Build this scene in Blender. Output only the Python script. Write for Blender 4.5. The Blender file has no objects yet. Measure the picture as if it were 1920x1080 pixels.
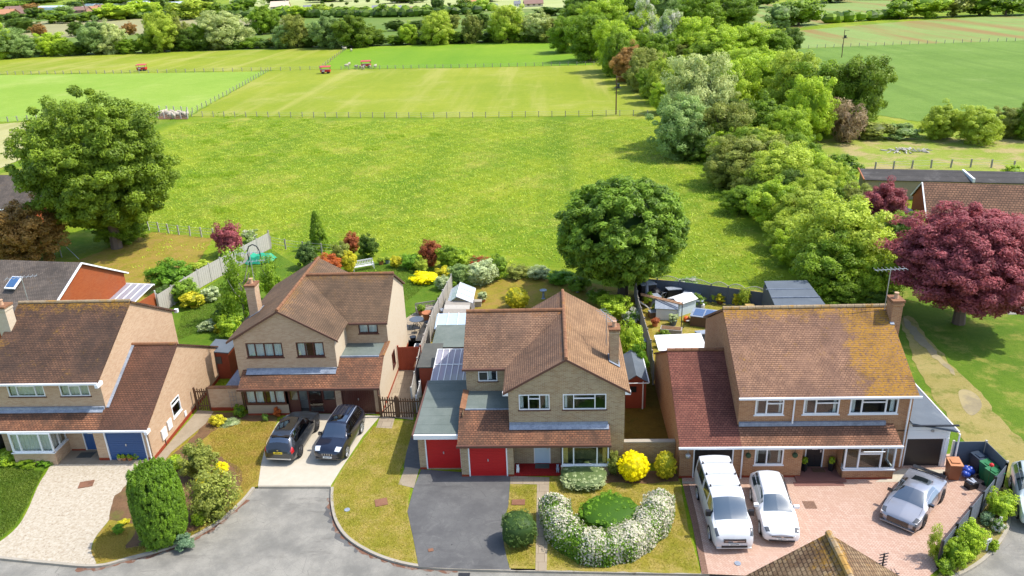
import bpy, math, random
import numpy as np
from mathutils import Vector, Matrix
sc=bpy.context.scene
# ---------------------------------------------------------------- camera
CX,CY=960.,540.
_v1=np.array([140,3610.]);_v2=np.array([65,-598.])
FP=math.sqrt(-(_v1@_v2))
_D=np.array([_v1[0],_v1[1],FP]);_D/=np.linalg.norm(_D)
AY=np.array([_v2[0],_v2[1],FP]);AY-=_D*(AY@_D);AY/=np.linalg.norm(AY)
AZ=-_D;AX=np.cross(AY,AZ)
CAMH=26.0
cd=bpy.data.cameras.new('camera');cam=bpy.data.objects.new('camera',cd);sc.collection.objects.link(cam)
cd.sensor_width=36;cd.lens=FP/1920*36;cd.clip_start=.5;cd.clip_end=9000
_M=Matrix(((AX[0],-AX[1],-AX[2],0),(AY[0],-AY[1],-AY[2],0),(AZ[0],-AZ[1],-AZ[2],CAMH),(0,0,0,1)))
cam.matrix_world=_M;sc.camera=cam
# ---------------------------------------------------------------- light
SUN=Vector((.66,.07,1.0)).normalized()
w=bpy.data.worlds.new('World');sc.world=w;w.use_nodes=True
nt=w.node_tree;nt.nodes.clear()
sk=nt.nodes.new('ShaderNodeTexSky');sk.sky_type='NISHITA';sk.sun_disc=False
sk.sun_elevation=math.asin(SUN.z);sk.sun_rotation=math.atan2(SUN.x,SUN.y);sk.air_density=1.0;sk.dust_density=1.5;sk.ozone_density=1.0
bg=nt.nodes.new('ShaderNodeBackground');bg.inputs[1].default_value=.15
ow=nt.nodes.new('ShaderNodeOutputWorld');nt.links.new(sk.outputs[0],bg.inputs[0]);nt.links.new(bg.outputs[0],ow.inputs[0])
sl=bpy.data.lights.new('sun','SUN');so=bpy.data.objects.new('sun',sl);sc.collection.objects.link(so)
sl.energy=2.55;sl.angle=math.radians(.55);sl.color=(1,.95,.87)
so.rotation_euler=SUN.to_track_quat('Z','Y').to_euler();so.location=(0,0,60)
sc.view_settings.view_transform='Standard';sc.view_settings.look='None';sc.view_settings.gamma=1
sc.view_settings.exposure=1.1
sc.cycles.max_bounces=6;sc.cycles.diffuse_bounces=3;sc.cycles.glossy_bounces=3;sc.cycles.transmission_bounces=4;sc.cycles.transparent_max_bounces=12
sc.cycles.caustics_reflective=False;sc.cycles.caustics_refractive=False
# ---------------------------------------------------------------- positions: where a sight line meets a real plane
def _ray(px,py):
    d=np.array([px-CX,py-CY,FP]);return np.array([d@AX,d@AY,d@AZ])
def P(px,py,z=0.):
    r=_ray(px,py);t=(z-CAMH)/r[2];return (r[0]*t,r[1]*t,z)
def PY(px,py,y):
    r=_ray(px,py);t=y/r[1];return (r[0]*t,y,CAMH+r[2]*t)
def dist(p): return math.sqrt(p[0]**2+p[1]**2+(CAMH-p[2])**2)
def scale_at(p):   # pixels (1920 wide) per metre
    q=np.array([p[0],p[1],p[2]-CAMH]);return FP/(q[0]*AX[2]+q[1]*AY[2]+q[2]*AZ[2])
# ---------------------------------------------------------------- node helpers
class NB:
    def __init__(s,name):
        s.m=bpy.data.materials.new(name);s.m.use_nodes=True;s.t=s.m.node_tree;s.t.nodes.clear()
        s.out=s.n('OutputMaterial')
    def n(s,ty,**k):
        nd=s.t.nodes.new('ShaderNode'+ty)
        for a,b in k.items():
            if a[0]=='_': s.setin(nd,a[1:],b)
            else: setattr(nd,a,b)
        return nd
    def setin(s,nd,key,v):
        i=nd.inputs[int(key)] if key.isdigit() else nd.inputs[key.replace('_',' ')]
        if isinstance(v,bpy.types.NodeSocket): s.t.links.new(v,i)
        else:
            if isinstance(v,tuple) and len(v)==3 and i.type=='RGBA': v=(*v,1)
            i.default_value=v
    def math(s,op,a,b=0.,c=None,clamp=False):
        nd=s.n('Math',operation=op,use_clamp=clamp);s.setin(nd,'0',a);s.setin(nd,'1',b)
        if c is not None: s.setin(nd,'2',c)
        return nd.outputs[0]
    def mix(s,f,a,b,bt='MIX'):
        nd=s.n('Mix',data_type='RGBA',blend_type=bt)
        s.setin(nd,'0',f);s.setin(nd,'6',a);s.setin(nd,'7',b);return nd.outputs[2]
    def noise(s,vec,scale,detail=4,rough=.6,dist=0.):
        nd=s.n('TexNoise');s.setin(nd,'Vector',vec);nd.inputs['Scale'].default_value=scale;nd.inputs['Detail'].default_value=detail
        nd.inputs['Roughness'].default_value=rough;nd.inputs['Distortion'].default_value=dist;return nd.outputs[0]
    def ramp(s,f,a,b): # smooth range
        nd=s.n('MapRange',interpolation_type='SMOOTHSTEP');s.setin(nd,'0',f);s.setin(nd,'1',a);s.setin(nd,'2',b);return nd.outputs[0]
    def pos(s): return s.n('NewGeometry').outputs['Position']
    def uv(s): return s.n('UVMap').outputs[0]
    def obj(s): return s.n('TexCoord').outputs['Object']
    def mapv(s,vec,sc=(1,1,1),rot=(0,0,0),loc=(0,0,0)):
        nd=s.n('Mapping');s.setin(nd,'0',vec);nd.inputs[1].default_value=loc;nd.inputs[2].default_value=rot;nd.inputs[3].default_value=sc;return nd.outputs[0]
    def xyz(s,vec):
        nd=s.n('SeparateXYZ');s.setin(nd,'0',vec);return nd.outputs
    def fin(s,col,rough=.85,bump=None,bs=.3,bd=.02,metal=0.,spec=.3,coat=0.,alpha=None):
        p=s.n('BsdfPrincipled');s.setin(p,'Base Color',col);s.setin(p,'Roughness',rough);s.setin(p,'Metallic',metal)
        p.inputs['Specular IOR Level'].default_value=spec;p.inputs['Coat Weight'].default_value=coat;p.inputs['Coat Roughness'].default_value=.05
        if bump is not None:
            b=s.n('Bump');s.setin(b,'Height',bump);b.inputs['Strength'].default_value=bs;b.inputs['Distance'].default_value=bd;s.t.links.new(b.outputs[0],p.inputs['Normal'])
        s.t.links.new(p.outputs[0],s.out.inputs[0]);return s.m
def h(c): # srgb 0-255 -> linear
    return tuple(((v/255+.055)/1.055)**2.4 if v>10 else v/255/12.92 for v in c)
def dim(c,k): return tuple(v*k for v in c)
MC={}
def paint(name,c,rough=.5,metal=0.,coat=0.,var=.12,spec=.4,scale=3.):
    if name in MC: return MC[name]
    b=NB(name);n=b.noise(b.obj(),scale,5);col=b.mix(n,dim(c,1-var),dim(c,1+var))
    MC[name]=b.fin(col,rough,metal=metal,coat=coat,spec=spec);return MC[name]
def grass(name,ca,cb,cc=None,patch=.25,fine=2.5,dry=.5,dirv=None,dirc=None,bs=.6,thr=(.5,.7),clump=None):
    b=NB(name);p=b.pos()
    n1=b.noise(p,patch,6,.65);n2=b.noise(p,fine,6,.75);n3=b.noise(p,fine*5,3,.8)
    f=b.math('ADD',b.math('MULTIPLY',b.ramp(n1,.3,.7),.55),b.math('MULTIPLY',b.ramp(n2,.25,.75),.45))
    col=b.mix(f,ca,cb)
    if cc:
        n4=b.noise(b.mapv(p,loc=(31,7,0)),patch*1.7,7,.72)
        d=b.math('MULTIPLY',b.ramp(n4,*thr),dry)
        col=b.mix(d,col,cc)
    if dirv: # mowing / drilling direction streaks: (rotation, across-scale)
        m=b.mapv(p,rot=(0,0,dirv[0]),sc=(dirv[1],dirv[1]*.06,1))
        n5=b.noise(m,1.,4,.6);col=b.mix(b.math('MULTIPLY',b.ramp(n5,.45,.7),dirv[2]),col,dirc)
    if clump:
        n6=b.noise(b.mapv(p,loc=(5,9,0)),clump[0],3,.6);col=b.mix(b.math('MULTIPLY',b.ramp(n6,clump[1],clump[1]+.08),.8),col,clump[2])
    col=b.mix(b.math('MULTIPLY',b.ramp(n3,.35,.75),.35),col,dim(ca,.62))
    return b.fin(col,.9,b.math('ADD',n2,n3),bs,.12,spec=.15)
def brick(name,c1,c2,mort,stain=(.2,.16,.12),sa=.35):
    b=NB(name);u=b.uv();t=b.n('TexBrick');b.setin(t,'Vector',u)
    t.inputs['Color1'].default_value=(*c1,1);t.inputs['Color2'].default_value=(*c2,1);t.inputs['Mortar'].default_value=(*mort,1)
    t.inputs['Scale'].default_value=1.;t.inputs['Brick Width'].default_value=.225;t.inputs['Row Height'].default_value=.075;t.inputs['Mortar Size'].default_value=.008
    t.inputs['Mortar Smooth'].default_value=.3;t.inputs['Bias'].default_value=-.1
    p=b.pos();n=b.noise(p,.7,6,.65);n2=b.noise(p,9,3)
    col=b.mix(b.math('MULTIPLY',b.ramp(n,.45,.75),sa),t.outputs[0],stain,'MIX')
    col=b.mix(b.math('MULTIPLY',b.ramp(n2,.3,.7),.3),col,dim(c1,.8))
    return b.fin(col,.9,t.outputs[1],-.35,.01,spec=.2)
def tiles(name,ca,cb,moss,lich=None,gauge=.13,wid=.19,zl=None,extra=None,mossa=.7,la=.8,ms=.35,rough=.85,streak=True):
    b=NB(name);u=b.uv();t=b.n('TexBrick');b.setin(t,'Vector',u)
    t.inputs['Color1'].default_value=(*ca,1);t.inputs['Color2'].default_value=(*cb,1);t.inputs['Mortar'].default_value=(*dim(moss,.45),1)
    t.inputs['Scale'].default_value=1.;t.inputs['Brick Width'].default_value=wid;t.inputs['Row Height'].default_value=gauge;t.inputs['Mortar Size'].default_value=gauge*.14
    t.inputs['Mortar Smooth'].default_value=.5
    p=b.pos();n=b.noise(p,ms,7,.7,.4);n2=b.noise(p,5,5,.7)
    col=t.outputs[0]
    if streak:
        ns=b.noise(b.mapv(u,sc=(1.3,.22,1)),1.,5,.65)
        col=b.mix(b.math('MULTIPLY',b.ramp(ns,.42,.72),mossa*.8),col,moss)
    col=b.mix(b.math('MULTIPLY',b.ramp(b.math('ADD',b.math('MULTIPLY',n,.75),b.math('MULTIPLY',n2,.25)),.38,.62),mossa),col,moss)
    col=b.mix(b.math('MULTIPLY',b.ramp(b.noise(p,11,3,.8),.55,.8),.4),col,dim(cb,1.5))
    if lich:
        nl=b.noise(b.mapv(p,loc=(3,8,1)),1.6,6,.75)
        z=b.xyz(p)
        g=b.ramp(z[2],zl[0],zl[1])
        if extra: # (axis, a, b) extra gradient of growth
            g=b.math('MAXIMUM',g,b.math('MULTIPLY',b.ramp(b.math('ADD',z[0],b.math('MULTIPLY',b.noise(p,.6,4),1.6)),extra[0],extra[1]),extra[2]))
        nf=b.noise(p,9,4,.8);col=b.mix(b.math('MULTIPLY',b.ramp(b.math('ADD',b.math('ADD',b.math('MULTIPLY',nl,.7),b.math('MULTIPLY',nf,.3)),b.math('MULTIPLY',g,.235)),.55,.72),b.math('MULTIPLY',b.ramp(b.noise(b.mapv(u,sc=(1,1.4,1)),7.,2,.5),.3,.6),la)),col,b.mix(nf,dim(lich,.62),dim(lich,1.15)))
    v=b.xyz(u)[1];saw=b.math('FRACT',b.math('DIVIDE',v,gauge))
    nv=b.noise(b.mapv(p,loc=(9,2,4)),.55,8,.75)
    if not lich or streak: col=b.mix(b.math('MULTIPLY',b.ramp(nv,.5,.66),.5),col,b.mix(.5,col,dim(cb,1.3)))
    col=b.mix(b.math('MULTIPLY',b.ramp(nv,.5,.36),.85),col,b.mix(.5,col,dim(moss,.5)))
    col=b.mix(b.math('MULTIPLY',b.ramp(saw,.35,.0),.55),col,dim(moss,.3))
    return b.fin(col,rough,b.math('SUBTRACT',b.math('MULTIPLY',n2,.4),saw),.5,.02,spec=.25)
def speck(name,ca,cb,cc=None,s1=1.,s2=14.,rough=.9,cr=None,crs=.35,bs=.3,thr=(.55,.7)):
    b=NB(name);p=b.pos();n1=b.noise(p,s1,6,.65);n2=b.noise(p,s2,3,.8)
    f=b.math('ADD',b.math('MULTIPLY',b.ramp(n1,.3,.7),.6),b.math('MULTIPLY',b.ramp(n2,.3,.7),.4));col=b.mix(f,ca,cb)
    if cc: col=b.mix(b.math('MULTIPLY',b.ramp(b.noise(b.mapv(p,loc=(4,4,4)),crs,6,.7),*thr),.7),col,cc)
    return b.fin(col,rough,n2,bs,.02,spec=.25)
def blocks(name,ca,cb,mort,w_,h_,rot=0.,stain=None,ms=.012):
    b=NB(name);p=b.pos();t=b.n('TexBrick');b.setin(t,'Vector',b.mapv(p,rot=(0,0,rot)))
    t.inputs['Color1'].default_value=(*ca,1);t.inputs['Color2'].default_value=(*cb,1);t.inputs['Mortar'].default_value=(*mort,1)
    t.inputs['Scale'].default_value=1.;t.inputs['Brick Width'].default_value=w_;t.inputs['Row Height'].default_value=h_;t.inputs['Mortar Size'].default_value=ms
    n=b.noise(p,.6,6,.7);n2=b.noise(p,9,4,.7)
    col=b.mix(b.math('MULTIPLY',b.ramp(n,.4,.75),.5),t.outputs[0],stain or dim(ca,.6));col=b.mix(b.math('MULTIPLY',n2,.35),col,dim(cb,1.2))
    return b.fin(col,.88,t.outputs[1],-.3,.01)
def leafmat(name,ca,cb,cc=None,tl=.3):
    b=NB(name);a=b.n('Attribute',attribute_name='tint').outputs['Fac'];o=b.n('ObjectInfo').outputs['Random']
    f=b.math('ADD',b.math('MULTIPLY',a,.8),b.math('MULTIPLY',o,.2))
    col=b.mix(f,ca,cb)
    if cc: col=b.mix(b.ramp(b.n('Attribute',attribute_name='flower').outputs['Fac'],.45,.55),col,cc)
    p=b.n('BsdfPrincipled');b.setin(p,'Base Color',col);p.inputs['Roughness'].default_value=.55;p.inputs['Specular IOR Level'].default_value=.3
    t=b.n('BsdfTranslucent');b.setin(t,'Color',b.mix(.5,col,dim(cb,1.15)));m=b.n('MixShader');m.inputs[0].default_value=tl
    b.t.links.new(p.outputs[0],m.inputs[1]);b.t.links.new(t.outputs[0],m.inputs[2]);b.t.links.new(m.outputs[0],b.out.inputs[0]);return b.m
def glassmat(name,tint=(.55,.62,.62),refl=.18,rough=.03):
    b=NB(name);t=b.n('BsdfTransparent');t.inputs[0].default_value=(*tint,1);g=b.n('BsdfGlossy');g.inputs['Roughness'].default_value=rough
    g.inputs['Color'].default_value=(.9,.95,1,1)
    l=b.n('LayerWeight');l.inputs[0].default_value=.5;f=b.math('ADD',b.math('MULTIPLY',b.math('POWER',l.outputs['Facing'],3.5),.8),refl*.6,clamp=True)
    m=b.n('MixShader');b.setin(m,'0',f);b.t.links.new(t.outputs[0],m.inputs[1]);b.t.links.new(g.outputs[0],m.inputs[2]);b.t.links.new(m.outputs[0],b.out.inputs[0]);return b.m
# ---------------------------------------------------------------- mesh builder
COL=sc.collection
def link(o): COL.objects.link(o);return o
def tag(o,label=None,cat=None,group=None,kind=None):
    if label: o['label']=label
    if cat: o['category']=cat
    if group: o['group']=group
    if kind: o['kind']=kind
    return o
def empty(name,loc=(0,0,0),rz=0.,label=None,cat=None,group=None):
    o=link(bpy.data.objects.new(name,None));o.location=loc;o.rotation_euler=(0,0,rz);o.empty_display_size=.3
    return tag(o,label,cat,group)
class Fr: # wall frame: origin, direction along wall; normal to the right of it
    def __init__(s,p0,p1):
        s.p=Vector((p0[0],p0[1],0));d=Vector((p1[0]-p0[0],p1[1]-p0[1],0));s.L=d.length;s.t=d.normalized();s.n=Vector((s.t.y,-s.t.x,0))
    def at(s,u,z,d=0.): 
        q=s.p+s.t*u+s.n*d;return (q.x,q.y,z)
def worldloc(o):
    v=Vector((0,0,0))
    while o: v=v+Vector(o.location);o=o.parent
    return v
class MB:
    def __init__(s): s.v=[];s.f=[]
    def add(s,vs,fs):
        k=len(s.v);s.v+= [tuple(v) for v in vs];s.f+=[tuple(i+k for i in f) for f in fs];return s
    def poly(s,pts): return s.add(pts,[tuple(range(len(pts)))])
    def box(s,x0,y0,z0,x1,y1,z1):
        return s.add([(x0,y0,z0),(x1,y0,z0),(x1,y1,z0),(x0,y1,z0),(x0,y0,z1),(x1,y0,z1),(x1,y1,z1),(x0,y1,z1)],
          [(0,3,2,1),(4,5,6,7),(0,1,5,4),(1,2,6,5),(2,3,7,6),(3,0,4,7)])
    def obox(s,c,sz,rz=0.,tilt=None):
        R=Matrix.Rotation(rz,3,'Z')
        if tilt: R=R@Matrix.Rotation(tilt[0],3,tilt[1])
        vs=[]
        for dz in (-.5,.5):
            for dx,dy in ((-.5,-.5),(.5,-.5),(.5,.5),(-.5,.5)):
                vs.append(Vector(c)+R@Vector((dx*sz[0],dy*sz[1],dz*sz[2])))
        return s.add(vs,[(0,3,2,1),(4,5,6,7),(0,1,5,4),(1,2,6,5),(2,3,7,6),(3,0,4,7)])
    def fbox(s,F,u0,u1,z0,z1,d0,d1):
        return s.add([F.at(u0,z0,d1),F.at(u1,z0,d1),F.at(u1,z0,d0),F.at(u0,z0,d0),F.at(u0,z1,d1),F.at(u1,z1,d1),F.at(u1,z1,d0),F.at(u0,z1,d0)],
          [(0,3,2,1),(4,5,6,7),(0,1,5,4),(1,2,6,5),(2,3,7,6),(3,0,4,7)])
    def prism(s,pts,z0,z1):
        n=len(pts);a=sum(pts[i][0]*pts[(i+1)%n][1]-pts[(i+1)%n][0]*pts[i][1] for i in range(n))
        if a<0: pts=pts[::-1]
        vs=[(p[0],p[1],z0) for p in pts]+[(p[0],p[1],z1) for p in pts]
        return s.add(vs,[tuple(range(n-1,-1,-1)),tuple(range(n,2*n))]+[(i,(i+1)%n,n+(i+1)%n,n+i) for i in range(n)])
    def slab(s,pts,th=.12,up=True):
        n=len(pts);V=[Vector(p) for p in pts];N=Vector((0,0,0))
        for i in range(n): N+=V[i].cross(V[(i+1)%n])
        N.normalize()
        if up and N.z<0: V=V[::-1];N=-N
        vs=V+[v-N*th for v in V]
        return s.add(vs,[tuple(range(n)),tuple(range(2*n-1,n-1,-1))]+[(i,n+i,n+(i+1)%n,(i+1)%n) for i in range(n)])
    def tube(s,a,b,r,r2=None,n=8,cap=True):
        a=Vector(a);b=Vector(b);r2=r if r2 is None else r2;d=(b-a).normalized();x=d.orthogonal().normalized();y=d.cross(x)
        vs=[];
        for q,rr in ((a,r),(b,r2)):
            for i in range(n):
                t=2*math.pi*i/n;vs.append(q+x*rr*math.cos(t)+y*rr*math.sin(t))
        fs=[(i,(i+1)%n,n+(i+1)%n,n+i) for i in range(n)]
        if cap: fs+=[tuple(range(n-1,-1,-1)),tuple(range(n,2*n))]
        return s.add(vs,fs)
    def path(s,pts,r,n=6):
        for i in range(len(pts)-1):
            rr=r[i] if isinstance(r,(list,tuple)) else r;r2=r[i+1] if isinstance(r,(list,tuple)) else r
            s.tube(pts[i],pts[i+1],rr,r2,n)
        return s
    def lathe(s,c,prof,n=16):
        vs=[];m=len(prof)
        for r,z in prof:
            for i in range(n):
                t=2*math.pi*i/n;vs.append((c[0]+r*math.cos(t),c[1]+r*math.sin(t),c[2]+z))
        fs=[(j*n+i,j*n+(i+1)%n,(j+1)*n+(i+1)%n,(j+1)*n+i) for j in range(m-1) for i in range(n)]
        fs+=[tuple(range(n-1,-1,-1)),tuple((m-1)*n+i for i in range(n))]
        return s.add(vs,fs)
    def ell(s,c,r,n=10,m=6,rz=0.):
        prof=[(math.sin(math.pi*j/m),-math.cos(math.pi*j/m)) for j in range(m+1)]
        vs=[];ca,sa=math.cos(rz),math.sin(rz)
        for q,z in prof:
            for i in range(n):
                t=2*math.pi*i/n;x=r[0]*q*math.cos(t);y=r[1]*q*math.sin(t);vs.append((c[0]+x*ca-y*sa,c[1]+x*sa+y*ca,c[2]+r[2]*z))
        return s.add(vs,[(j*n+i,j*n+(i+1)%n,(j+1)*n+(i+1)%n,(j+1)*n+i) for j in range(m) for i in range(n)])
    def build(s,name,mat,parent=None,smooth=False,loc=None,uvs=True):
        off=worldloc(parent) if parent else (Vector(loc) if loc is not None else Vector((0,0,0)))
        me=bpy.data.meshes.new(name)
        me.from_pydata([(v[0]-off.x,v[1]-off.y,v[2]-off.z) for v in s.v],[],s.f);me.validate();me.update()
        if uvs:
            ul=me.uv_layers.new(name='UVMap');co=np.zeros(len(me.vertices)*3,'f');me.vertices.foreach_get('co',co);co=co.reshape(-1,3)+np.array(off,'f')
            uv=np.zeros((len(me.loops),2),'f')
            for p in me.polygons:
                N=Vector(p.normal)
                t=Vector((1,0,0)) if abs(N.z)>.97 else Vector((-N.y,N.x,0)).normalized()
                if abs(N.z)<=.97 and (t.x<-.5 or (abs(t.x)<=.5 and t.y<0)): t=-t
                v=t.cross(N);v=-v if (v.z<0 or (abs(N.z)>.97 and v.y<0)) else v
                for li in p.loop_indices:
                    c=co[me.loops[li].vertex_index];uv[li]=(c[0]*t.x+c[1]*t.y+c[2]*t.z,c[0]*v.x+c[1]*v.y+c[2]*v.z)
            ul.data.foreach_set('uv',uv.ravel())
        if smooth: me.polygons.foreach_set('use_smooth',[True]*len(me.polygons))
        me.materials.append(mat)
        o=link(bpy.data.objects.new(name,me))
        if parent: o.parent=parent
        elif loc is not None: o.location=loc
        return o
def _parts(s,name,mat,parent=None,**k):
    # one object for each piece that stands apart
    par=list(range(len(s.v)))
    def fd(i):
        while par[i]!=i: par[i]=par[par[i]];i=par[i]
        return i
    for f in s.f:
        for i in f[1:]: par[fd(i)]=fd(f[0])
    gr={}
    for f in s.f: gr.setdefault(fd(f[0]),[]).append(f)
    out=[]
    for fs in gr.values():
        m=MB();ix={}
        for f in fs:
            for i in f:
                if i not in ix: ix[i]=len(m.v);m.v.append(s.v[i])
            m.f.append(tuple(ix[i] for i in f))
        out.append(m.build(name,mat,parent,**k))
    return out[0]
MB.parts=_parts
def sheet(name,pts,z,mat,label=None,px=True,kind='structure',th=None):
    q=[P(a,b,0)[:2] for a,b in pts] if px else pts
    wob=dict(soil_bed=.16,track=.35,bare_patch=.25,garden=.3,side_garden=.1,lawn=.05,front_garden=.05,field=.5,open_grass=.3).get(name,0)
    if wob:   # ragged natural edge
        rn=random.Random(len(pts)*7+int(abs(z)*1e4));out=[];n=len(q)
        for i in range(n):
            p0,p1=q[i],q[(i+1)%n];L0=math.hypot(p1[0]-p0[0],p1[1]-p0[1]);k=max(1,min(60,int(L0/max(.35,wob*1.6))));d=((p1[0]-p0[0])/max(L0,1e-6),(p1[1]-p0[1])/max(L0,1e-6))
            out.append(p0)
            for j in range(1,k): u=j/k;w=rn.uniform(-wob,wob)*.6;out.append((p0[0]+(p1[0]-p0[0])*u-d[1]*w,p0[1]+(p1[1]-p0[1])*u+d[0]*w))
        q=out
    m=MB()
    if th: m.prism(q,z-th,z)
    else:
        n=len(q);a=sum(q[i][0]*q[(i+1)%n][1]-q[(i+1)%n][0]*q[i][1] for i in range(n))
        if a<0: q=q[::-1]
        m.poly([(x,y,z) for x,y in q])
    o=m.build(name,mat,uvs=False);tag(o,label,kind=kind);return o
def smoothline(pts,n=6,closed=False):
    out=[];N=len(pts);P_=[Vector((*p,0)[:3]) for p in pts]
    rng=range(N if closed else N-1)
    for i in rng:
        a=P_[(i-1)%N] if (closed or i>0) else P_[i];b=P_[i];c=P_[(i+1)%N];d=P_[(i+2)%N] if (closed or i+2<N) else P_[(i+1)%N]
        for k in range(n):
            t=k/n;q=.5*((2*b)+(c-a)*t+(2*a-5*b+4*c-d)*t*t+(3*b-a-3*c+d)*t**3);out.append((q.x,q.y))
    if not closed: out.append((P_[-1].x,P_[-1].y))
    return out
# ================================================================ MATERIALS
T=lambda r,g,b:dim(h((r,g,b)),.56)
def Tc(*c): return T(*c)
M={}
M['meadow']=grass('meadow',T(108,156,16),T(196,206,52),T(226,212,104),patch=.07,fine=1.1,dry=.65,thr=(.48,.68),dirv=(1.28,.11,.7),dirc=T(96,142,12),clump=None,bs=1.)
M['mown']=grass('mown_field',T(148,172,34),T(190,196,62),T(216,208,120),patch=.03,fine=.6,dry=.55,dirv=(-.22,.16,.6),dirc=T(214,206,112))
M['pale']=grass('pale_green_field',T(150,190,56),T(186,212,90),T(210,220,124),patch=.02,fine=.5,dry=.5,dirv=(.9,.05,.6),dirc=T(184,214,92))
M['bright']=grass('bright_green_field',T(126,174,32),T(166,198,50),T(194,206,82),patch=.012,fine=.5,dry=.45,dirv=(1.4,.03,.6),dirc=T(88,156,16))
M['straw']=grass('straw_field',T(206,202,128),T(226,218,160),T(170,180,80),patch=.05,fine=.6,dry=.4,dirv=(1.25,.3,.6),dirc=T(182,178,100))
M['pasture']=grass('far_pasture',T(112,146,56),T(148,170,76),T(184,178,120),patch=.008,fine=.15,dry=.5)
M['tan']=grass('tan_field',T(178,172,120),T(200,194,140),T(150,160,84),patch=.01,fine=.15,dry=.5)
M['farfield']=grass('far_yellow_field',T(196,206,120),T(222,226,160),T(146,178,76),patch=.006,fine=.1,dry=.5)
M['crop']=grass('crop',T(112,150,48),T(150,182,80),T(186,204,120),patch=.03,fine=.7,dry=.35,dirv=(1.5,.25,.45),dirc=T(108,142,50),thr=(.55,.75))
M['crop2']=grass('striped_crop',T(142,176,88),T(176,196,108),T(190,160,98),patch=.02,fine=.3,dry=.5,dirv=(1.55,.08,.9),dirc=T(182,136,84))
M['rough']=grass('rough_dry_grass',T(150,178,50),T(196,204,92),T(222,196,140),patch=.12,fine=1.2,dry=.9,thr=(.45,.62),bs=.9)
M['lawn']=grass('lush_lawn',T(92,136,26),T(134,164,46),T(176,180,76),patch=.4,fine=4,dry=.4)
M['lawn2']=grass('patchy_lawn',T(152,158,38),T(206,186,80),T(224,196,116),patch=.55,fine=4,dry=.85,thr=(.42,.62))
M['dry']=grass('dry_lawn',T(158,154,40),T(204,182,76),T(206,166,92),patch=.5,fine=4,dry=.8,thr=(.42,.62))
M['green']=grass('green_open_grass',T(92,134,26),T(138,166,48),T(194,184,92),patch=.22,fine=2.4,dry=.7,thr=(.5,.66))
M['path']=grass('worn_dry_path',T(180,168,88),T(212,192,126),T(126,144,50),patch=.4,fine=3,dry=.7,thr=(.5,.64))
M['moss']=grass('mossy_ground',T(120,98,40),T(160,132,52),T(96,104,30),patch=.8,fine=5,dry=.6)
M['soil']=speck('soil',T(112,86,60),T(158,120,86),T(122,128,50),s1=1.4,s2=16,bs=.8)
M['asphalt']=speck('old_asphalt',T(172,168,158),T(204,199,186),T(132,128,120),s1=.6,s2=22,crs=.28)
M['tarmac']=speck('dark_tarmac',T(118,117,116),T(134,133,131),T(156,154,150),s1=.9,s2=24,crs=.5)
def roadmat(name,ca,cb,cc,dk):
    b=NB(name);p=b.pos();n1=b.noise(p,.5,7,.7);n2=b.noise(p,26,3,.8);n3=b.noise(b.mapv(p,loc=(8,3,0)),1.3,6,.75,.6);n4=b.noise(b.mapv(p,loc=(2,9,0),rot=(0,0,.4),sc=(.25,1.2,1)),.9,5,.7)
    col=b.mix(b.ramp(n1,.32,.68),ca,cb);col=b.mix(b.math('MULTIPLY',b.ramp(n3,.52,.72),.6),col,cc);col=b.mix(b.math('MULTIPLY',b.ramp(n4,.56,.66),.45),col,dk);col=b.mix(b.math('MULTIPLY',b.ramp(n2,.4,.75),.35),col,dim(ca,.6))
    col=b.mix(b.math('MULTIPLY',b.ramp(b.noise(p,2.2,4,.6),.71,.75),.8),col,dim(dk,.5))
    v=b.n('TexVoronoi',feature='DISTANCE_TO_EDGE');b.setin(v,'Vector',b.mapv(p,sc=(.28,.28,.28)));v.inputs['Randomness'].default_value=1
    col=b.mix(b.math('MULTIPLY',b.ramp(v.outputs['Distance'],.012,.0),b.math('MULTIPLY',b.ramp(n1,.45,.6),.5)),col,dim(dk,.55))
    return b.fin(col,.88,n2,.3,.02,spec=.25)
M['asphalt']=roadmat('old_asphalt',T(150,147,138),T(190,185,172),T(172,166,152),T(124,120,112))
M['tarmac']=roadmat('dark_tarmac',T(112,111,110),T(134,133,130),T(152,150,145),T(92,91,90))
M['gravel']=speck('pale_gravel',T(200,182,152),T(244,232,210),T(154,130,102),s1=6,s2=9,crs=7,bs=.8,thr=(.56,.66))
M['cream_drive']=speck('cream_resin',T(228,216,192),T(240,230,208),None,s1=2,s2=30)
M['concrete']=speck('concrete',T(176,160,134),T(200,184,158),T(146,128,104),s1=1.2,s2=12)
M['slab']=blocks('paving_slabs',T(186,168,142),T(206,188,160),T(130,112,90),.6,.6)
M['block']=blocks('block_paving',T(220,178,154),T(240,208,186),T(184,138,116),.21,.105,math.radians(45),stain=T(206,166,138))
M['bare']=speck('bare_tarmac_patch',T(164,150,118),T(182,168,130),T(206,188,132),s1=1.2,s2=10,thr=(.48,.6))
M['band']=blocks('paving_border',T(150,116,96),T(170,132,110),T(110,86,70),.2,.1)
M['kerb']=speck('kerb_stone',T(196,186,166),T(212,202,184),T(150,138,116),s1=2,s2=18,crs=1.5)
M['redtile']=blocks('red_quarry_tile',T(186,28,28),T(206,40,34),T(140,24,22),.15,.15)
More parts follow.
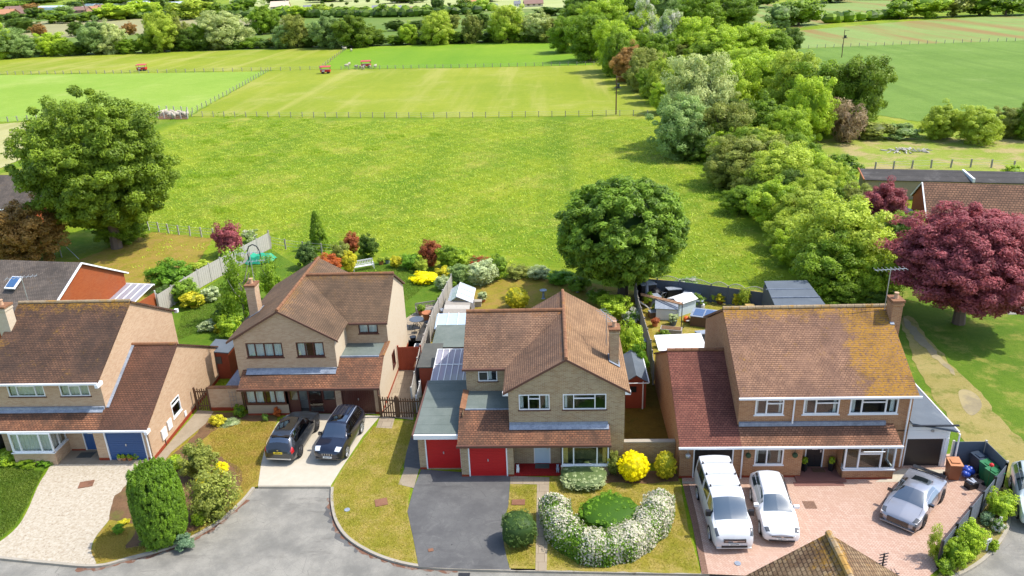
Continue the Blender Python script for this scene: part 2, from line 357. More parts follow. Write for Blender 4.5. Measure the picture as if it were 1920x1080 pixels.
# brick: fronts and gables share one brick, save the cream house's lighter side walls
M['brickA']=brick('buff_brick',T(248,210,170),T(226,180,138),T(244,222,194),stain=T(206,166,128),sa=.3)
M['brickC']=brick('brown_buff_brick',T(222,194,150),T(186,150,110),T(240,226,200),stain=T(214,160,100),sa=.3)
M['brickB']=brick('cream_brick',T(255,236,204),T(250,224,190),T(255,240,214),stain=T(240,212,174),sa=.2)
M['brickD']=brick('orange_brown_brick',T(222,164,116),T(186,128,90),T(228,202,168),stain=T(204,146,98),sa=.35)
M['plinth']=brick('red_plinth_brick',T(196,84,50),T(176,70,44),T(160,90,66),sa=.2)
M['redbrick']=brick('red_brick',T(206,106,58),T(190,90,48),T(200,130,88),sa=.15)
M['render']=speck('stippled_render',T(200,180,150),T(216,196,168),None,s1=1,s2=20)
# roofs
LI=T(214,158,44)
M['tileA']=tiles('brown_roof_tile',T(118,88,70),T(150,110,84),T(84,68,58),LI,zl=(7.1,8.0),extra=(-31.5,-34.5,.9),mossa=.75)
M['tileAl']=tiles('terracotta_roof_tile',T(162,108,80),T(200,138,100),T(108,82,66),None,mossa=.8,ms=.8)
M['tileG']=tiles('brown_garage_roof_tile',T(124,86,66),T(146,100,78),T(96,72,60),None,mossa=.6)
M['tileB']=tiles('weathered_roof_tile',T(146,116,92),T(170,134,102),T(112,92,72),T(196,142,60),zl=(6.5,7.3),mossa=.8,la=.5)
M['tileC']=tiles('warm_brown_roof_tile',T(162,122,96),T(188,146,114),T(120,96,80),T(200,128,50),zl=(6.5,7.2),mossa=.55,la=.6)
M['tileCr']=tiles('painted_sunlit_roof_tile',T(190,148,110),T(210,168,124),T(146,112,82),T(200,140,70),zl=(6.5,7.2),mossa=.6,la=.5)  # lighter copy of the centre roof tile, sunlight painted into its colour
M['tileD']=tiles('lichened_roof_tile',T(178,134,104),T(206,158,124),T(130,98,82),LI,zl=(6.8,7.8),extra=(16.3,17.8,1.0),mossa=.7,la=.95)
M['tileDg']=tiles('red_roof_tile',T(150,90,76),T(178,114,94),T(118,74,64),None,mossa=.5)
M['tileDl']=tiles('mottled_terracotta_tile',T(176,122,92),T(206,150,116),T(126,92,74),None,mossa=.7,ms=.9)
M['tile0']=tiles('grey_brown_roof_tile',T(132,118,106),T(156,140,126),T(100,92,84),LI,zl=(6.1,6.7),mossa=.6,la=.6)
M['pantile']=tiles('pantile',T(142,104,80),T(170,126,96),T(110,84,66),None,gauge=.3,wid=.3,mossa=.4,streak=False)
M['bigtile']=tiles('lichened_plain_tile',T(150,116,84),T(200,170,130),T(104,76,54),LI,gauge=.16,wid=.2,zl=(6.4,7.4),mossa=.5,la=.9,ms=.8)
M['ridge']=speck('ridge_tile',T(150,104,76),T(184,134,98),T(206,150,70),s1=2,s2=8,crs=1.2)
M['ridgeL']=speck('lichened_ridge_tile',T(176,148,112),T(208,186,152),LI,s1=2,s2=8,crs=.9,thr=(.5,.62))
M['lead']=speck('lead_flashing',T(150,160,176),T(196,206,220),T(120,126,138),s1=3,s2=12,rough=.5)
M['felt']=speck('green_grey_felt',T(120,132,124),T(146,156,148),T(104,116,110),s1=.9,s2=14)
M['feltdark']=speck('dark_felt',T(96,98,94),T(122,122,114),None,s1=1,s2=14)
M['feltgrey']=speck('grey_felt',T(112,122,132),T(128,138,148),T(150,158,164),s1=.8,s2=16)
M['corrug']=tiles('corrugated_sheet',T(138,134,128),T(156,150,144),T(112,106,100),None,gauge=1.6,wid=.18,streak=False,mossa=.4)
M['white']=paint('white_paint',(.78,.78,.77),.45,var=.04)
M['offwhite']=paint('weathered_white',(.62,.62,.6),.6,var=.12)
M['brownpaint']=paint('dark_brown_paint',(.085,.025,.018),.4,var=.1)
M['brownrim']=paint('brown_eave_board',(.13,.06,.04),.5)
M['blue']=paint('blue_paint',(.03,.085,.22),.45,var=.08)
M['red']=paint('red_paint',(.50,.018,.018),.38,var=.06)
M['black']=paint('black_paint',(.015,.015,.017),.4)
M['blackbrown']=paint('dark_roller_door',(.035,.028,.025),.4)
M['paleblue']=paint('pale_blue_door',(.55,.66,.72),.45,var=.04)
M['cedar']=paint('red_stained_timber',(.30,.055,.025),.6,var=.2)
M['graytimber']=paint('weathered_timber',(.30,.27,.23),.85,var=.25,scale=6)
M['browntimber']=paint('brown_timber',(.12,.065,.035),.8,var=.25,scale=6)
M['oldtimber']=paint('pale_old_timber',(.42,.39,.34),.85,var=.2,scale=6)
M['slatefence']=paint('blue_grey_fence_paint',(.085,.105,.135),.7,var=.15)
M['greyfence']=paint('dark_grey_fence',(.085,.10,.12),.7,var=.15)
M['steel']=paint('galvanised_steel',(.45,.46,.47),.4,metal=.6)
M['darksteel']=paint('dark_iron',(.03,.03,.032),.5)
M['terracotta']=paint('terracotta',(.42,.15,.06),.8)
M['chimpot']=paint('clay_pot',(.50,.30,.18),.8)
M['curtain']=paint('curtain',(.86,.88,.86),.9,var=.1,scale=12)
M['shutter']=paint('shutter',(.66,.64,.60),.7)
M['yellowcurt']=paint('yellow_curtain',(.62,.45,.12),.9)
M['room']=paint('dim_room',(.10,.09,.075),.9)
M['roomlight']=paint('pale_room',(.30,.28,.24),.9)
M['glass']=glassmat('window_glass',(.90,.93,.92),.09)
def _poly():
    b=NB('polycarbonate');t=b.n('BsdfTransparent');d_=b.n('BsdfTranslucent');g=b.n('BsdfPrincipled');d_.inputs[0].default_value=(.55,.54,.62,1);g.inputs['Base Color'].default_value=(.50,.49,.56,1);g.inputs['Roughness'].default_value=.25
    m1=b.n('MixShader');m1.inputs[0].default_value=.35;m2=b.n('MixShader');m2.inputs[0].default_value=.72
    b.t.links.new(g.outputs[0],m1.inputs[1]);b.t.links.new(d_.outputs[0],m1.inputs[2]);b.t.links.new(t.outputs[0],m2.inputs[1]);b.t.links.new(m1.outputs[0],m2.inputs[2]);b.t.links.new(m2.outputs[0],b.out.inputs[0]);return b.m
M['poly']=_poly()
M['rubber']=paint('rubber',(.018,.018,.018),.8)
M['alloy']=paint('alloy',(.55,.56,.57),.3,metal=.7)
M['darkalloy']=paint('dark_alloy',(.06,.06,.065),.3,metal=.5)
# ================================================================ GROUND
Z=lambda k:.004*k
kl=smoothline([(0,1047),(90,1056),(178,1062),(240,1048),(330,1022),(400,985),(450,945),(477,914)],5)
kd=[(484,913),(620,913)]
km=smoothline([(621,914),(621,945),(629,978),(650,1008),(690,1034),(740,1053),(800,1064),(880,1068),(957,1070)],5)
kr=[(1010,1071),(1330,1077)]
kw=smoothline([(1775,1088),(1815,1070),(1850,1046),(1880,1012),(1893,983),(1895,950),(1893,930)],5)
front=[P(*q)[:2] for q in [(-40,1043)]+kl+kd+km+kr+[(1500,1082),(1700,1088)]+kw+[(1905,915),(1940,908)]]
big=[(-900,26)]+[(-60,29.3)]+front+[(60,44),(900,60),(3500,900),(3500,5000),(-3500,5000),(-3500,600)]
sheet('ground',big,0,M['meadow'],px=False)
m=MB();m.box(-400,3,-.2,400,60,-.09);o=m.build('road',M['asphalt'],uvs=False);tag(o,'pale grey asphalt road of the close along the bottom',kind='structure')
m=MB();m.box(-4000,-900,-.6,4000,6000,-.45);tag(m.build('terrain',M['green'],uvs=False),kind='structure')
def kerb(pts,name='kerb',wd=.13,h0=-.09,h1=.03,px=True):
    q=[Vector((*P(a,b)[:2],0)) for a,b in pts] if px else [Vector((*a,0)) for a in pts]
    m=MB();L=[];R=[]
    for i,p in enumerate(q):
        d=(q[min(i+1,len(q)-1)]-q[max(i-1,0)]).normalized();n=Vector((-d.y,d.x,0));L.append(p+n*wd);R.append(p-n*.02)
    for i in range(len(q)-1):
        a,b,c,d=R[i],R[i+1],L[i+1],L[i]
        m.add([(a.x,a.y,h0),(b.x,b.y,h0),(c.x,c.y,h0),(d.x,d.y,h0),(a.x,a.y,h1),(b.x,b.y,h1),(c.x,c.y,h1),(d.x,d.y,h1)],[(0,3,2,1),(4,5,6,7),(0,1,5,4),(1,2,6,5),(2,3,7,6),(3,0,4,7)])
    return tag(m.build(name,M['kerb']),kind='structure')
kerb([(-40,1043)]+kl);kerb(kd,h1=.012);kerb(km);kerb([(957,1070)]+kr,h1=.02);kerb(kw)
S=sheet
def litter(pts,w0,w1,mat,name='leaf_litter',sd=1,z=-.084,sg=-1):
    q=[Vector((*P(a,b)[:2],0)) for a,b in pts];rn=random.Random(sd);m=MB();pr=None
    for i in range(len(q)-1):
        d=(q[i+1]-q[i]);n=Vector((-d.y,d.x,0)).normalized()*sg;k=max(1,int(d.length/.12))
        for j in range(k):
            p=q[i]+d*j/k;tt=i*3.1+j*.37;o=p+n*(w0+(w1-w0)*(.5+.28*math.sin(tt*.9+sd)+.22*math.sin(tt*2.3))+rn.uniform(-.015,.015))
            if pr: m.poly([(pr[0].x,pr[0].y,z),(pr[1].x,pr[1].y,z),(o.x,o.y,z),(p.x,p.y,z)])
            pr=(p,o)
    return tag(m.build(name,mat,uvs=False),kind='structure')
M['litter']=speck('reddish_leaf_litter',T(134,96,76),T(160,118,96),T(170,162,150),s1=4,s2=14,thr=(.5,.6),crs=2.5,bs=.8)
litter(kl[8:-3],.03,.30,M['litter']);litter(km[3:-6],.03,.26,M['litter'],sd=2);litter(km[5:20],.1,.5,M['tarmac'],sd=3,z=-.087)
# fields, far to near
S('field',[(-700,160),(-400,50),(0,20),(1000,-8),(1100,-10),(1100,76),(900,82),(640,92),(0,110),(-600,150)],Z(3),M['pasture'],'far green pasture behind the tree line')
S('field',[(-300,80),(40,42),(120,38),(300,35),(560,37),(560,44),(300,62),(60,74),(-300,100)],Z(5),M['tan'],'tan field left beyond the tree line')
S('field',[(430,-6),(900,-16),(1250,-26),(1250,6),(900,20),(760,28),(600,24),(430,10)],Z(6),M['farfield'],'pale yellow far field')
S('field',[(-400,262),(0,229),(355,217),(503,134),(250,138),(0,141),(-400,160)],Z(8),M['pale'],'left pale green paddock')
S('field',[(-400,158),(0,139),(250,136),(503,132),(600,130),(648,90),(300,98),(0,110),(-400,125)],Z(9),M['mown'],'far left yellowish paddock')
S('field',[(601,130),(652,89),(850,82),(1040,76),(1075,95),(1112,122),(850,127)],Z(10),M['bright'],'smooth bright green paddock at the back')
S('field',[(358,218),(505,134),(600,131),(850,128),(1128,122),(1180,160),(1240,216),(800,221)],Z(11),M['mown'],'mown yellow green paddock')
S('field',[(-100,262),(0,233),(44,229),(60,260),(40,298),(0,316),(-100,345)],Z(12),M['straw'],'straw coloured cut strip at the left edge')
S('field',[(1370,110),(1500,92),(1700,82),(2200,60),(2200,215),(1720,228),(1640,215),(1560,180),(1400,140)],Z(9),M['crop'],'blue green cereal crop field')
S('field',[(1495,58),(1700,40),(1920,27),(2300,8),(2300,58),(1920,76),(1700,83),(1500,91)],Z(10),M['crop2'],'green and brown striped crop field')
S('field',[(1380,12),(1650,-6),(1800,-14),(1700,20),(1640,34),(1500,52),(1400,50)],Z(8),M['crop2'],'distant brown and green field')
S('field',[(1520,262),(1700,256),(1920,262),(2200,270),(2200,350),(1920,330),(1600,322),(1540,300)],Z(11),M['rough'],'rough dry grass clearing')
# plots
S('lawn',[(-60,1030),(0,1013),(33,985),(52,950),(68,915),(85,880),(100,866),(60,858),(-60,870)],Z(4),M['lawn'],'green front lawn at the left edge')
S('driveway',smoothline([(-40,1043),(0,1047),(90,1056),(176,1061),(171,1035),(178,1010),(205,975),(225,945),(250,915),(285,872),(200,868),(108,868),(85,890),(70,915),(53,955),(33,988),(0,1016),(-40,1035)],4,True),Z(6),M['gravel'],'pale gravel driveway')
S('front_garden',[(177,1061),(171,1035),(178,1010),(205,975),(225,945),(250,915),(290,866),(372,775),(520,790),(492,865),(484,912),(477,914)]+kl[::-1][1:-10],Z(5),M['dry'],'island garden bed with dry grass')
S('soil_bed',[(215,930),(250,900),(330,865),(365,835),(400,850),(450,880),(455,900),(440,935),(400,972),(340,1008),(270,1030),(230,1030),(262,985),(205,975)],Z(7),M['soil'])
S('soil_bed',[(385,772),(520,778),(520,792),(430,788),(395,812),(330,865),(320,858),(370,812)],Z(8),M['soil'])
S('path',[(285,872),(290,864),(371,770),(401,772),(386,795),(322,848),(305,870)],Z(9),M['concrete'],'concrete side path')
S('driveway',[(484,912),(620,912),(640,880),(680,820),(713,781),(636,777),(540,777),(520,795),(500,830),(490,870)],Z(10),M['cream_drive'],'cream driveway under the two dark cars')
S('lawn',[(621,915),(650,868),(700,800),(735,800),(738,788),(779,790),(760,862),(750,880),(750,905),(770,915),(764,960),(775,1010),(785,1063),(740,1053),(690,1034),(650,1008),(629,978),(621,945)],Z(6),M['lawn2'],'patchy lawn with the kerbed curve')
S('paving',[(705,803),(713,781),(741,782),(735,804)],Z(8),M['slab']);S('paving',[(760,876),(786,880),(776,916),(747,909)],Z(8),M['concrete'])
S('path',[(779,790),(795,790),(790,880),(757,878),(762,850)],Z(7),M['tarmac'])
S('driveway',smoothline([(790,881),(957,893),(957,894),(953,950),(942,985),(945,1025),(956,1069),(880,1068),(786,1064),(785,1063),(775,1010),(764,960),(776,915)],1,True),Z(10),M['tarmac'],'dark tarmac driveway before the red garage doors')
S('lawn',[(957,900),(1010,900),(1006,1070),(956,1069),(945,1028),(943,985),(953,950)],Z(5),M['lawn2'],'narrow lawn strip beside the path')
S('path',[(957,893),(1030,896),(1025,1071),(1004,1071),(1007,909),(957,908)],Z(8),M['slab'],'slab path to the front door')
S('lawn',[(1027,896),(1140,880),(1275,900),(1290,990),(1315,1076),(1024,1070)],Z(6),M['lawn2'],'front lawn around the crescent hedge')
S('soil_bed',[(1048,868),(1145,872),(1272,890),(1272,903),(1210,908),(1150,905),(1050,905)],Z(9),M['soil'])
S('driveway',[(1279,905),(1298,985),(1316,1077),(1500,1085),(1735,1088),(1765,1062),(1830,965),(1882,890),(1850,850),(1800,850),(1700,860),(1400,880),(1279,892)],Z(10),M['block'],'herringbone block paved driveway')
S('paving_border',[(1279,905),(1298,985),(1316,1077),(1328,1077),(1310,985),(1292,908)],Z(11),M['band']);S('paving_border',[(1279,904),(1330,904),(1330,908),(1279,908)],Z(12),M['kerb'])
S('paving',[(1640,905),(1760,905),(1772,882),(1690,880)],Z(12),M['cream_drive'])
S('soil_bed',[(1752,1085),(1765,1064),(1832,962),(1880,892),(1893,930),(1895,950),(1893,983),(1880,1012),(1850,1046),(1815,1070),(1775,1088)],Z(7),M['path'],'dry bed inside the curved kerb')
S('open_grass',[(1560,640),(1600,545),(1920,455),(2200,455),(2200,900),(1940,908),(1900,915),(1880,870),(1800,850),(1700,860)],Z(3),M['green'],'open grass by the purple tree')
S('track',smoothline([(1690,600),(1712,596),(1745,640),(1790,690),(1845,745),(1890,800),(1960,860),(1960,905),(1898,915),(1880,870),(1840,830),(1810,830),(1760,760),(1725,700),(1705,650)],3,True),Z(6),M['path'],'worn dry track across the grass')
S('bare_patch',smoothline([(1797,735),(1815,732),(1835,745),(1840,765),(1822,780),(1805,765)],4,True),Z(8),M['bare']);S('bare_patch',smoothline([(1692,590),(1720,620),(1752,655),(1790,700),(1782,700),(1740,660),(1705,625)],2,True),Z(9),M['bare'])
S('garden',[(60,520),(285,435),(400,447),(372,490),(300,545),(240,590),(120,600)],Z(4),M['dry'],'long dry back garden at the left')
S('lawn',[(330,700),(300,590),(372,548),(430,510),(505,465),(560,500),(480,590),(430,660)],Z(5),M['lawn'],'back lawn beside the old timber fence')
S('lawn',[(500,560),(560,510),(640,500),(700,492),(800,498),(852,520),(840,560),(790,640),(720,660)],Z(6),M['lawn'],'lush striped back lawn with the bench')
S('patio',[(757,600),(800,572),(842,572),(790,650),(757,655)],Z(8),M['slab']);S('path',[(713,781),(767,640),(800,640),(800,660),(775,740),(775,788)],Z(8),M['slab'])
S('lawn',[(780,690),(830,590),(880,540),(940,522),(1060,522),(1200,548),(1235,640),(1235,720),(1000,720)],Z(5),M['dry'],'dry back lawn with the round bush')
S('lawn',[(1200,520),(1445,548),(1440,700),(1240,700)],Z(6),M['lawn2'],'cluttered back garden lawn')
S('side_garden',[(1150,680),(1232,680),(1270,828),(1165,825)],Z(7),M['moss'])
S('driveway',[(1840,470),(1930,440),(2000,470),(2000,590),(1890,590)],Z(6),M['asphalt'])
# ================================================================ BUILDING HELPERS
def wall(m,F,z0,z1,u0=None,u1=None,holes=(),th=.12):
    u0=0 if u0 is None else u0;u1=F.L if u1 is None else u1
    us=sorted({u0,u1}|{a for h_ in holes for a in h_[:2]});zs=sorted({z0,z1}|{a for h_ in holes for a in h_[2:4]})
    for i in range(len(us)-1):
        for j in range(len(zs)-1):
            cu=(us[i]+us[i+1])/2;cz=(zs[j]+zs[j+1])/2
            if any(h_[0]<cu<h_[1] and h_[2]<cz<h_[3] for h_ in holes): continue
            m.poly([F.at(us[i],zs[j]),F.at(us[i+1],zs[j]),F.at(us[i+1],zs[j+1]),F.at(us[i],zs[j+1])])
    for a,b,c,d in [h_[:4] for h_ in holes]:
        for q in (((a,c),(a,d)),((a,d),(b,d)),((b,d),(b,c)),((b,c),(a,c))):
            (ua,za),(ub,zb)=q;m.poly([F.at(ua,za),F.at(ub,zb),F.at(ub,zb,-th),F.at(ua,za,-th)])
def window(par,F,u0,u1,z0,z1,mull=(),trans=(),fm=None,curt=None,sill=None,d=-.07,fw=.055,name='window',cc=None,glass=None,room=True):
    fm=fm or M['white'];m=MB();a,b=d,d+.07
    m.fbox(F,u0,u1,z0,z0+fw,a,b);m.fbox(F,u0,u1,z1-fw,z1,a,b);m.fbox(F,u0,u0+fw,z0+fw,z1-fw,a,b);m.fbox(F,u1-fw,u1,z0+fw,z1-fw,a,b)
    xs=[u0+fw/2]+[u0+(u1-u0)*q for q in mull]+[u1-fw/2]
    for x in xs[1:-1]: m.fbox(F,x-fw/2,x+fw/2,z0+fw,z1-fw,a,b+.004)
    for k,q in trans:
        z=z0+(z1-z0)*q;m.fbox(F,xs[k]+fw/2,xs[k+1]-fw/2,z-fw/2,z+fw/2,a,b-.004)
    w=m.build(name,fm,par)
    g=MB();g.fbox(F,u0+.02,u1-.02,z0+.02,z1-.02,a+.02,a+.035);g.build('pane',glass or M['glass'],w)
    if sill is not None:
        s=MB();s.fbox(F,u0-.06,u1+.06,z0-.06,z0-.003,a,.05);s.build('sill',sill,w)
    if curt:
        for q0,q1 in curt:
            c=MB();x0=u0+(u1-u0)*q0;x1=u0+(u1-u0)*q1;n=max(3,int((x1-x0)/.12));
            for i in range(n):
                ua=x0+(x1-x0)*i/n;ub=x0+(x1-x0)*(i+1)/n;da=a-.1-(.05 if i%2 else 0);db=a-.1-(0 if i%2 else .05)
                c.poly([F.at(ua,z0+.03,da),F.at(ub,z0+.03,db),F.at(ub,z1-.03,db),F.at(ua,z1-.03,da)])
            c.build('curtain',cc or M['curtain'],w)
    return w
def pdoor(par,F,u0,u1,z0,z1,mat,fm=None,d=-.08,lites=None,knob=True,name='door'):
    fm=fm or M['white'];m=MB();f=.06
    m.fbox(F,u0,u0+f,z0,z1,d,d+.09);m.fbox(F,u1-f,u1,z0,z1,d,d+.09);m.fbox(F,u0+f,u1-f,z1-f,z1,d,d+.09)
    D=MB();D.fbox(F,u0+f,u1-f,z0,z1-f,d-.0,d+.04)
    w=(u1-u0-2*f)
    for r in (.08,.42):
        for c in (.1,.55): D.fbox(F,u0+f+w*c,u0+f+w*(c+.35),z0+(z1-z0)*r,z0+(z1-z0)*(r+.28),d+.04,d+.052)
    o=D.build(name,mat,par);m.build('door_frame',fm,o)
    g=MB()
    for k in (lites or ()): g.fbox(F,u0+f+w*k[0],u0+f+w*k[1],z0+(z1-z0)*k[2],z0+(z1-z0)*k[3],d+.04,d+.056)
    if lites: g.build('door_glass',M['room'],o)
    if knob:
        k=MB();k.fbox(F,u1-f-.14,u1-f-.08,z0+.95,z0+1.1,d+.04,d+.09);k.fbox(F,u0+f+w*.33,u0+f+w*.67,z0+1.12,z0+1.19,d+.041,d+.07);k.build('handle',M['alloy'],o)
    return o
def gdoor(par,F,u0,u1,z0,z1,mat,fm,ribs=18,d=-.1,horiz=True,name='garage_door',handle=True):
    m=MB();f=.07
    m.fbox(F,u0,u0+f,z0,z1,d,d+.1);m.fbox(F,u1-f,u1,z0,z1,d,d+.1);m.fbox(F,u0+f,u1-f,z1-.05,z1,d,d+.1)
    D=MB();n=ribs
    for i in range(n):
        if horiz:
            a=z0+.02+(z1-.07-z0)*i/n;b=z0+.02+(z1-.07-z0)*(i+.84)/n;D.fbox(F,u0+f,u1-f,a,b,d,d+.035)
        else:
            a=u0+f+(u1-u0-2*f)*i/n;b=u0+f+(u1-u0-2*f)*(i+.92)/n;D.fbox(F,a,b,z0+.02,z1-.05,d,d+.035)
    D.fbox(F,u0+f,u1-f,z0+.02,z1-.05,d-.02,d+.02)
    o=D.build(name,mat,par);m.build('door_frame',fm,o)
    if handle:
        k=MB();c=(u0+u1)/2;k.fbox(F,c-.03,c+.03,z0+.98,z0+1.12,d+.03,d+.08);k.build('handle',M['alloy'],o)
    return o
def ridge(m,a,b,r=.11,step=.45,lift=.02):
    a=Vector(a);b=Vector(b);L=(b-a).length;n=max(1,int(L/step));d=(b-a)/n
    for i in range(n):
        p=a+d*i;m.tube(p+Vector((0,0,lift-.03)),p+d*.97+Vector((0,0,lift-.03)),r*1.06,r,8)
def chimney(par,x,y,zb,zt,w=.55,l=.8,mat=None,pots=1,name='chimney'):
    m=MB();m.box(x-w/2,y-l/2,zb,x+w/2,y+l/2,zt-.12);m.box(x-w/2-.04,y-l/2-.04,zt-.32,x+w/2+.04,y+l/2+.04,zt-.2)
    c=m.build(name,mat,par);k=MB();k.box(x-w/2-.07,y-l/2-.07,zt-.12,x+w/2+.07,y+l/2+.07,zt);k.build('cap',M['ridge'],c)
    for i in range(pots):
        py=y+(i-(pots-1)/2)*.35;p=MB();p.lathe((x,py,zt),[(.13,0),(.12,.05),(.10,.25),(.13,.28),(.13,.33),(.09,.33)],12);p.build('pot',M['chimpot'],c)
    f=MB();f.box(x-w/2-.12,y-l/2-.15,zb+.0,x+w/2+.12,y-l/2-.003,zb+.35);return c
def aerial(par,x,y,z,hh=1.6,rz=.4,two=False):
    m=MB();m.tube((x,y,z),(x,y,z+hh),.025,n=6);c,s=math.cos(rz),math.sin(rz)
    for zz in ([z+hh-.1,z+hh-.7] if two else [z+hh-.1]):
        m.tube((x-c*.9,y-s*.9,zz),(x+c*.9,y+s*.9,zz),.018,n=5)
        for i in range(8):
            q=-.85+i*.24;m.tube((x+c*q-s*.3,y+s*q+c*.3,zz+.02),(x+c*q+s*.3,y+s*q-c*.3,zz+.02),.01,n=4)
    return m.build('aerial',M['steel'],par)
def gutterdown(par,x,y,z0,z1,mat,name='downpipe'):
    m=MB();m.tube((x,y,z0),(x,y,z1),.045,n=8);return m.build(name,mat,par)
# ================================================================ HOUSE WITH BLUE GARAGE (left)
def gable_wall(m,x,y0,y1,ym,z0,ze,zr,right=True,off=0):
    # wall in the plane x=const with a gable peak at ym
    pts=[(x,y0,z0),(x,y1,z0),(x,y1,ze),(x,ym,zr),(x,y0,ze)]
    m.poly(pts if right else pts[::-1])
def lean(m,pts,th=.1): m.slab(pts,th)
H1=empty('brick_house',(-29,38,0),label='buff brick house with blue front door and blue garage door, at the left',cat='house')
F1u=Fr((-33.3,39.0),(-26.4,39.0));F1g=Fr((-26.9,37.95),(-23.6,37.95));
m=MB()
wall(m,F1u,2.4,4.95,holes=[(1.25,3.45,3.80,4.72),(4.40,6.18,3.80,4.72)])
wall(m,Fr((-33.3,39.0),(-26.9,39.0)),0,2.5,holes=[(5.0,5.95,.08,2.12)])
wall(m,F1g,0.0,2.25,holes=[(.62,2.96,0.02,2.1)])
wall(m,Fr((-26.9,39.0),(-26.9,37.95)),0,2.25)
gable_wall(m,-26.4,39.0,48.6,43.8,0,4.95,7.72)
gable_wall(m,-33.3,39.0,48.6,43.8,0,4.95,7.72,False)
wall(m,Fr((-23.6,48.2),(-26.4,48.2)),0,2.3);wall(m,Fr((-26.4,48.6),(-33.3,48.6)),0,4.9)
# garage gable, bright in the sun, with a small window
Fs=Fr((-23.6,37.95),(-23.6,48.2));wall(m,Fs,0,2.3,holes=[(3.0,4.15,1.0,2.1)])
m.poly([(-23.6,37.95,2.3),(-23.6,48.2,2.3),(-23.6,43.1,5.03)])
m.build('wall',M['brickA'],H1)
m=MB();m.fbox(F1g,-.015,.62,0,.22,-.02,.015);m.fbox(F1g,2.96,3.3,0,.22,-.02,.015);m.fbox(Fs,0,10.2,-.02,.24,-.02,.02)
m.fbox(Fr((-29.2,39.0),(-26.9,39.0)),0,.86,0,.15,-.02,.02);m.parts('plinth',M['plinth'],H1)
# bay
m=MB();B0,B1,B2=(-31.75,37.55),(-29.25,37.55),(-28.95,39.0)
FB=Fr(B0,B1);FB2=Fr(B1,(-29.25,39.0));FB3=Fr((-31.75,39.0),B0)
wall(m,FB,0,.85);wall(m,FB2,0,.85);wall(m,FB3,0,.85);m.build('bay_wall',M['brickA'],H1)
by=window(H1,FB,0,2.5,.88,2.16,(.22,.72),(),sill=M['white'],d=-.1,fw=.08,curt=[(.03,.97)],cc=M['shutter'],name='bay_window')
window(H1,FB2,.06,1.42,.88,2.16,(.5,),(),sill=M['white'],d=-.1,fw=.07,curt=[(.1,.9)],cc=M['shutter'],name='bay_window')
window(H1,FB3,.0,1.4,.88,2.16,(.5,),(),sill=M['white'],d=-.1,fw=.07,name='bay_window')
window(H1,F1u,1.25,3.45,3.80,4.72,(.25,.75),((1,.72),),sill=M['brownpaint'],curt=[(.02,.98)],cc=M['shutter'])
window(H1,F1u,4.40,6.18,3.80,4.72,(.32,.68),((1,.72),),sill=M['brownpaint'],curt=[(.02,.98)],cc=M['shutter'])
window(H1,Fs,3.0,4.15,1.0,2.1,(),((0,.7),),sill=M['white'],d=-.05,fw=.08)
pdoor(H1,Fr((-33.3,39.0),(-26.9,39.0)),5.0,5.95,.08,2.12,M['blue'],lites=[(.3,.7,.62,.86)])
gdoor(H1,F1g,.62,2.96,.02,2.1,M['blue'],M['white'],16)
k1=.555;m=MB()
m.slab([(-33.45,38.6,4.88),(-26.28,38.6,4.88),(-26.28,43.8,7.8),(-33.45,43.8,7.8)]);m.slab([(-33.45,43.8,7.8),(-26.28,43.8,7.8),(-26.28,49.0,4.88),(-33.45,49.0,4.88)])
m.build('roof',M['tileA'],H1)
m=MB();m.slab([(-33.45,37.72,2.27),(-26.4,37.72,2.27),(-26.4,39.0,3.0),(-33.3,39.0,3.0)],.08);m.build('lean_to_roof',M['tileAl'],H1)
m=MB();m.slab([(-26.4,37.72,2.27),(-23.5,37.72,2.27),(-23.5,43.1,5.12),(-26.4,43.1,5.12)],.09);m.slab([(-26.4,43.1,5.12),(-23.5,43.1,5.12),(-23.5,48.45,2.3),(-26.4,48.45,2.3)],.09);m.build('garage_roof',M['tileG'],H1)
m=MB();ridge(m,(-33.45,43.8,7.82),(-26.28,43.8,7.82));m.build('ridge_tiles',M['ridgeL'],H1)
m=MB();ridge(m,(-26.4,43.1,5.14),(-23.5,43.1,5.14));m.build('ridge_tiles',M['ridge'],H1)
m=MB();m.box(-33.5,38.48,4.78,-26.25,38.585,4.89);m.box(-33.5,37.6,2.14,-23.48,37.70,2.25);m.box(-26.39,38.46,4.58,-26.2,39.02,4.8)
m.box(-23.6,37.56,2.0,-23.42,38.0,2.2);m.box(-26.4,48.9,4.7,-26.15,49.1,4.95);m.parts('gutter',M['white'],H1)
m=MB();m.box(-33.0,38.86,2.93,-26.45,38.985,3.12);m.slab([(-33.0,38.7,2.86),(-26.5,38.7,2.86),(-26.5,38.88,2.97),(-33.0,38.88,2.97)],.02)
m.slab([(-26.39,39.0,3.02),(-26.22,39.0,3.02),(-26.22,43.1,5.18),(-26.39,43.1,5.18)],.03)
m.build('flashing',M['lead'],H1)
gutterdown(H1,-23.68,37.84,0,2.1,M['white']);gutterdown(H1,-33.2,38.85,2.9,4.8,M['white'])
m=MB();m.fbox(Fs,1.25,1.85,.55,1.2,.02,.09);m.fbox(Fs,2.1,2.62,.7,1.32,.02,.08);m.parts('meter_box',M['white'],H1)
m=MB();m.fbox(Fs,4.3,4.55,.35,.7,.02,.06);m.build('vent_cover',M['white'],H1)
m=MB();m.fbox(Fs,1.5,1.54,.05,.55,.02,.05);m.build('pipe',M['darksteel'],H1)
m=MB();m.tube((-27.25,38.9,1.9),(-27.25,38.75,1.95),.05);m.box(-27.33,38.66,1.72,-27.17,38.82,1.95);m.build('wall_lamp',M['darksteel'],H1)
c=chimney(H1,-33.35,42.2,5.9,8.35,.7,.7,M['brickB'],1)
aerial(H1,-33.2,44.3,7.5,1.9,.3)
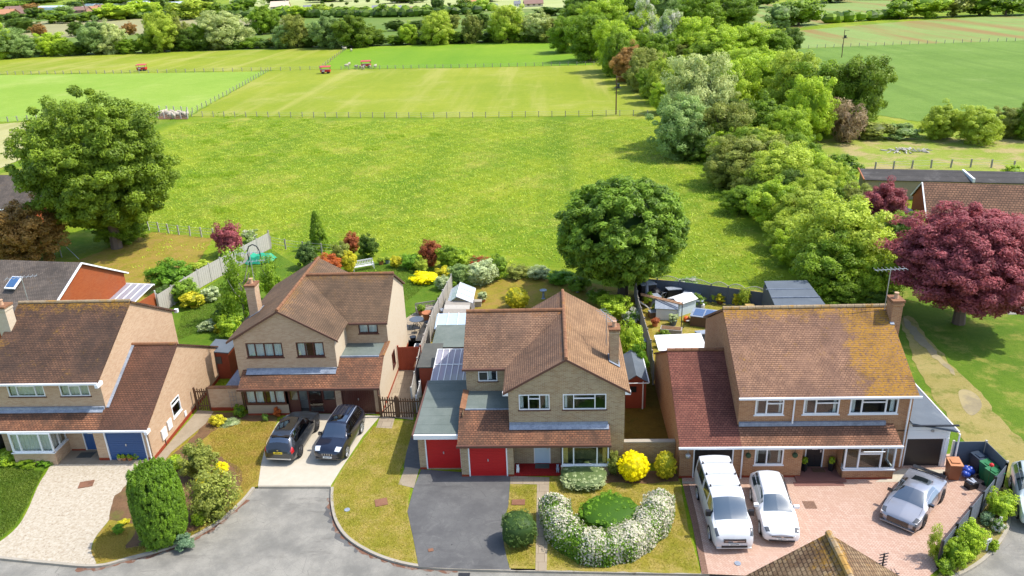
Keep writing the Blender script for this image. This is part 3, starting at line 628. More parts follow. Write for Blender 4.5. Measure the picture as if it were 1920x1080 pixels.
S('porch_slab',[(-29.2,37.6),(-23.6,37.6),(-23.6,37.95),(-26.9,37.95),(-26.9,39.0),(-29.25,39.0),(-29.25,37.7)],Z(13),M['concrete'],px=False)
m=MB();m.box(-28.5,38.2,.055,-27.6,38.75,.075);tag(m.build('doormat',M['feltdark']),'dark doormat before the blue front door','doormat')
# ================================================================ T-PLAN HOUSES
def tplan(par,ax,hw,yf,yb,ze,zr,xw,yr,yef,yeb,mat1,mat2,matr,rid=None):
    s=1 if xw>ax else -1;xi=ax+s*hw;xo=ax-s*hw
    m=MB();m.slab([(ax,yf,zr),(xo,yf,ze),(xo,yb,ze),(ax,yb,zr)]);m.build('roof_slope',matr,par)
    m=MB();m.slab([(ax,yf,zr),(xi,yf,ze),(xi,yef,ze),(ax,yr,zr)])
    xb=ax+s*hw*(yb-yr)/(yeb-yr);zb=zr-(zr-ze)*(yb-yr)/(yeb-yr)
    m.slab([(ax,yr,zr),(ax,yb,zr),(xb,yb,zb)])
    m.build('roof_slope',mat1,par)
    m=MB();m.slab([(xw,yef,ze),(xi,yef,ze),(ax,yr,zr),(xw,yr,zr)])
    m.slab([(xw,yr,zr),(ax,yr,zr),(xb,yb,zb),(xi,yeb,ze),(xw,yeb,ze)])
    m.build('wing_roof',mat2,par)
    m=MB();ridge(m,(ax,yf,zr+.02),(ax,yb,zr+.02),.1);ridge(m,(xw,yr,zr+.02),(ax,yr,zr+.02),.12)
    m.build('ridge_tiles',rid or M['ridge'],par)
def verge(par,ax,hw,y,ze,zr,mat,th=.14):
    m=MB()
    for s in (-1,1):
        a=(ax+s*hw,ze);b=(ax,zr)
        m.add([(a[0],y-.03,a[1]-th),(b[0],y-.03,b[1]-th),(b[0],y-.03,b[1]+.0),(a[0],y-.03,a[1]+.0),(a[0],y,a[1]-th),(b[0],y,b[1]-th),(b[0],y,b[1]),(a[0],y,a[1])],
          [(0,1,2,3),(7,6,5,4),(0,4,5,1),(3,2,6,7),(0,3,7,4)])
    m.parts('bargeboard',mat,par)
# ---- house with the red garage doors (centre)
H3=empty('brick_house',(0,37,0),label='brown brick house with two red garage doors beside its white front door, in the centre',cat='house')
Fg=Fr((-2.5,37.0),(3.8,37.0));Fgar=Fr((-5.2,36.17),(-2.3,36.17));Fp=Fr((-2.3,37.25),(.3,37.25));Fb=Fr((.3,36.3),(2.98,36.3));Fw=Fr((-5.1,39.95),(-2.5,39.95))
m=MB()
wall(m,Fg,2.3,4.9,holes=[(.57,2.24,3.77,4.72),(2.96,5.3,3.77,4.72)])
m.poly([(-2.5,37.0,4.9),(3.8,37.0,4.9),(.65,37.0,6.83)])
wall(m,Fr((2.98,37.0),(3.8,37.0)),0,2.3)
wall(m,Fgar,0,2.2,holes=[(.42,2.57,.02,2.06)])
wall(m,Fr((-2.3,36.17),(-2.3,37.25)),0,2.2);wall(m,Fr((-5.2,46.3),(-5.2,36.17)),0,2.2)
wall(m,Fp,0,2.5,holes=[(1.1,2.03,.12,2.12)])
wall(m,Fr((.3,37.25),(.3,36.3)),0,2.3);wall(m,Fb,0,.62);wall(m,Fr((2.98,36.3),(2.98,37.0)),0,2.25)
wall(m,Fr((3.8,37.0),(3.8,46.3)),0,4.95);wall(m,Fr((3.8,46.3),(-5.1,46.3)),0,4.9)
wall(m,Fw,3.2,4.9,holes=[(.72,1.82,3.95,4.78)])
wall(m,Fr((-2.5,39.95),(-2.5,37.0)),2.9,4.9);wall(m,Fr((-5.1,46.3),(-5.1,37.4)),2.0,3.35)
gable_wall(m,-5.1,39.95,46.6,43.3,3.3,4.9,6.82,False)
m.build('wall',M['brickC'],H3)
m=MB();m.fbox(Fgar,0,.42,0,.16,-.02,.02);m.fbox(Fgar,2.57,2.9,0,.16,-.02,.02);m.parts('plinth',M['plinth'],H3)
window(H3,Fg,.57,2.24,3.77,4.72,(.32,.68),((1,.72),),sill=M['brownpaint'],d=-.05,curt=[(.04,.14),(.86,.96)])
window(H3,Fg,2.96,5.3,3.77,4.72,(.25,.74),((1,.72),),sill=M['brownpaint'],d=-.05,curt=[(.04,.1)])
window(H3,Fb,.06,2.62,.65,2.06,(.25,.75),((1,.82),),sill=M['white'],d=-.06,fw=.07,curt=[(.02,.13),(.87,.97)],cc=M['yellowcurt'])
window(H3,Fw,.72,1.82,3.95,4.78,(.5,),((0,.72),),sill=M['brownpaint'],d=-.05,curt=[(.5,.7)])
pdoor(H3,Fp,1.1,2.03,.12,2.12,M['paleblue'],M['white'],lites=[(.08,.34,.72,.93),(.37,.63,.72,.93),(.66,.92,.72,.93)])
gdoor(H3,Fgar,.42,2.57,.02,2.06,M['red'],M['white'],20)
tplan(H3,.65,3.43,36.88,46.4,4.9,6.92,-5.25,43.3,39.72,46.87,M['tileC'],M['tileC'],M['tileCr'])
verge(H3,.65,3.43,36.88,4.9,6.92,M['brownrim'])
m=MB();m.slab([(-5.32,35.93,2.24),(3.0,35.93,2.24),(3.0,37.0,2.84),(-2.5,37.0,2.84),(-2.5,37.86,3.32),(-5.32,37.86,3.32)],.08);m.build('lean_to_roof',M['tileAl'],H3)
m=MB();m.box(-5.0,37.86,3.14,-2.5,39.95,3.3);m.build('flat_roof',M['felt'],H3)
m=MB();m.slab([(-5.3,37.86,3.44),(-4.98,37.86,3.34),(-4.98,39.95,3.34),(-5.3,39.95,3.44)],.1);m.build('verge_tiles',M['ridge'],H3)
m=MB();m.box(-2.49,36.9,2.80,2.9,36.985,3.0);m.slab([(-2.49,36.66,2.72),(2.95,36.66,2.72),(2.95,36.92,2.87),(-2.49,36.92,2.87)],.02);m.box(-5.0,37.8,3.3,-2.5,37.87,3.36);m.build('flashing',M['lead'],H3)
m=MB();m.box(-5.36,35.82,2.1,3.02,35.925,2.235);m.box(-5.28,39.6,4.78,-2.8,39.7,4.9);m.parts('gutter',M['brownrim'],H3)
m=MB();m.box(3.8,36.86,4.72,4.1,37.1,4.9);m.box(-2.8,36.86,4.72,-2.5,37.1,4.9);m.build('eave_box',M['white'],H3)
m=MB();m.box(-2.3,36.22,0,.3,37.25,.13);o=m.build('porch_step',M['redtile'],H3)
m=MB();m.fbox(Fp,.3,.75,1.62,1.86,.0,.03);m.build('oval_name_plate',M['white'],H3)
chimney(H3,3.4,39.7,5.0,7.45,.5,.7,M['brickC'],1);aerial(H3,3.0,40.2,6.0,2.0,1.9)
m=MB();m.slab([(3.1,39.15,5.56),(3.72,39.15,5.18),(3.72,40.15,5.18),(3.1,40.15,5.56)],.02);m.build('chimney_flashing',M['lead'],H3)
# ---- house with brown windows (second from the left)
H2=empty('brick_house',(-15.5,43,0),label='cream brick house with dark brown windows and brown garage door behind two dark cars',cat='house')
Fg=Fr((-20.2,43.7),(-13.75,43.7));Fgf=Fr((-20.2,43.7),(-17,43.7));Fgar=Fr((-13.9,42.95),(-11.0,42.95));Fl=Fr((-19.7,42.9),(-17.0,42.9));Fw=Fr((-13.75,46.6),(-11.0,46.6));Fp=Fr((-17.0,43.1),(-13.9,43.1))
m=MB()
wall(m,Fg,2.3,4.98,holes=[(.75,3.1,3.78,4.80),(3.98,5.75,3.78,4.80)])
m.poly([(-20.2,43.7,4.98),(-13.75,43.7,4.98),(-17.0,43.7,6.95)])
wall(m,Fr((-20.2,43.7),(-19.7,43.7)),0,2.4);wall(m,Fr((-19.7,43.7),(-19.7,42.9)),0,2.3)
wall(m,Fgar,0,2.2,holes=[(.38,2.5,.02,2.05)]);wall(m,Fr((-13.9,43.7),(-13.9,42.95)),0,2.3)
wall(m,Fw,3.2,4.95,holes=[(.85,2.15,3.98,4.86)])
wall(m,Fr((-20.2,53.1),(-20.2,43.7)),0,4.98);wall(m,Fr((-11.0,53.1),(-20.2,53.1)),0,4.9)
m.build('wall',M['brickA'],H2)
m=MB();Fr2=Fr((-11.0,42.95),(-11.0,53.1));wall(m,Fr2,0,2.2,holes=[(4.2,5.1,1.0,2.1)]);wall(m,Fr2,2.2,4.9,3.65)
m.poly([(-11,42.95,2.2),(-11,46.6,2.2),(-11,46.6,3.42),(-11,44.8,3.42)]);m.poly([(-11,46.6,4.9),(-11,53.1,4.9),(-11,49.7,6.95)])
wall(m,Fr((-13.75,46.6),(-13.75,43.7)),3.0,4.95)
m.build('side_wall',M['brickB'],H2)
m=MB();m.fbox(Fr2,0,10,-.02,.2,-.02,.02);m.fbox(Fgar,2.5,2.92,0,.16,-.02,.02);m.fbox(Fl,-.02,2.7,0,.16,-.02,.02);m.parts('plinth',M['plinth'],H2)
m=MB();wall(m,Fl,0,.82);m.build('panel_wall',M['render'],H2)
bf=M['brownpaint']
window(H2,Fg,.75,3.1,3.78,4.80,(.25,.5,.75),(),fm=bf,sill=bf,curt=[(.03,.97)],fw=.075)
window(H2,Fg,3.98,5.75,3.78,4.80,(.33,.62),(),fm=bf,sill=bf,curt=[(.04,.34),(.66,.96)],fw=.075)
window(H2,Fw,.85,2.15,3.98,4.86,(.5,),(),fm=bf,sill=bf,curt=[(.04,.96)],fw=.075)
window(H2,Fl,.0,2.6,.86,2.1,(.25,.5,.75),(),fm=bf,sill=bf,curt=[(.02,.42),(.6,.98)],fw=.08,d=-.04)
window(H2,Fr2,4.2,5.1,1.0,2.1,(),(),fm=bf,sill=bf,d=-.03)
# brown timber and glass porch
m=MB();m.fbox(Fp,0,3.1,0,.12,-.1,.05)
for u in (0,.62,1.25,2.2,3.0): m.fbox(Fp,u,u+.1,.12,2.15,-.06,.04)
m.fbox(Fp,.1,3.0,2.05,2.15,-.06,.038);m.fbox(Fp,.1,.62,.12,1.0,-.04,.02);m.fbox(Fp,2.3,3.0,.12,1.0,-.04,.02)
pw=m.build('porch_frame',bf,H2)
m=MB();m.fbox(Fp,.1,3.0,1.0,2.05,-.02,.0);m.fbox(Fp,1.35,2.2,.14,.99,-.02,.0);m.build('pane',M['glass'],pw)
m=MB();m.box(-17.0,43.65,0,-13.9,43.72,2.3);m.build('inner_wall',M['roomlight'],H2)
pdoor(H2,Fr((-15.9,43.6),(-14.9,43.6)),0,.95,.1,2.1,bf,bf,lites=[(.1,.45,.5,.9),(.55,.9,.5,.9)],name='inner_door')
gdoor(H2,Fgar,.38,2.5,.02,2.05,bf,bf,14,horiz=False)
tplan(H2,-17.03,3.58,43.55,53.2,4.96,7.05,-10.85,49.7,46.22,53.2,M['tileB'],M['tileB'],M['tileB'],M['ridge'])
verge(H2,-17.03,3.58,43.55,4.96,7.05,M['brownrim'])
m=MB();m.slab([(-19.9,42.45,2.22),(-10.9,42.45,2.22),(-10.9,44.5,3.36),(-13.75,44.5,3.36),(-13.75,43.7,2.92),(-19.9,43.7,2.92)],.08);m.build('lean_to_roof',M['tileAl'],H2)
m=MB();m.box(-13.75,44.5,3.12,-11.2,46.6,3.28);m.build('flat_roof',M['felt'],H2)
m=MB();m.slab([(-11.25,44.5,3.3),(-10.9,44.5,3.44),(-10.9,46.6,3.44),(-11.25,46.6,3.3)],.1);m.build('verge_tiles',M['ridge'],H2)
m=MB();m.box(-19.6,43.58,2.86,-13.8,43.69,3.02);m.slab([(-19.6,43.3,2.76),(-13.8,43.3,2.76),(-13.8,43.6,2.94),(-19.6,43.6,2.94)],.02);m.box(-13.7,44.42,3.28,-11.2,44.5,3.42);m.build('flashing',M['lead'],H2)
m=MB();m.box(-19.95,42.33,2.08,-10.88,42.44,2.22);m.box(-13.4,46.1,4.82,-10.83,46.2,4.95);m.parts('gutter',M['brownrim'],H2)
gutterdown(H2,-11.12,42.84,0,2.1,M['brownrim']);gutterdown(H2,-20.1,43.6,0,2.3,M['brownrim'])
chimney(H2,-19.85,47.2,5.2,7.5,.6,.8,M['brickA'],1);aerial(H2,-19.75,47.5,7.3,2.3,.25,True)
m=MB();m.slab([(-20.2,46.65,5.24),(-19.45,46.65,5.68),(-19.45,47.7,5.68),(-20.2,47.7,5.24)],.02);m.build('chimney_flashing',M['lead'],H2)
# ================================================================ HOUSE WITH LICHENED ROOF (right)
H4=empty('brick_house',(13,36.5,0),label='orange brown brick house with yellow lichened roof and black doors, behind the white van',cat='house')
Fu=Fr((9.85,36.75),(18.9,36.75));Fgar=Fr((6.7,35.95),(9.9,35.95));Fm=Fr((9.9,35.95),(13.2,35.95));Fp=Fr((13.2,36.75),(15.3,36.75));FB=Fr((15.35,35.75),(18.0,35.75))
m=MB()
wall(m,Fu,2.4,4.8,holes=[(.85,2.35,3.48,4.42),(3.38,5.25,3.48,4.42),(5.8,8.3,3.48,4.42)])
wall(m,Fgar,0,2.2,holes=[(.72,2.86,.02,2.02)]);wall(m,Fm,0,2.2,holes=[(.78,2.3,.85,1.85)])
wall(m,Fp,0,2.4,holes=[(.42,1.42,.12,2.14)]);wall(m,Fr((13.2,35.95),(13.2,36.75)),0,2.2);wall(m,Fr((15.3,36.75),(15.3,35.95)),0,2.2);wall(m,Fr((15.3,36.75),(18.9,36.75)),0,2.45)
wall(m,FB,0,.62);wall(m,Fr((18.0,35.75),(18.0,36.75)),0,.62);wall(m,Fr((15.35,36.75),(15.35,35.75)),0,.62)
gable_wall(m,18.9,36.75,46.4,41.6,0,4.75,7.45);wall(m,Fr((18.9,46.4),(6.7,46.4)),0,2.4);wall(m,Fr((18.9,46.4),(9.85,46.4)),2.4,4.7)
m.build('wall',M['brickD'],H4)
m=MB();m.poly([(6.7,46.3,0),(6.7,35.95,0),(6.7,35.95,2.2),(6.7,41.1,5.12),(6.7,46.3,2.3)]);gable_wall(m,9.85,36.75,46.4,41.6,2.2,4.75,7.45,False);m.build('side_wall',M['render'] if False else M['brickD'],H4)
m=MB();m.fbox(Fgar,0,.72,0,.15,-.02,.02);m.fbox(Fm,-.34,3.3,0,.16,-.02,.02);m.fbox(FB,0,2.65,0,.14,-.02,.02);m.parts('plinth',M['plinth'],H4)
for a in ((.85,2.35,3.48,4.42,(.4,),((1,.72),)),(3.38,5.25,3.48,4.42,(.35,),((1,.72),)),(5.8,8.3,3.48,4.42,(.25,.75),((1,.75),))):
    window(H4,Fu,*a,sill=M['white'],d=-.05,fw=.075,curt=[(.04,.14),(.86,.96)])
window(H4,Fm,.78,2.3,.85,1.85,(.42,),(),sill=M['white'],d=-.05,fw=.07,curt=[(.05,.16),(.84,.95)])
window(H4,FB,0,2.65,.65,2.1,(.28,.72),((1,.66),),sill=M['white'],d=-.08,fw=.085,name='bay_window')
window(H4,Fr((15.35,36.75),(15.35,35.75)),.1,.95,.65,2.1,(),(),sill=M['white'],d=-.08,fw=.08,name='bay_window')
window(H4,Fr((18.0,35.75),(18.0,36.75)),.05,.9,.65,2.1,(),(),sill=M['white'],d=-.08,fw=.08,name='bay_window')
m=MB();m.obox((16.7,35.62,1.83),(1.1,.5,.04),0,(math.radians(-38),'X'));m.build('open_casement',M['white'],H4)
pdoor(H4,Fp,.42,1.42,.12,2.14,M['black'],M['white'],lites=[(.15,.42,.6,.92),(.58,.85,.6,.92)])
gdoor(H4,Fgar,.72,2.86,.02,2.02,M['blackbrown'],M['white'],20)
m=MB();m.slab([(9.75,36.38,4.76),(18.98,36.38,4.76),(18.98,41.6,7.6),(9.75,41.6,7.6)]);m.slab([(9.75,41.6,7.6),(18.98,41.6,7.6),(18.98,46.8,4.76),(9.75,46.8,4.76)]);m.build('roof',M['tileD'],H4)
m=MB();m.slab([(6.6,35.6,2.25),(9.85,35.6,2.25),(9.85,41.1,5.22),(6.6,41.1,5.22)],.09);m.slab([(6.6,41.1,5.22),(9.85,41.1,5.22),(9.85,46.5,2.3),(6.6,46.5,2.3)],.09);m.build('garage_roof',M['tileDg'],H4)
m=MB();m.slab([(9.85,35.6,2.25),(18.15,35.6,2.25),(18.05,36.75,2.87),(9.85,36.75,2.87)],.09);m.build('lean_to_roof',M['tileDl'],H4)
m=MB();ridge(m,(9.75,41.6,7.62),(18.98,41.6,7.62),.12);m.build('ridge_tiles',M['ridgeL'],H4)
m=MB();ridge(m,(6.6,41.1,5.24),(9.85,41.1,5.24));m.build('ridge_tiles',M['ridge'],H4)
m=MB();m.box(9.7,36.27,4.65,19.1,36.37,4.75);m.box(6.55,35.49,2.13,18.2,35.59,2.24);m.parts('gutter',M['white'],H4)
m=MB();m.box(9.9,36.6,2.84,17.6,36.74,3.06);m.build('flashing',M['lead'],H4)
gutterdown(H4,12.7,36.63,3.0,4.6,M['white']);gutterdown(H4,10.0,35.86,0,2.1,M['white']);gutterdown(H4,18.7,36.62,.2,4.6,M['white'])
m=MB();m.box(12.9,35.45,.0,15.5,36.75,.12);m.box(12.7,35.15,0,15.3,35.45,.06);m.build('porch_step',M['redtile'] if False else paint('brown_tile_step',(.20,.09,.07),.6),H4)
c=chimney(H4,19.1,40.95,6.2,8.35,.55,.8,M['brickD'],1);aerial(H4,18.75,41.35,7.4,2.6,.1)
m=MB();m.slab([(18.78,40.4,6.99),(19.0,40.4,6.99),(19.0,40.56,7.08),(18.78,40.56,7.08)],.02);m.build('chimney_flashing',M['lead'],H4)
for u,z in ((-.35+.65,1.6),(.35,1.6),(2.85,1.6)):
    pass
for i,(x,y) in enumerate(((7.1,35.93),(10.3,35.93),(12.75,35.93),(18.5,36.72))):
    m=MB();m.ell((x,y-.14,1.55),(.15,.15,.15),12,8);m.tube((x,y-.14,1.7),(x,y-.05,1.98),.012,n=5)
    tag(m.build('hanging_ball',paint('topiary_ball',(.04,.07,.03),.8) if i else M['steel'],loc=(x,y,1.5)),['round grey lamp left of the black garage door','green ball hung left of the ground floor window','green ball hung between the window and the porch','green ball hung right of the bay window'][i],'ornament')
m=MB();m.fbox(Fp,-.05,.33,2.0,2.12,.0,.03);m.fbox(Fp,.1,.28,1.6,1.75,0,.03);m.build('number_plaque',M['white'],H4)
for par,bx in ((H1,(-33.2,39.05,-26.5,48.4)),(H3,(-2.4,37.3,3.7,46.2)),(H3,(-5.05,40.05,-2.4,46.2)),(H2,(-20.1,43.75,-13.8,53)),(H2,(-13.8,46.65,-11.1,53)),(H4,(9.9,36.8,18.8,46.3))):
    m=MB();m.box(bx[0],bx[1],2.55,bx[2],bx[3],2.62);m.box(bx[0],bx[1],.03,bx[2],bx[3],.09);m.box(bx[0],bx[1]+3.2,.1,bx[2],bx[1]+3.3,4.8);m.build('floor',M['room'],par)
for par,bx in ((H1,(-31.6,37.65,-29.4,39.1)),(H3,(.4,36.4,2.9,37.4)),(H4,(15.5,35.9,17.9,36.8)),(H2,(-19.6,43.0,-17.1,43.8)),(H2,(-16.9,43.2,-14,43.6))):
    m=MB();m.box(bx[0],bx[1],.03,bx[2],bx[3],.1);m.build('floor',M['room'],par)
# ---- side garage of the right house
G4=empty('side_garage',(20,37,0),label='white clad lean-to garage with dark roller door and grey roof, right of the lichened house',cat='garage')
F=Fr((18.95,36.85),(21.15,36.85))
m=MB();m.slab([(18.9,36.45,3.05),(21.25,36.3,2.62),(21.1,41.6,2.65),(18.95,43.4,3.05)],.08);m.build('roof',M['feltgrey'],G4)
m=MB();m.fbox(F,0,2.2,1.85,2.55,-.05,0);m.add([F.at(0,2.55,0),F.at(2.2,2.55,0),F.at(0,2.96,0)],[(0,1,2)])
for i in range(4): m.fbox(F,0,2.2,1.87+i*.17,2.02+i*.17,0,.012+.002*i)
m.fbox(F,2.05,2.25,0,1.85,-.1,.02);m.build('cladding',M['white'],G4)
m=MB();m.box(21.15,36.9,0,21.22,41.3,2.55);m.build('side_wall',M['white'],G4)
gdoor(G4,F,0,2.05,.05,1.85,M['blackbrown'],M['white'],26,d=-.12,handle=False)
m=MB();m.box(18.9,36.33,2.9,21.3,36.44,2.96);m.build('fascia',M['black'],G4);gutterdown(G4,21.35,36.25,0,2.5,M['white'])
m=MB();m.fbox(F,1.2,1.32,2.3,2.42,.02,.12);m.build('flood_lamp',M['steel'],G4)
m=MB();m.tube((21.3,36.25,2.6),(21.2,41.5,2.62),.05);m.parts('gutter',M['white'],G4)
# ---- flat-roofed garage of the centre house
G3=empty('flat_roof_garage',(-6.5,36.8,0),label='flat roofed garage with red door and green grey felt roof, left of the centre house',cat='garage')
F=Fr((-7.65,36.92),(-5.22,36.92));m=MB();wall(m,F,0,2.2,holes=[(.38,2.4,.02,2.1)]);wall(m,Fr((-7.65,42.7),(-7.65,36.92)),0,2.3);m.build('wall',M['brickC'],G3)
gdoor(G3,F,.38,2.4,.02,2.1,M['red'],M['white'],20)
m=MB();m.box(-7.78,36.7,2.36,-5.25,42.75,2.5)
for k in range(6): m.box(-7.77,37.6+k*.95,2.5,-5.26,37.66+k*.95,2.508)
m.build('flat_roof',M['felt'],G3);m=MB();m.box(-7.8,36.56,2.2,-5.26,36.69,2.46);m.build('fascia',M['white'],G3)
m=MB();m.box(-7.9,36.6,2.28,-7.79,42.8,2.46);m.parts('gutter',M['brownrim'],G3)
m=MB();m.fbox(F,0,.38,0,.14,-.02,.02);m.parts('plinth',M['plinth'],G3)
# clear lean-to behind it, then the two sheds and their roofs
K=empty('clear_roof_canopy',(-6.7,44.7,0),label='clear ribbed plastic canopy with white rails behind the flat garage roof',cat='canopy')
m=MB();m.slab([(-7.72,42.9,2.35),(-5.3,42.9,2.35),(-5.3,46.5,2.75),(-7.72,46.5,2.75)],.02);m.build('sheet',M['poly'],K)
m=MB()
for i in range(7): m.tube((-7.7+i*.4,42.9,2.38),(-7.7+i*.4,46.5,2.78),.03,n=6)
for y in (42.9,44.7,46.5): m.tube((-7.72,y,2.38+(y-42.9)*.111),(-5.3,y,2.38+(y-42.9)*.111),.04,n=6)
for x,y in ((-7.7,46.4),(-5.4,46.4)): m.tube((x,y,0),(x,y,2.7),.04)
m.build('rail',M['white'],K)
# ================================================================ FOLIAGE
def crownmesh(name,seed,nc,nl,leaf,shape='round',cr=.26,core=.62,flower=0.,flat=.0,jag=.18,up=.35,elong=1.5):
    # unit crown (radius 1): clumps of small folded leaves over an uneven surface, closed core in the darkest leaf tone inside
    rng=np.random.default_rng(seed)
    # clump centres
    u=rng.normal(size=(nc,3));u/=np.linalg.norm(u,axis=1)[:,None]
    if shape=='dome': u[:,2]=np.abs(u[:,2])*1.0-.15
    rad=rng.uniform(.66,.92,nc)+rng.normal(0,jag*.3,nc)
    nin=int(nc*.25);rad[:nin]*=rng.uniform(.4,.9,nin)
    c=u*rad[:,None]
    if shape=='cone':
        z=rng.uniform(-1,1,nc);r=(1-z)/2*.95+.08;t=rng.uniform(0,2*np.pi,nc);k=rng.uniform(.75,1,nc);c=np.stack([r*np.cos(t)*k,r*np.sin(t)*k,z],1);u=np.stack([np.cos(t),np.sin(t),np.full(nc,.3)],1)
    if shape=='column':
        z=rng.uniform(-1,1,nc);r=np.sqrt(np.clip(1-np.abs(z)**4,0.05,1))*.85;t=rng.uniform(0,2*np.pi,nc);c=np.stack([r*np.cos(t),r*np.sin(t),z],1);u=np.stack([np.cos(t),np.sin(t),np.full(nc,.5)],1)
        tp=rng.random(nc)<.2;c[tp,:2]*=rng.uniform(0,.9,(tp.sum(),1));c[tp,2]=.9;u[tp]=(0,0,1)
    if shape=='box':
        c=u*rad[:,None];m_=np.abs(u).max(1)**.55;c=c/m_[:,None]*.92
    lob=.0
    for k in range(10):
        d=rng.normal(size=3);d/=np.linalg.norm(d);lob=lob+jag*.8*np.maximum(0,u@d)**(3 if k<4 else 9)*rng.choice([-1,.8])
    c=c*(1+lob)[:,None] if shape in('round','dome') else c
    ctint=rng.uniform(0,1,nc);cfl=rng.random(nc)
    k=rng.integers(0,nc,nl);sz=cr*rng.uniform(.7,1.35,nc)
    q=rng.normal(size=(nl,3));q/=np.linalg.norm(q,axis=1)[:,None]
    fac=rng.uniform(.35,1,nl)**.6
    pos=c[k]+q*(sz[k]*fac)[:,None]*np.array([1,1,1.5 if shape=='column' else .8])
    nrm=q*.75+u[k]*.4+np.array([0,0,up])+rng.normal(size=(nl,3))*.45
    nrm/=np.linalg.norm(nrm,axis=1)[:,None]
    a=np.cross(nrm,rng.normal(size=(nl,3)));a/=np.linalg.norm(a,axis=1)[:,None];b=np.cross(nrm,a)
    s=leaf*rng.uniform(.6,1.35,nl)[:,None]
    v=np.empty((nl,4,3));v[:,0]=pos-a*s*elong*.6;v[:,1]=pos+b*s*.5-nrm*s*.12;v[:,2]=pos+a*s*elong*.6;v[:,3]=pos-b*s*.5-nrm*s*.12
    verts=v.reshape(-1,3);faces=np.arange(nl*4)
    tint=ctint[k]*.55+rng.random(nl)*.45;fl=np.where((cfl[k]<flower)|(rng.random(nl)<flower*.35),1.,0.)
    if flower==0: fl[:]=0
    # core
    if core>0:
        n,mm=12,7;cv=[]
        for j in range(mm+1):
            for i in range(n):
                th=math.pi*j/mm;t=2*math.pi*i/n
                rr=core*(1+rng.uniform(-.12,.12))
                r_=math.sin(th);zz=-math.cos(th)
                if shape=='cone': r_=(1-zz)/2*1.1
                if shape in('column','box'): r_=min(1,r_*1.35)
                cv.append((rr*r_*math.cos(t),rr*r_*math.sin(t),core*zz*(1.25 if shape in('cone','column') else 1)))
        cf=[(j*n+i,j*n+(i+1)%n,(j+1)*n+(i+1)%n,(j+1)*n+i) for j in range(mm) for i in range(n)]
        base=len(verts);verts=np.vstack([verts,np.array(cv)]);faces=np.concatenate([faces,(np.array(cf)+base).ravel()])
        tint=np.concatenate([tint,np.full(len(cf),.0)]);fl=np.concatenate([fl,np.zeros(len(cf))])
    nf=len(faces)//4
    me=bpy.data.meshes.new(name);me.vertices.add(len(verts));me.vertices.foreach_set('co',verts.astype('f').ravel())
    me.loops.add(nf*4);me.loops.foreach_set('vertex_index',faces.astype('i'));me.polygons.add(nf);me.polygons.foreach_set('loop_start',np.arange(nf,dtype='i')*4)
    try: me.polygons.foreach_set('loop_total',np.full(nf,4,'i'))
    except Exception: pass
    me.update();me.validate()
    for nm,arr in (('tint',tint),('flower',fl)):
        at=me.attributes.new(nm,'FLOAT','FACE');at.data.foreach_set('value',arr.astype('f'))
    me.materials.append(None);return me
def trunkmesh(name,seed,limbs=6,base=.055):
    rng=random.Random(seed);m=MB();p=[(0,0,0),(.01,.0,.2),(-.01,.01,.45),(0,0,.7)]
    m.path(p,[base,base*.75,base*.55,base*.3],8)
    for i in range(limbs):
        t=rng.uniform(0,6.28);z=rng.uniform(.18,.5);r=rng.uniform(.25,.4);q1=(r*.5*math.cos(t),r*.5*math.sin(t),z+.12);q2=(r*math.cos(t+.2),r*math.sin(t+.2),z+.35)
        m.path([(0,0,z),q1,q2],[base*.45,base*.3,base*.1],5)
    me=bpy.data.meshes.new(name);me.from_pydata(m.v,[],m.f);me.update();me.materials.append(None);return me
CM={}
def cm(kind,var):
    k=(kind,var)
    if k not in CM:
        n=dict(big=dict(nc=1000,nl=200000,leaf=.019,cr=.10,core=.48,jag=.22,elong=2.),
               hero=dict(nc=1300,nl=150000,leaf=.022,cr=.08,core=.6,jag=.07,elong=2.3),
               tree=dict(nc=260,nl=42000,leaf=.032,cr=.17,core=.42,jag=.38,elong=1.8),
               bush=dict(nc=80,nl=8000,leaf=.06,cr=.22,core=.55,jag=.2),
               loose=dict(nc=60,nl=4200,leaf=.06,cr=.26,core=0,jag=.3),
               low=dict(nc=40,nl=2600,leaf=.11,cr=.3,core=.62,jag=.25),
               clip=dict(nc=700,nl=22000,leaf=.036,cr=.09,core=.84,jag=.03,up=.1),
               cone=dict(nc=160,nl=14000,leaf=.05,cr=.17,core=.5,shape='cone'),
               column=dict(nc=1500,nl=90000,leaf=.026,cr=.06,core=.7,shape='column',up=.2,elong=3.2),
               box=dict(nc=900,nl=26000,leaf=.032,cr=.08,core=.82,shape='box',jag=.02,up=.2),
               dead=dict(nc=60,nl=2500,leaf=.05,cr=.3,core=.3,elong=5))[kind]
        CM[k]=crownmesh(kind+'_crown',sum(map(ord,kind))*7+var*13,flower=.0 if var<10 else .4,**n)
    return CM[k]
TM=[trunkmesh('trunk',i) for i in range(4)]
L={}
def lm(n,a,b,c=None,tl=.34):
    wa,wb=((1,1,1),(1,1,1)) if a[0]>a[1] else ((1.,1.,.9),(1.,1.,.92)) if n in('silver','grey','white','variegated','blossom','bluegrey','yellow','gold2','olive','golden') else ((1.15,1.02,.8),(1.2,1.04,.75))
    f=lambda c_,k,w_:tuple(v*k*q for v,q in zip(h(c_),w_))
    L[n]=leafmat('leaf_'+n,f(a,.92,wa),f(b,1.52,wb),dim(h(c),.8) if c else None,tl)
lm('mid',(52,84,18),(122,156,44));lm('dark',(38,66,20),(90,120,42));lm('fresh',(84,128,24),(164,192,64));lm('yellow',(106,132,30),(176,188,68))
lm('olive',(78,92,32),(150,156,72));lm('silver',(112,130,62),(192,198,134));lm('grey',(88,112,52),(148,170,100));lm('walnut',(46,78,16),(118,146,46));lm('glossy',(36,70,16),(128,166,60))
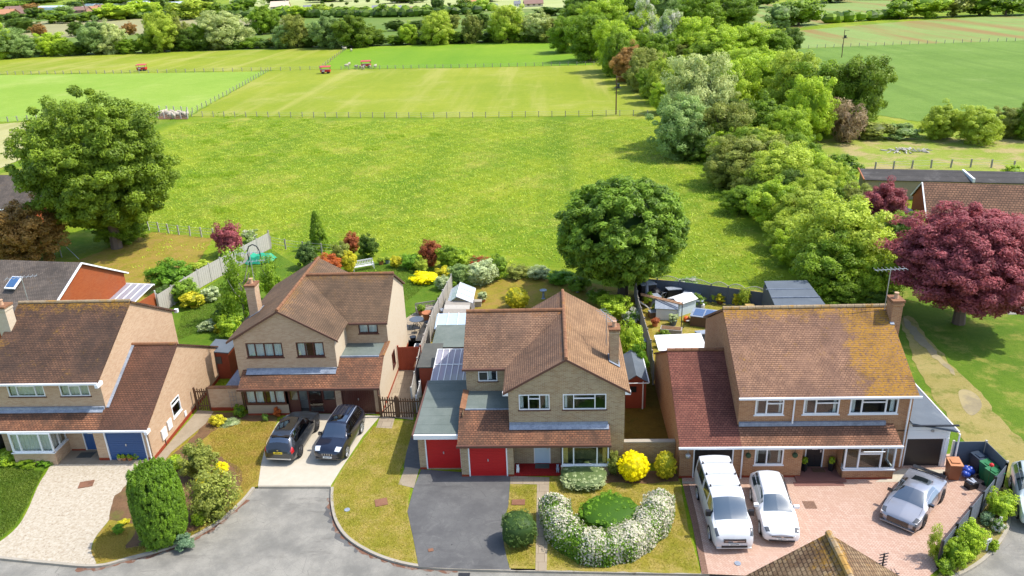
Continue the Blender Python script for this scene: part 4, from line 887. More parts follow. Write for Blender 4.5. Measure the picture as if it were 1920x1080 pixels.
lm('purple',(80,28,34),(172,96,98));lm('copper',(110,52,34),(176,104,60));lm('bronze',(92,84,34),(170,130,70));lm('rust',(130,62,28),(206,120,56))
lm('yew',(34,68,14),(104,142,38),tl=.2);lm('golden',(210,196,0),(250,240,20));lm('gold2',(130,140,20),(216,204,60));lm('blossom',(70,104,40),(120,150,60),(236,232,220))
lm('white',(96,120,60),(160,176,110),(238,232,214));lm('variegated',(104,124,76),(196,204,160));lm('hedge',(52,96,22),(112,158,48));lm('twig',(110,92,66),(164,142,108))
lm('hedgew',(44,84,20),(100,138,42),(250,240,216));lm('redtip',(60,96,34),(130,160,60),(190,64,44));lm('teal',(44,76,36),(104,134,74));lm('bluegrey',(70,100,70),(130,156,124))
BARK=paint('bark',(.14,.10,.07),.9,var=.3,scale=6);BARKP=paint('pale_bark',(.32,.28,.22),.9,var=.3)
_ti=[0]
def plant(x,y,rx,ry,rz,zc,kind,col,name='tree',label=None,cat=None,group=None,rot=None,var=None,trunk=True,bark=None,lean=0):
    i=_ti[0];_ti[0]+=1;rnd=random.Random(i*17+3)
    var=rnd.randrange(3) if var is None else var
    root=empty(name,(x,y,0),label=label,cat=cat or name.replace('_',' '),group=group)
    me=cm(kind,var);o=link(bpy.data.objects.new('crown' if trunk else 'foliage',me));o.parent=root;o.scale=(rx,ry,rz);o.location=(0,0,zc)
    o.rotation_euler=(0,lean,rnd.uniform(0,6.28) if rot is None else rot)
    o.material_slots[0].link='OBJECT';o.material_slots[0].material=L[col]
    if trunk:
        t=link(bpy.data.objects.new('trunk',TM[i%4]));t.parent=root;hh=(zc+rz*.7);s_=max(.6,min(hh,rx*1.4));t.scale=(s_*1.1,s_*1.1,hh/.7*.8)
        t.rotation_euler=(0,lean*.5,i);t.material_slots[0].link='OBJECT';t.material_slots[0].material=bark or BARK
    return root
def tree(cx,y0,y1,w,col,kind='tree',clear=.6,**k):
    # silhouette in the photograph (centre x, top y, bottom y, width) -> real tree standing on the ground
    cz=3.
    for _ in range(8):
        p=P(cx,(y0+y1)/2,cz);s=scale_at(p);a=(y1-y0)/2/s;rx=w/2/s;al=math.asin(min(.9,(CAMH-cz)/dist(p)))
        rz=math.sqrt(max(a*a-(rx*math.sin(al))**2,(.45*min(a,rx))**2))/math.cos(al);cz=.5*cz+.5*(rz+clear)
    return plant(p[0],p[1],rx,rx,rz,cz,kind,col,**k)
def shrub(cx,y0,y1,w,col,kind='bush',name='shrub',clear=-.05,**k): return tree(cx,y0,y1,w,col,kind,clear,name=name,trunk=False,**k)
# ---- hero trees
tree(186,196,452,268,'walnut','big',1.2,label='large round green tree in the meadow edge behind the left houses',var=0,name='broadleaf_tree')
tree(1170,322,545,262,'glossy','hero',.8,label='round dense glossy green tree at the end of the centre garden',var=1,name='broadleaf_tree')
tree(1820,374,604,284,'purple','big',.7,label='wide purple leaved tree on the open grass at the right',var=1,name='purple_tree',cat='tree')
tree(1662,340,435,90,'purple','tree',.8,label='small purple tree in front of the flat garage row',name='purple_tree',cat='tree')
tree(36,372,490,150,'bronze','tree',.5,label='copper and bronze leaved tree before the grey roof at the left edge',name='copper_tree',cat='tree',var=1)
tree(225,385,455,96,'mid','tree',.1,label='low green bushy tree under the right side of the large tree',name='broadleaf_tree')
# ---- tree belt on the right of the meadow (near to far)
G='trees of the belt along the right side of the meadow'
belt=[(1585,365,530,185,'yellow',.4,'wide yellow green tree left of the purple tree'),(1560,440,560,150,'mid',.2,'dark green tree below the wide yellow green one'),(1630,470,570,110,'fresh',.1,'fresh green tree just behind the lichened roof'),
(1452,335,425,110,'fresh',.2,''),(1500,350,440,110,'yellow',.2,''),(1395,250,345,130,'olive',.2,''),(1465,270,370,130,'yellow',.2,''),(1345,240,300,80,'fresh',.1,''),
(1310,98,262,124,'silver',.8,'tall silver leaved tree at the bend of the belt'),(1275,180,290,110,'grey',.3,'grey green willowy tree at the foot of the silver one'),(1375,110,210,90,'fresh',.8,''),(1440,98,200,120,'fresh',.8,''),(1490,95,225,110,'yellow',.8,''),(1545,110,235,130,'mid',.8,'dark round tree at the right of the belt cluster'),(1615,105,240,115,'walnut',.8,'rounded green tree at the right end of the cluster'),(1520,140,260,90,'fresh',.6,''),
(1360,190,290,110,'olive',.3,''),(1430,185,280,110,'mid',.3,''),(1480,200,290,80,'fresh',.3,''),(1300,250,300,60,'dark',.1,''),(1350,285,350,70,'olive',.1,''),(1420,300,370,90,'olive',.1,''),(1510,275,350,90,'mid',.1,''),(1545,375,440,90,'mid',.1,''),
(1215,90,160,80,'olive',.4,''),(1180,86,150,70,'bronze',.4,'bronze tinted tree on the field edge of the belt'),(1240,110,190,70,'yellow',.3,''),(1200,110,170,50,'olive',.2,''),(1250,150,210,60,'fresh',.2,''),
(1150,40,130,80,'fresh',.4,''),(1105,25,110,90,'mid',.4,''),(1060,30,95,70,'mid',.4,''),(1130,0,70,90,'fresh',.4,''),(1190,20,100,80,'fresh',.4,''),(1085,5,60,70,'mid',.4,''),(1180,-25,45,90,'mid',.4,''),(1110,-20,30,80,'dark',.4,''),
(1205,0,95,60,'white',1.,'tall pale blossoming tree inside the belt'),(1255,15,110,60,'white',1.,'pale blossoming tree right of the tallest one'),(1230,60,130,70,'mid',.4,''),(1290,30,115,90,'fresh',.4,''),(1340,50,125,100,'fresh',.4,''),(1400,45,115,90,'fresh',.4,''),(1450,55,110,80,'mid',.4,''),(1480,50,100,50,'dark',.3,'dark tree ending the wood beside the striped crop'),(1310,-10,60,90,'mid',.5,''),(1375,-5,55,90,'mid',.5,''),(1270,-30,40,90,'grey',.5,''),(1350,-45,10,120,'dark',.5,''),(1240,-40,20,100,'mid',.5,'')]
belt+=[(1560,300,380,90,'mid',.1,''),(1610,345,420,80,'olive',.1,''),(1480,400,470,90,'yellow',.1,''),(1540,335,400,100,'yellow',.1,''),(1500,430,500,90,'fresh',.1,''),(1400,345,400,80,'mid',.1,''),(1425,240,310,100,'yellow',.1,''),(1480,300,350,80,'olive',.1,''),(1590,520,585,80,'mid',.1,''),(1650,540,590,60,'dark',.1,''),(1340,150,230,80,'silver',.6,'second silver tree right behind the tall silver one'),(1270,120,190,70,'mid',.3,''),(1160,60,140,60,'mid',.3,''),(1215,130,180,50,'mid',.2,''),(1320,80,130,70,'mid',.3,''),(1400,90,140,70,'fresh',.3,'')]
_r=random.Random(12);_cl=[(1070,40),(1150,85),(1215,135),(1290,195),(1350,265),(1410,330),(1480,395),(1550,460),(1620,520)]
for _k in range(64):
    _t=_r.random()*7.99;_i=int(_t);_f=_t-_i;_x=_cl[_i][0]*(1-_f)+_cl[_i+1][0]*_f;_y=_cl[_i][1]*(1-_f)+_cl[_i+1][1]*_f
    _s=.32+_y/520*.55;_x+=_r.uniform(-6,110)*(_s+.35);_y+=_r.uniform(-14,8);_w=_r.uniform(62,92)*_s*1.25
    if 1380<_x<1640 and 60<_y<130: continue
    belt.append((_x,_y-_w*_r.uniform(.75,1.),_y+_w*.1,_w,_r.choice(['mid','fresh','olive','mid','yellow','dark']),.2,''))
names={'fresh':'fresh green','mid':'mid green','yellow':'yellow green','olive':'olive green','dark':'dark green','silver':'silver','grey':'grey green','walnut':'green','bronze':'bronze','white':'pale blossoming'}
def where(cx,y): 
    return ('near end' if y>400 else 'bend' if y>180 else 'middle' if y>100 else 'far end')
for cx,y0,y1,w_,col,cl,lab in belt:
    tree(cx,y0,y1,w_,col,'tree',cl,name='broadleaf_tree',cat='tree',var=(cx//7)%3+(10 if col=='white' else 0),label=lab or f'{names[col]} tree at the {where(cx,y1)} of the tree belt',group=None if lab else f'{names[col]} trees at the {where(cx,y1)} of the belt')
tree(1585,180,265,75,'twig','dead',.1,name='bare_tree',cat='tree',label='bare brown twiggy tree at the right foot of the belt')
for cx,y0,y1,w_,col,lab in ((1765,196,262,72,'yellow','left of three pale bushes along the crop field edge'),(1832,200,270,78,'yellow','middle and broadest pale bush along the crop field edge'),(1893,200,258,60,'olive','olive bush along the crop field edge, by the right edge'),(1935,190,262,60,'mid','green bush cut by the right edge beside the crop')):
    shrub(cx,y0,y1,w_,col,'tree',label=lab)
for cx,y0,y1,w_,col,lab in ((1580,288,335,70,'mid','rounded green bush left of the flat garage row'),(1550,300,345,50,'dark','dark bush beside the belt and the dry clearing'),(1600,330,350,60,'fresh','low fresh bush by the flat garage wall end'),(1800,330,347,60,'dark','low dark bush in front of the flat garage row'),(1640,225,262,70,'olive','olive scrub under the crop field corner'),(1690,232,262,60,'grey','pale scrub along the crop field corner'),(1900,310,330,40,'fresh','small green bush behind the garage row at the right edge')):
    shrub(cx,y0,y1,w_,col,'low',label=lab)
# ---- tree line behind the fields
line=[(20,52,106,60,'grey'),(60,70,104,50,'grey'),(95,60,102,46,'fresh'),(180,40,98,66,'grey'),(210,44,98,44,'silver'),(150,78,100,36,'mid'),(240,72,98,40,'mid'),(275,62,96,40,'mid'),(300,20,94,66,'yellow'),(330,32,92,40,'olive'),(352,52,92,42,'dark'),(372,44,90,40,'mid'),(415,22,88,80,'silver'),(385,66,90,30,'mid'),(450,68,88,34,'dark'),(480,70,87,34,'mid'),(510,72,87,36,'dark'),(552,28,87,50,'olive'),(535,48,88,44,'grey'),(585,62,86,40,'dark'),(618,30,87,64,'grey'),(660,28,86,66,'walnut'),(690,50,84,50,'walnut'),(710,70,83,30,'dark'),(765,44,81,40,'fresh'),(740,66,82,30,'mid'),(795,62,80,36,'dark'),(820,22,80,54,'yellow'),(850,60,79,36,'mid'),(885,28,78,36,'olive'),(915,62,77,36,'dark'),(950,8,76,60,'yellow'),(935,40,76,40,'fresh'),(975,50,76,40,'mid'),(1005,24,75,60,'silver'),(1035,34,76,50,'olive'),(1010,58,76,40,'dark'),(870,62,78,30,'dark'),(-10,40,108,50,'fresh'),(120,74,103,34,'mid'),(40,34,60,50,'dark')]
spot={True:'left part',False:'right part'}
for cx,y0,y1,w_,col in line:
    tree(cx,y0,y1,w_*1.12,col,'tree',.4,name='broadleaf_tree',cat='tree',label=f'{names[col]} tree in the {spot[cx<520]} of the line behind the paddocks',group=f'{names[col]} trees, {spot[cx<520]} of the line',var=(cx//5)%3)
# hedge under the line trees, bushes one can tell apart
for i in range(38):
    cx=-10+i*28;yb=107-.034*cx+ (0 if cx<600 else 1)
    if 128<cx<140 or 715<cx<732: continue
    shrub(cx,yb-17-(i*7)%9,yb,38,['dark','mid','dark','olive'][i%4],'low',label=f'{["dark green","mid green","dark green","olive green"][i%4]} hedge bush under the tree line behind the paddocks',group=f'{["dark green","mid green","dark green","olive green"][i%4]} hedge bushes under the line',name='hedge_bush',cat='bush')
# pasture trees
for cx,y0,y1,w_,col,lab in ((72,45,66,28,'bronze','small brownish round tree alone in the far pasture, leftmost'),(143,41,66,30,'dark','dark round tree alone in the tan pasture'),(241,43,64,26,'bronze','bronze round tree beside the silver trees in the far pasture'),(492,10,62,58,'mid','big round tree standing in the far pasture'),(464,46,64,18,'dark','small dark tree left of the big pasture tree'),(512,42,62,18,'dark','small dark tree right of the big pasture tree'),(741,38,56,40,'dark','dark clump left in the far pasture beyond the line'),(785,38,54,42,'dark','dark clump right in the far pasture beyond the line'),(850,28,52,30,'olive','round tree between the yellow and olive line trees'),(905,25,52,34,'dark','dark tree behind the tall yellow one')):
    tree(cx,y0,y1,w_,col,'tree',.3,name='broadleaf_tree',cat='tree',label=lab)
# far hedges and village trees
def hedge(pts,wd,hh,col,label,name='hedge',seed=1):
    q=[Vector(P(*a)) for a in pts];root=empty(name,q[0],label=label,cat='hedge');V=[];rng=np.random.default_rng(seed)
    m=MB()
    for i in range(len(q)-1):
        a,b=q[i],q[i+1];d=(b-a).normalized();n=Vector((-d.y,d.x,0))*wd/2;k=max(2,int((b-a).length/(wd*.8)))
        for j in range(k):
            c=a+(b-a)*((j+.5)/k);s=rng.uniform(.8,1.2);m.ell((c.x+rng.uniform(-.2,.2)*wd,c.y,hh*.5),(wd*.62*s,wd*.55,hh*.55*s),7,5,rng.uniform(0,3))
    nf=len(m.f)
    me=bpy.data.meshes.new('foliage');vv=np.array(m.v)-np.array([q[0].x,q[0].y,0]);vv+=rng.normal(0,.06*hh,vv.shape);me.from_pydata(vv.tolist(),[],m.f);me.update()
    at=me.attributes.new('tint','FLOAT','FACE');at.data.foreach_set('value',rng.random(len(me.polygons)).astype('f'));me.attributes.new('flower','FLOAT','FACE')
    me.materials.append(L[col]);o=link(bpy.data.objects.new('foliage',me));o.parent=root;return root
hedge([(105,39),(310,34),(620,33),(760,32),(860,28),(905,26)],7,5,'dark','long dark clipped hedge across the far pasture')
hedge([(520,24),(700,27),(860,22),(930,20)],8,5,'mid','second looser hedge beyond the clipped one')
hedge([(1540,44),(1640,38),(1700,30)],6,4,'mid','low hedge between the striped crop and the brown field')
far=[(20,22,44,50,'dark'),(65,14,34,44,'dark'),(30,36,52,40,'dark'),(100,20,42,60,'mid'),(130,28,42,40,'dark'),(155,24,40,36,'mid'),(215,6,36,70,'fresh'),(180,18,38,50,'mid'),(235,16,34,40,'yellow'),(265,0,30,70,'fresh'),(300,-2,22,50,'dark'),(355,-4,34,80,'yellow'),(330,8,32,40,'mid'),(405,8,32,50,'mid'),(440,6,30,46,'mid'),(380,-12,16,60,'dark'),(455,-8,20,60,'mid'),(120,8,28,36,'grey'),(60,4,24,30,'bronze'),(140,0,18,40,'dark'),(20,0,20,60,'mid'),(200,-12,10,90,'dark'),(300,-14,4,100,'dark'),(60,-4,8,100,'dark'),(560,10,32,50,'fresh'),(600,8,26,40,'yellow'),(640,14,28,40,'mid'),(680,14,28,30,'mid'),(720,8,30,30,'mid'),(822,-6,26,28,'dark'),(790,12,26,36,'mid'),(870,0,24,40,'mid'),(900,-4,18,40,'fresh'),(760,-6,4,80,'dark'),(900,-16,2,90,'dark'),(620,-14,2,90,'dark'),(520,-12,6,60,'dark'),(1030,12,28,60,'dark'),(1075,-6,16,40,'mid'),
(1500,-8,44,90,'mid'),(1465,4,48,60,'grey'),(1690,-4,32,60,'mid'),(1740,-12,30,80,'fresh'),(1790,-14,28,70,'olive'),(1840,-16,26,80,'mid'),(1890,-14,26,70,'mid'),(1935,-14,24,70,'fresh'),(1720,-24,16,90,'dark'),(1820,-30,10,110,'dark'),(1910,-30,8,110,'dark'),(1560,-30,2,90,'dark'),(1420,-20,12,80,'dark'),(1660,-30,-4,90,'dark')]
for cx,y0,y1,w_,col in far:
    z_='beyond the left pasture' if cx<500 else 'around the distant village' if cx<1200 else 'beyond the crop fields'
    tree(cx,y0,y1,w_,col,'low',.5,name='broadleaf_tree',cat='tree',label=f'distant {names[col]} tree {z_}',group=f'distant {names[col]} trees {z_}')
# ---- shrubs of the front gardens
tree(296,872,1020,104,'yew','column',.0,name='conifer',cat='conifer',label='tall dense columnar conifer on the island bed by the gravel',var=0)
shrub(372,828,900,78,'olive','bush',name='heather_shrub',label='dark round shrub behind the columnar conifer')
shrub(392,876,978,92,'olive','loose',label='open twiggy shrub right of the columnar conifer',name='shrub');shrub(392,905,978,78,'olive','bush',label='olive shrub low among the open twiggy one')
shrub(415,866,892,30,'golden','bush',label='bright yellow shrub top beside the dark round shrub');shrub(385,885,930,46,'gold2','loose',label='yellow flecked shrub over bare stems')
shrub(300,985,1028,70,'glossy','bush',label='fresh rounded shrub at the foot of the columnar conifer');shrub(345,1000,1032,34,'bluegrey','low',label='blue grey shrub by the kerb at the conifer foot')
shrub(222,980,1002,24,'hedge','bush',label='small green cushion shrub by the gravel edge');shrub(232,970,985,20,'gold2','low',label='small yellow green cushion plant by the gravel edge')
shrub(372,955,985,30,'fresh','low',label='spiky yucca plant between conifer and kerb',name='yucca')
shrub(330,850,880,30,'fresh','low',label='pale green plant by the path at the blue garage corner')
shrub(58,850,878,54,'mid','bush',label='feathery green shrub under the left bay window');shrub(15,845,872,40,'fresh','low',label='green flower clump at the left edge below the bay');shrub(92,848,872,44,'hedge','bush',label='bright green mound beside the bay corner')
shrub(973,955,1026,74,'teal','box',name='clipped_bush',cat='bush',label='square clipped grey green bush beside the dark driveway')
shrub(1094,868,914,98,'variegated','box',name='variegated_bush',cat='bush',label='low variegated bush under the centre living room window')
shrub(1188,842,904,64,'golden','clip',name='golden_bush',cat='bush',label='vivid yellow round bush in front of the garden wall');shrub(1248,843,900,46,'gold2','clip',name='speckled_bush',cat='bush',label='green and yellow speckled bush at the wall end');shrub(1150,845,890,34,'olive','bush',label='dull olive bush between window and vivid yellow bush')
shrub(1408,0,1,1,'mid') if False else None
# crescent hedge with white flowers around a clipped green block
def crescent():
    ctr=P(1137,968);root=empty('crescent_hedge',(ctr[0],ctr[1],0),label='crescent shaped hedge covered in white flowers on the front lawn',cat='hedge')
    pts=smoothline([(1040,958),(1044,985),(1062,1015),(1105,1040),(1150,1040),(1195,1020),(1228,985),(1238,945)],10)
    q=[P(a,b,0) for a,b in pts];rng=np.random.default_rng(5);N=46000
    t=rng.random(N)*(len(q)-1);i=t.astype(int);f=t-i;A=np.array([a[:2] for a in q]);base=A[i]*(1-f)[:,None]+A[np.minimum(i+1,len(q)-1)]*f[:,None]
    d=A[np.minimum(i+1,len(q)-1)]-A[i];d/=np.linalg.norm(d,axis=1)[:,None];nn=np.stack([-d[:,1],d[:,0]],1)
    e=np.minimum(t,len(q)-1-t)/3.;wd=.78*np.sqrt(np.clip(e,.15,1));hh=1.25*np.clip(e,.6,1)**.5
    th=rng.uniform(-.15,math.pi+.15,N);lump=1+.06*np.sin(t*.45)+.05*np.sin(t*.9+th*2)
    off=np.cos(th)*wd*lump;zz=np.abs(np.sin(th))**.7*hh*lump*np.sign(np.sin(th)).clip(0,1)+rng.normal(0,.03,N)
    zz=np.where(rng.random(N)<.35,rng.random(N)*hh*.85,zz);
    sidef=np.where(zz<hh*.8*np.ones(N),1,1)
    pos=np.concatenate([base+nn*(off*rng.uniform(.93,1.04,N))[:,None],zz[:,None]],1)
    nrm=np.concatenate([nn*np.cos(th)[:,None],np.abs(np.sin(th))[:,None]],1)+rng.normal(size=(N,3))*.5;nrm/=np.linalg.norm(nrm,axis=1)[:,None]
    a=np.cross(nrm,rng.normal(size=(N,3)));a/=np.linalg.norm(a,axis=1)[:,None];b=np.cross(nrm,a);s=(.05*rng.uniform(.6,1.4,N))[:,None]
    v=np.empty((N,4,3));v[:,0]=pos-a*s;v[:,1]=pos+b*s*.8;v[:,2]=pos+a*s;v[:,3]=pos-b*s*.8
    cl=np.sin(t*.4+1)+np.sin(pos[:,0]*5)*.5+np.sin(pos[:,1]*6+pos[:,0]*3)*.5
    pf=np.clip(.58+.22*cl+.25*(zz/hh-.55)+np.where(t/len(q)>.55,.12,0)-np.where((t/len(q)>.2)&(t/len(q)<.55)&(pos[:,1]<base[:,1]),.22,0),.04,.8)
    fl=(rng.random(N)<pf).astype('f')
    # solid heart of the hedge
    core=MB()
    for k in range(0,len(q)-1):
        ee=max(.15,min(1,min(k,len(q)-1-k)/3.));core.ell((q[k][0],q[k][1],.45*ee),(.55*math.sqrt(ee),.55*math.sqrt(ee),.55*ee+.1),8,6)
    V=np.vstack([v.reshape(-1,3),np.array(core.v)])-np.array([ctr[0],ctr[1],0]);F=[tuple(r) for r in np.arange(N*4).reshape(-1,4)]+[tuple(x+N*4 for x in f_) for f_ in core.f]
    me=bpy.data.meshes.new('foliage');me.from_pydata(V.tolist(),[],F);me.update();n2=len(core.f)
    for nm,ar in (('tint',np.concatenate([rng.random(N),np.zeros(n2)])),('flower',np.concatenate([fl,np.zeros(n2)]))):
        at=me.attributes.new(nm,'FLOAT','FACE');at.data.foreach_set('value',ar.astype('f'))
    me.materials.append(L['hedgew']);o=link(bpy.data.objects.new('foliage',me));o.parent=root
crescent()
shrub(1144,928,1000,124,'hedge','box',name='clipped_hedge_block',cat='hedge',label='clipped plain green hedge block inside the flowering crescent')
# right front bed
shrub(1877,917,975,62,'fresh','bush',label='round green shrub on the bed nearest the parked white car');shrub(1820,975,1050,60,'fresh','bush',label='green shrub below the slatted fence, middle of the bed');shrub(1790,1005,1065,60,'fresh','bush',label='green shrub at the lower end of the slatted fence')
shrub(1756,985,1050,34,'yellow','loose',label='yellow green leafy plant inside the lower fence end');shrub(1852,958,985,30,'bluegrey','low',label='violet flowering plant beside the slatted fence');shrub(1872,972,1000,26,'blossom','low',label='white flowering plant near the curved kerb',var=11);shrub(1862,1010,1035,20,'fresh','low',label='small green plant right of the street name sign')
shrub(1772,1040,1075,40,'mid','low',label='low green shrub at the bottom fence post')
# ---- back garden of the left house
for cx,y0,y1,w_,col,kd_,lab in ((426,415,482,62,'purple','bush','deep red tree by the grey timber fence'),(318,487,545,86,'hedge','bush','leafy green bush left of the timber fence'),(345,520,570,56,'glossy','bush','blue green bush below the leafy bush'),(305,535,572,50,'teal','bush','dark teal shrub by the left house back corner'),(360,545,580,44,'gold2','low','yellow flowered border plant behind the left house'),(395,535,565,40,'variegated','low','pale border plant along the timber fence'),(372,487,512,40,'yellow','low','pale yellow shrub beyond the timber fence'),(467,430,455,30,'white','low','white flowering shrub behind the fence top'),
 (595,398,470,44,'mid','cone','upright conifer at the meadow edge'),(575,455,505,44,'teal','bush','weeping teal shrub below the upright conifer'),(615,476,520,60,'rust','bush','orange rust shrub behind the second house roof'),(640,452,500,42,'olive','bush','olive flowering shrub right of the upright conifer'),(655,470,512,30,'gold2','bush','speckled green shrub left of the white bench'),(660,436,475,34,'copper','bush','coppery shrub behind the bench'),(690,440,485,44,'dark','bush','dark leafy shrub right above the bench'),
 (742,478,502,26,'gold2','bush','yellow green ball shrub at the lawn edge'),(770,474,506,44,'hedge','bush','green mound shrub next to the yellow ball'),(806,450,500,46,'copper','bush','red bronze tree in the middle of the border'),(790,485,512,30,'yellow','bush','yellow conifer shrub under the bronze tree'),(795,506,534,50,'golden','low','bright yellow spreading shrub on the lush lawn'),(840,455,505,50,'mid','bush','green shrub right of the bronze tree'),(860,462,500,50,'fresh','bush','fresh green shrub with bamboo leaves in the border'),(832,515,545,36,'variegated','bush','pale shrub left of the fence point'),(862,490,535,50,'grey','bush','grey green round shrub behind the greenhouse'),(903,484,536,64,'variegated','bush','pale flowering shrub right of the grey one'),(900,478,498,50,'redtip','bush','red tipped photinia above the pale shrub'),(935,475,525,40,'glossy','bush','glossy dark shrub left of the meadow hedge'),(830,498,520,30,'gold2','low','yellow plant beside the border gap'),
 (970,495,524,50,'olive','bush','dull hedge bush starting the meadow hedge'),(1010,497,525,50,'variegated','bush','variegated hedge bush in the meadow hedge'),(1050,505,535,56,'hedge','bush','green hedge bush left of the round tree'),(1085,515,548,50,'glossy','bush','dark hedge bush under the round tree'),
 (969,536,582,50,'gold2','clip','round clipped yellow green ball bush behind the centre house'),(1150,548,600,70,'fresh','bush','bright green bush behind the centre roof'),(1182,600,690,62,'fresh','bush','tall fresh green bush beside the small summerhouse'),(1187,575,610,44,'blossom','bush','white flowering bush along the side fence'),(1120,540,570,50,'mid','bush','green bush under the round tree shade'),(1195,640,720,40,'hedge','bush','green bush between summerhouse and garage wall'),
 (412,570,620,36,'mid','low','small green tree foot behind the second house'),(430,590,635,52,'fresh','bush','bright green shrub left of the second house corner'),(395,595,622,44,'variegated','low','silvery border plants on the back lawn edge'),(415,600,625,30,'gold2','low','yellow green border plant on the back lawn edge'),
 (1382,545,575,24,'gold2','bush','yellow shrub before the slate blue fence'),(1395,535,580,26,'yellow','loose','tall yellowish bamboo shrub before the slate blue fence'),(1310,550,575,30,'mid','low','green potted plant by the slate blue fence'),(1290,518,535,40,'blossom','low','white flowered bush over the slate blue fence')):
    var=12 if col in('blossom','white','redtip') else None
    shrub(cx,y0,y1,w_,col,kd_,label=lab,name='garden_shrub',cat='shrub',var=var)
for cx,lab in ((450,'airy young birch left behind the second house chimney'),(505,'thin airy birch right behind the second house chimney')):
    tree(cx,470 if cx<470 else 480,600 if cx<470 else 560,86 if cx<470 else 50,'mid','loose',.4,name='birch_tree',cat='tree',label=lab,bark=BARKP)
# garden front of H2 wall
for cx,y0,y1,w_,col,lab in ((448,758,782,26,'mid','climber at the foot of the garden wall trellis'),(408,775,800,30,'gold2','yellow dry plants by the timber side gate'),(430,782,800,36,'variegated','pale low plants under the garden wall'),(520,762,782,16,'rust','rose bush with red leaves under the brown window'),(497,775,790,14,'blossom','small white rose under the brown window')):
    shrub(cx,y0,y1,w_,col,'low',label=lab,name='border_plant',cat='plant')
shrub(502,752,761,52,'hedge','low',label='trailing green window box plants under the brown window',name='window_box_plants',cat='plant')
# ================================================================ VEHICLES
def interp(tab,x):
    xs=[r[0] for r in tab]
    if x<=xs[0]: return tab[0][1:]
    if x>=xs[-1]: return tab[-1][1:]
    i=max(k for k in range(len(xs)) if xs[k]<=x);j=min(i+1,len(xs)-1);a=tab[max(i-1,0)];b=tab[i];c=tab[j];d=tab[min(j+1,len(xs)-1)]
    t=(x-b[0])/max(1e-6,c[0]-b[0]);out=[]
    for k in range(1,len(b)):
        h_=c[0]-b[0];m0=(c[k]-a[k])/max(1e-6,c[0]-a[0])*h_;m1=(d[k]-b[k])/max(1e-6,d[0]-b[0])*h_
        if (c[k]-b[k])*(b[k]-a[k])<=0: m0=0
        if (d[k]-c[k])*(c[k]-b[k])<=0: m1=0
        t2=t*t;t3=t2*t;out.append((2*t3-3*t2+1)*b[k]+(t3-2*t2+t)*m0+(-2*t3+3*t2)*c[k]+(t3-t2)*m1)
    return out
class Car:
    # tab rows: y, half width, underside z, belt z, top z, half width at the top.  y=0 is the nose, y grows to the tail
    def __init__(s,tab,crown=.04): s.tab=tab;s.cr=crown;s.L=tab[-1][0]
    def ring(s,y):
        w,zb,zl,zt,wt=interp(s.tab,y);zt=max(zt,zl+.012)
        return [(0,zb),(w*.8,zb),(w*.955,zb+.06),(w,zb+(zl-zb)*.4),(w*.985,zb+(zl-zb)*.75),(w*.94,zl),(wt+(w*.94-wt)*.5,zl+(zt-zl)*.55),(wt,zt-.035*min(1,(zt-zl)*4)-.004),(wt*.8,zt-.004),(wt*.4,zt+s.cr*.7),(0,zt+s.cr)]
    def pt(s,y,t,off=0.):  # t 0..10 over the ring, off pushes outward
        R=s.ring(y);i=min(int(t),9);f=t-i;a=R[max(i-1,0)];b=R[i];c=R[i+1];d=R[min(i+2,10)]
        if i in(1,5,7): x=b[0]+(c[0]-b[0])*f;z=b[1]+(c[1]-b[1])*f
        else:
            q=lambda k:.5*(2*b[k]+(c[k]-a[k])*f*.6+(2*b[k]*-1+2*c[k]-(c[k]-b[k])*0)*0)+0
            x=b[0]+(c[0]-b[0])*f;z=b[1]+(c[1]-b[1])*f
        if off:
            n=Vector((c[1]-b[1],-(c[0]-b[0]))) if i<10 else Vector((0,1))
            n=Vector((c[1]-b[1],b[0]-c[0]));n=n.normalized() if n.length else Vector((0,1))
            if n.x<0 and i<7: n=-n
            if i>=7 and n.y<0: n=-n
            x+=n.x*off;z+=n.y*off
        return x,z
    def grid(s,ys,ts,off=0.,mirror=True,side=1):
        m=MB();row=len(ts)
        for sg in ((1,-1) if mirror else (side,)):
            k=len(m.v)
            for y in ys:
                for t in ts:
                    x,z=s.pt(y,t,off);m.v.append((x*sg,y,z))
            for a in range(len(ys)-1):
                for b in range(row-1):
                    q=(k+a*row+b,k+a*row+b+1,k+(a+1)*row+b+1,k+(a+1)*row+b);m.f.append(q if sg<0 else q[::-1])
        return m
    def body(s):
        ys=list(np.linspace(0,.4,7))+list(np.linspace(.5,s.L-.4,int(s.L/.13)))+list(np.linspace(s.L-.3,s.L,6))
        m=s.grid(ys,list(range(11)))
        for y,fl in ((0,False),(s.L,True)):
            R=s.ring(y);pts=[(x,y,z) for x,z in R]+[(-x,y,z) for x,z in R[-2:0:-1]];m.poly(pts if not fl else pts[::-1])
        return m
def rng_(a,b,n=6): return [a+(b-a)*i/n for i in range(n+1)]
def patch(c,par,name,mat,y0,y1,t0,t1,off=.008,mirror=True,side=1,n=8,yf=None):
    if mirror and t1<9.9:
        patch(c,par,name,mat,y0,y1,t0,t1,off,False,1,n);side=-1;mirror=False
    m=c.grid(rng_(y0,y1,n),rng_(t0,t1,max(1,int((t1-t0)*2))),off,mirror,side);return m.build(name,mat,par,smooth=True,uvs=False)
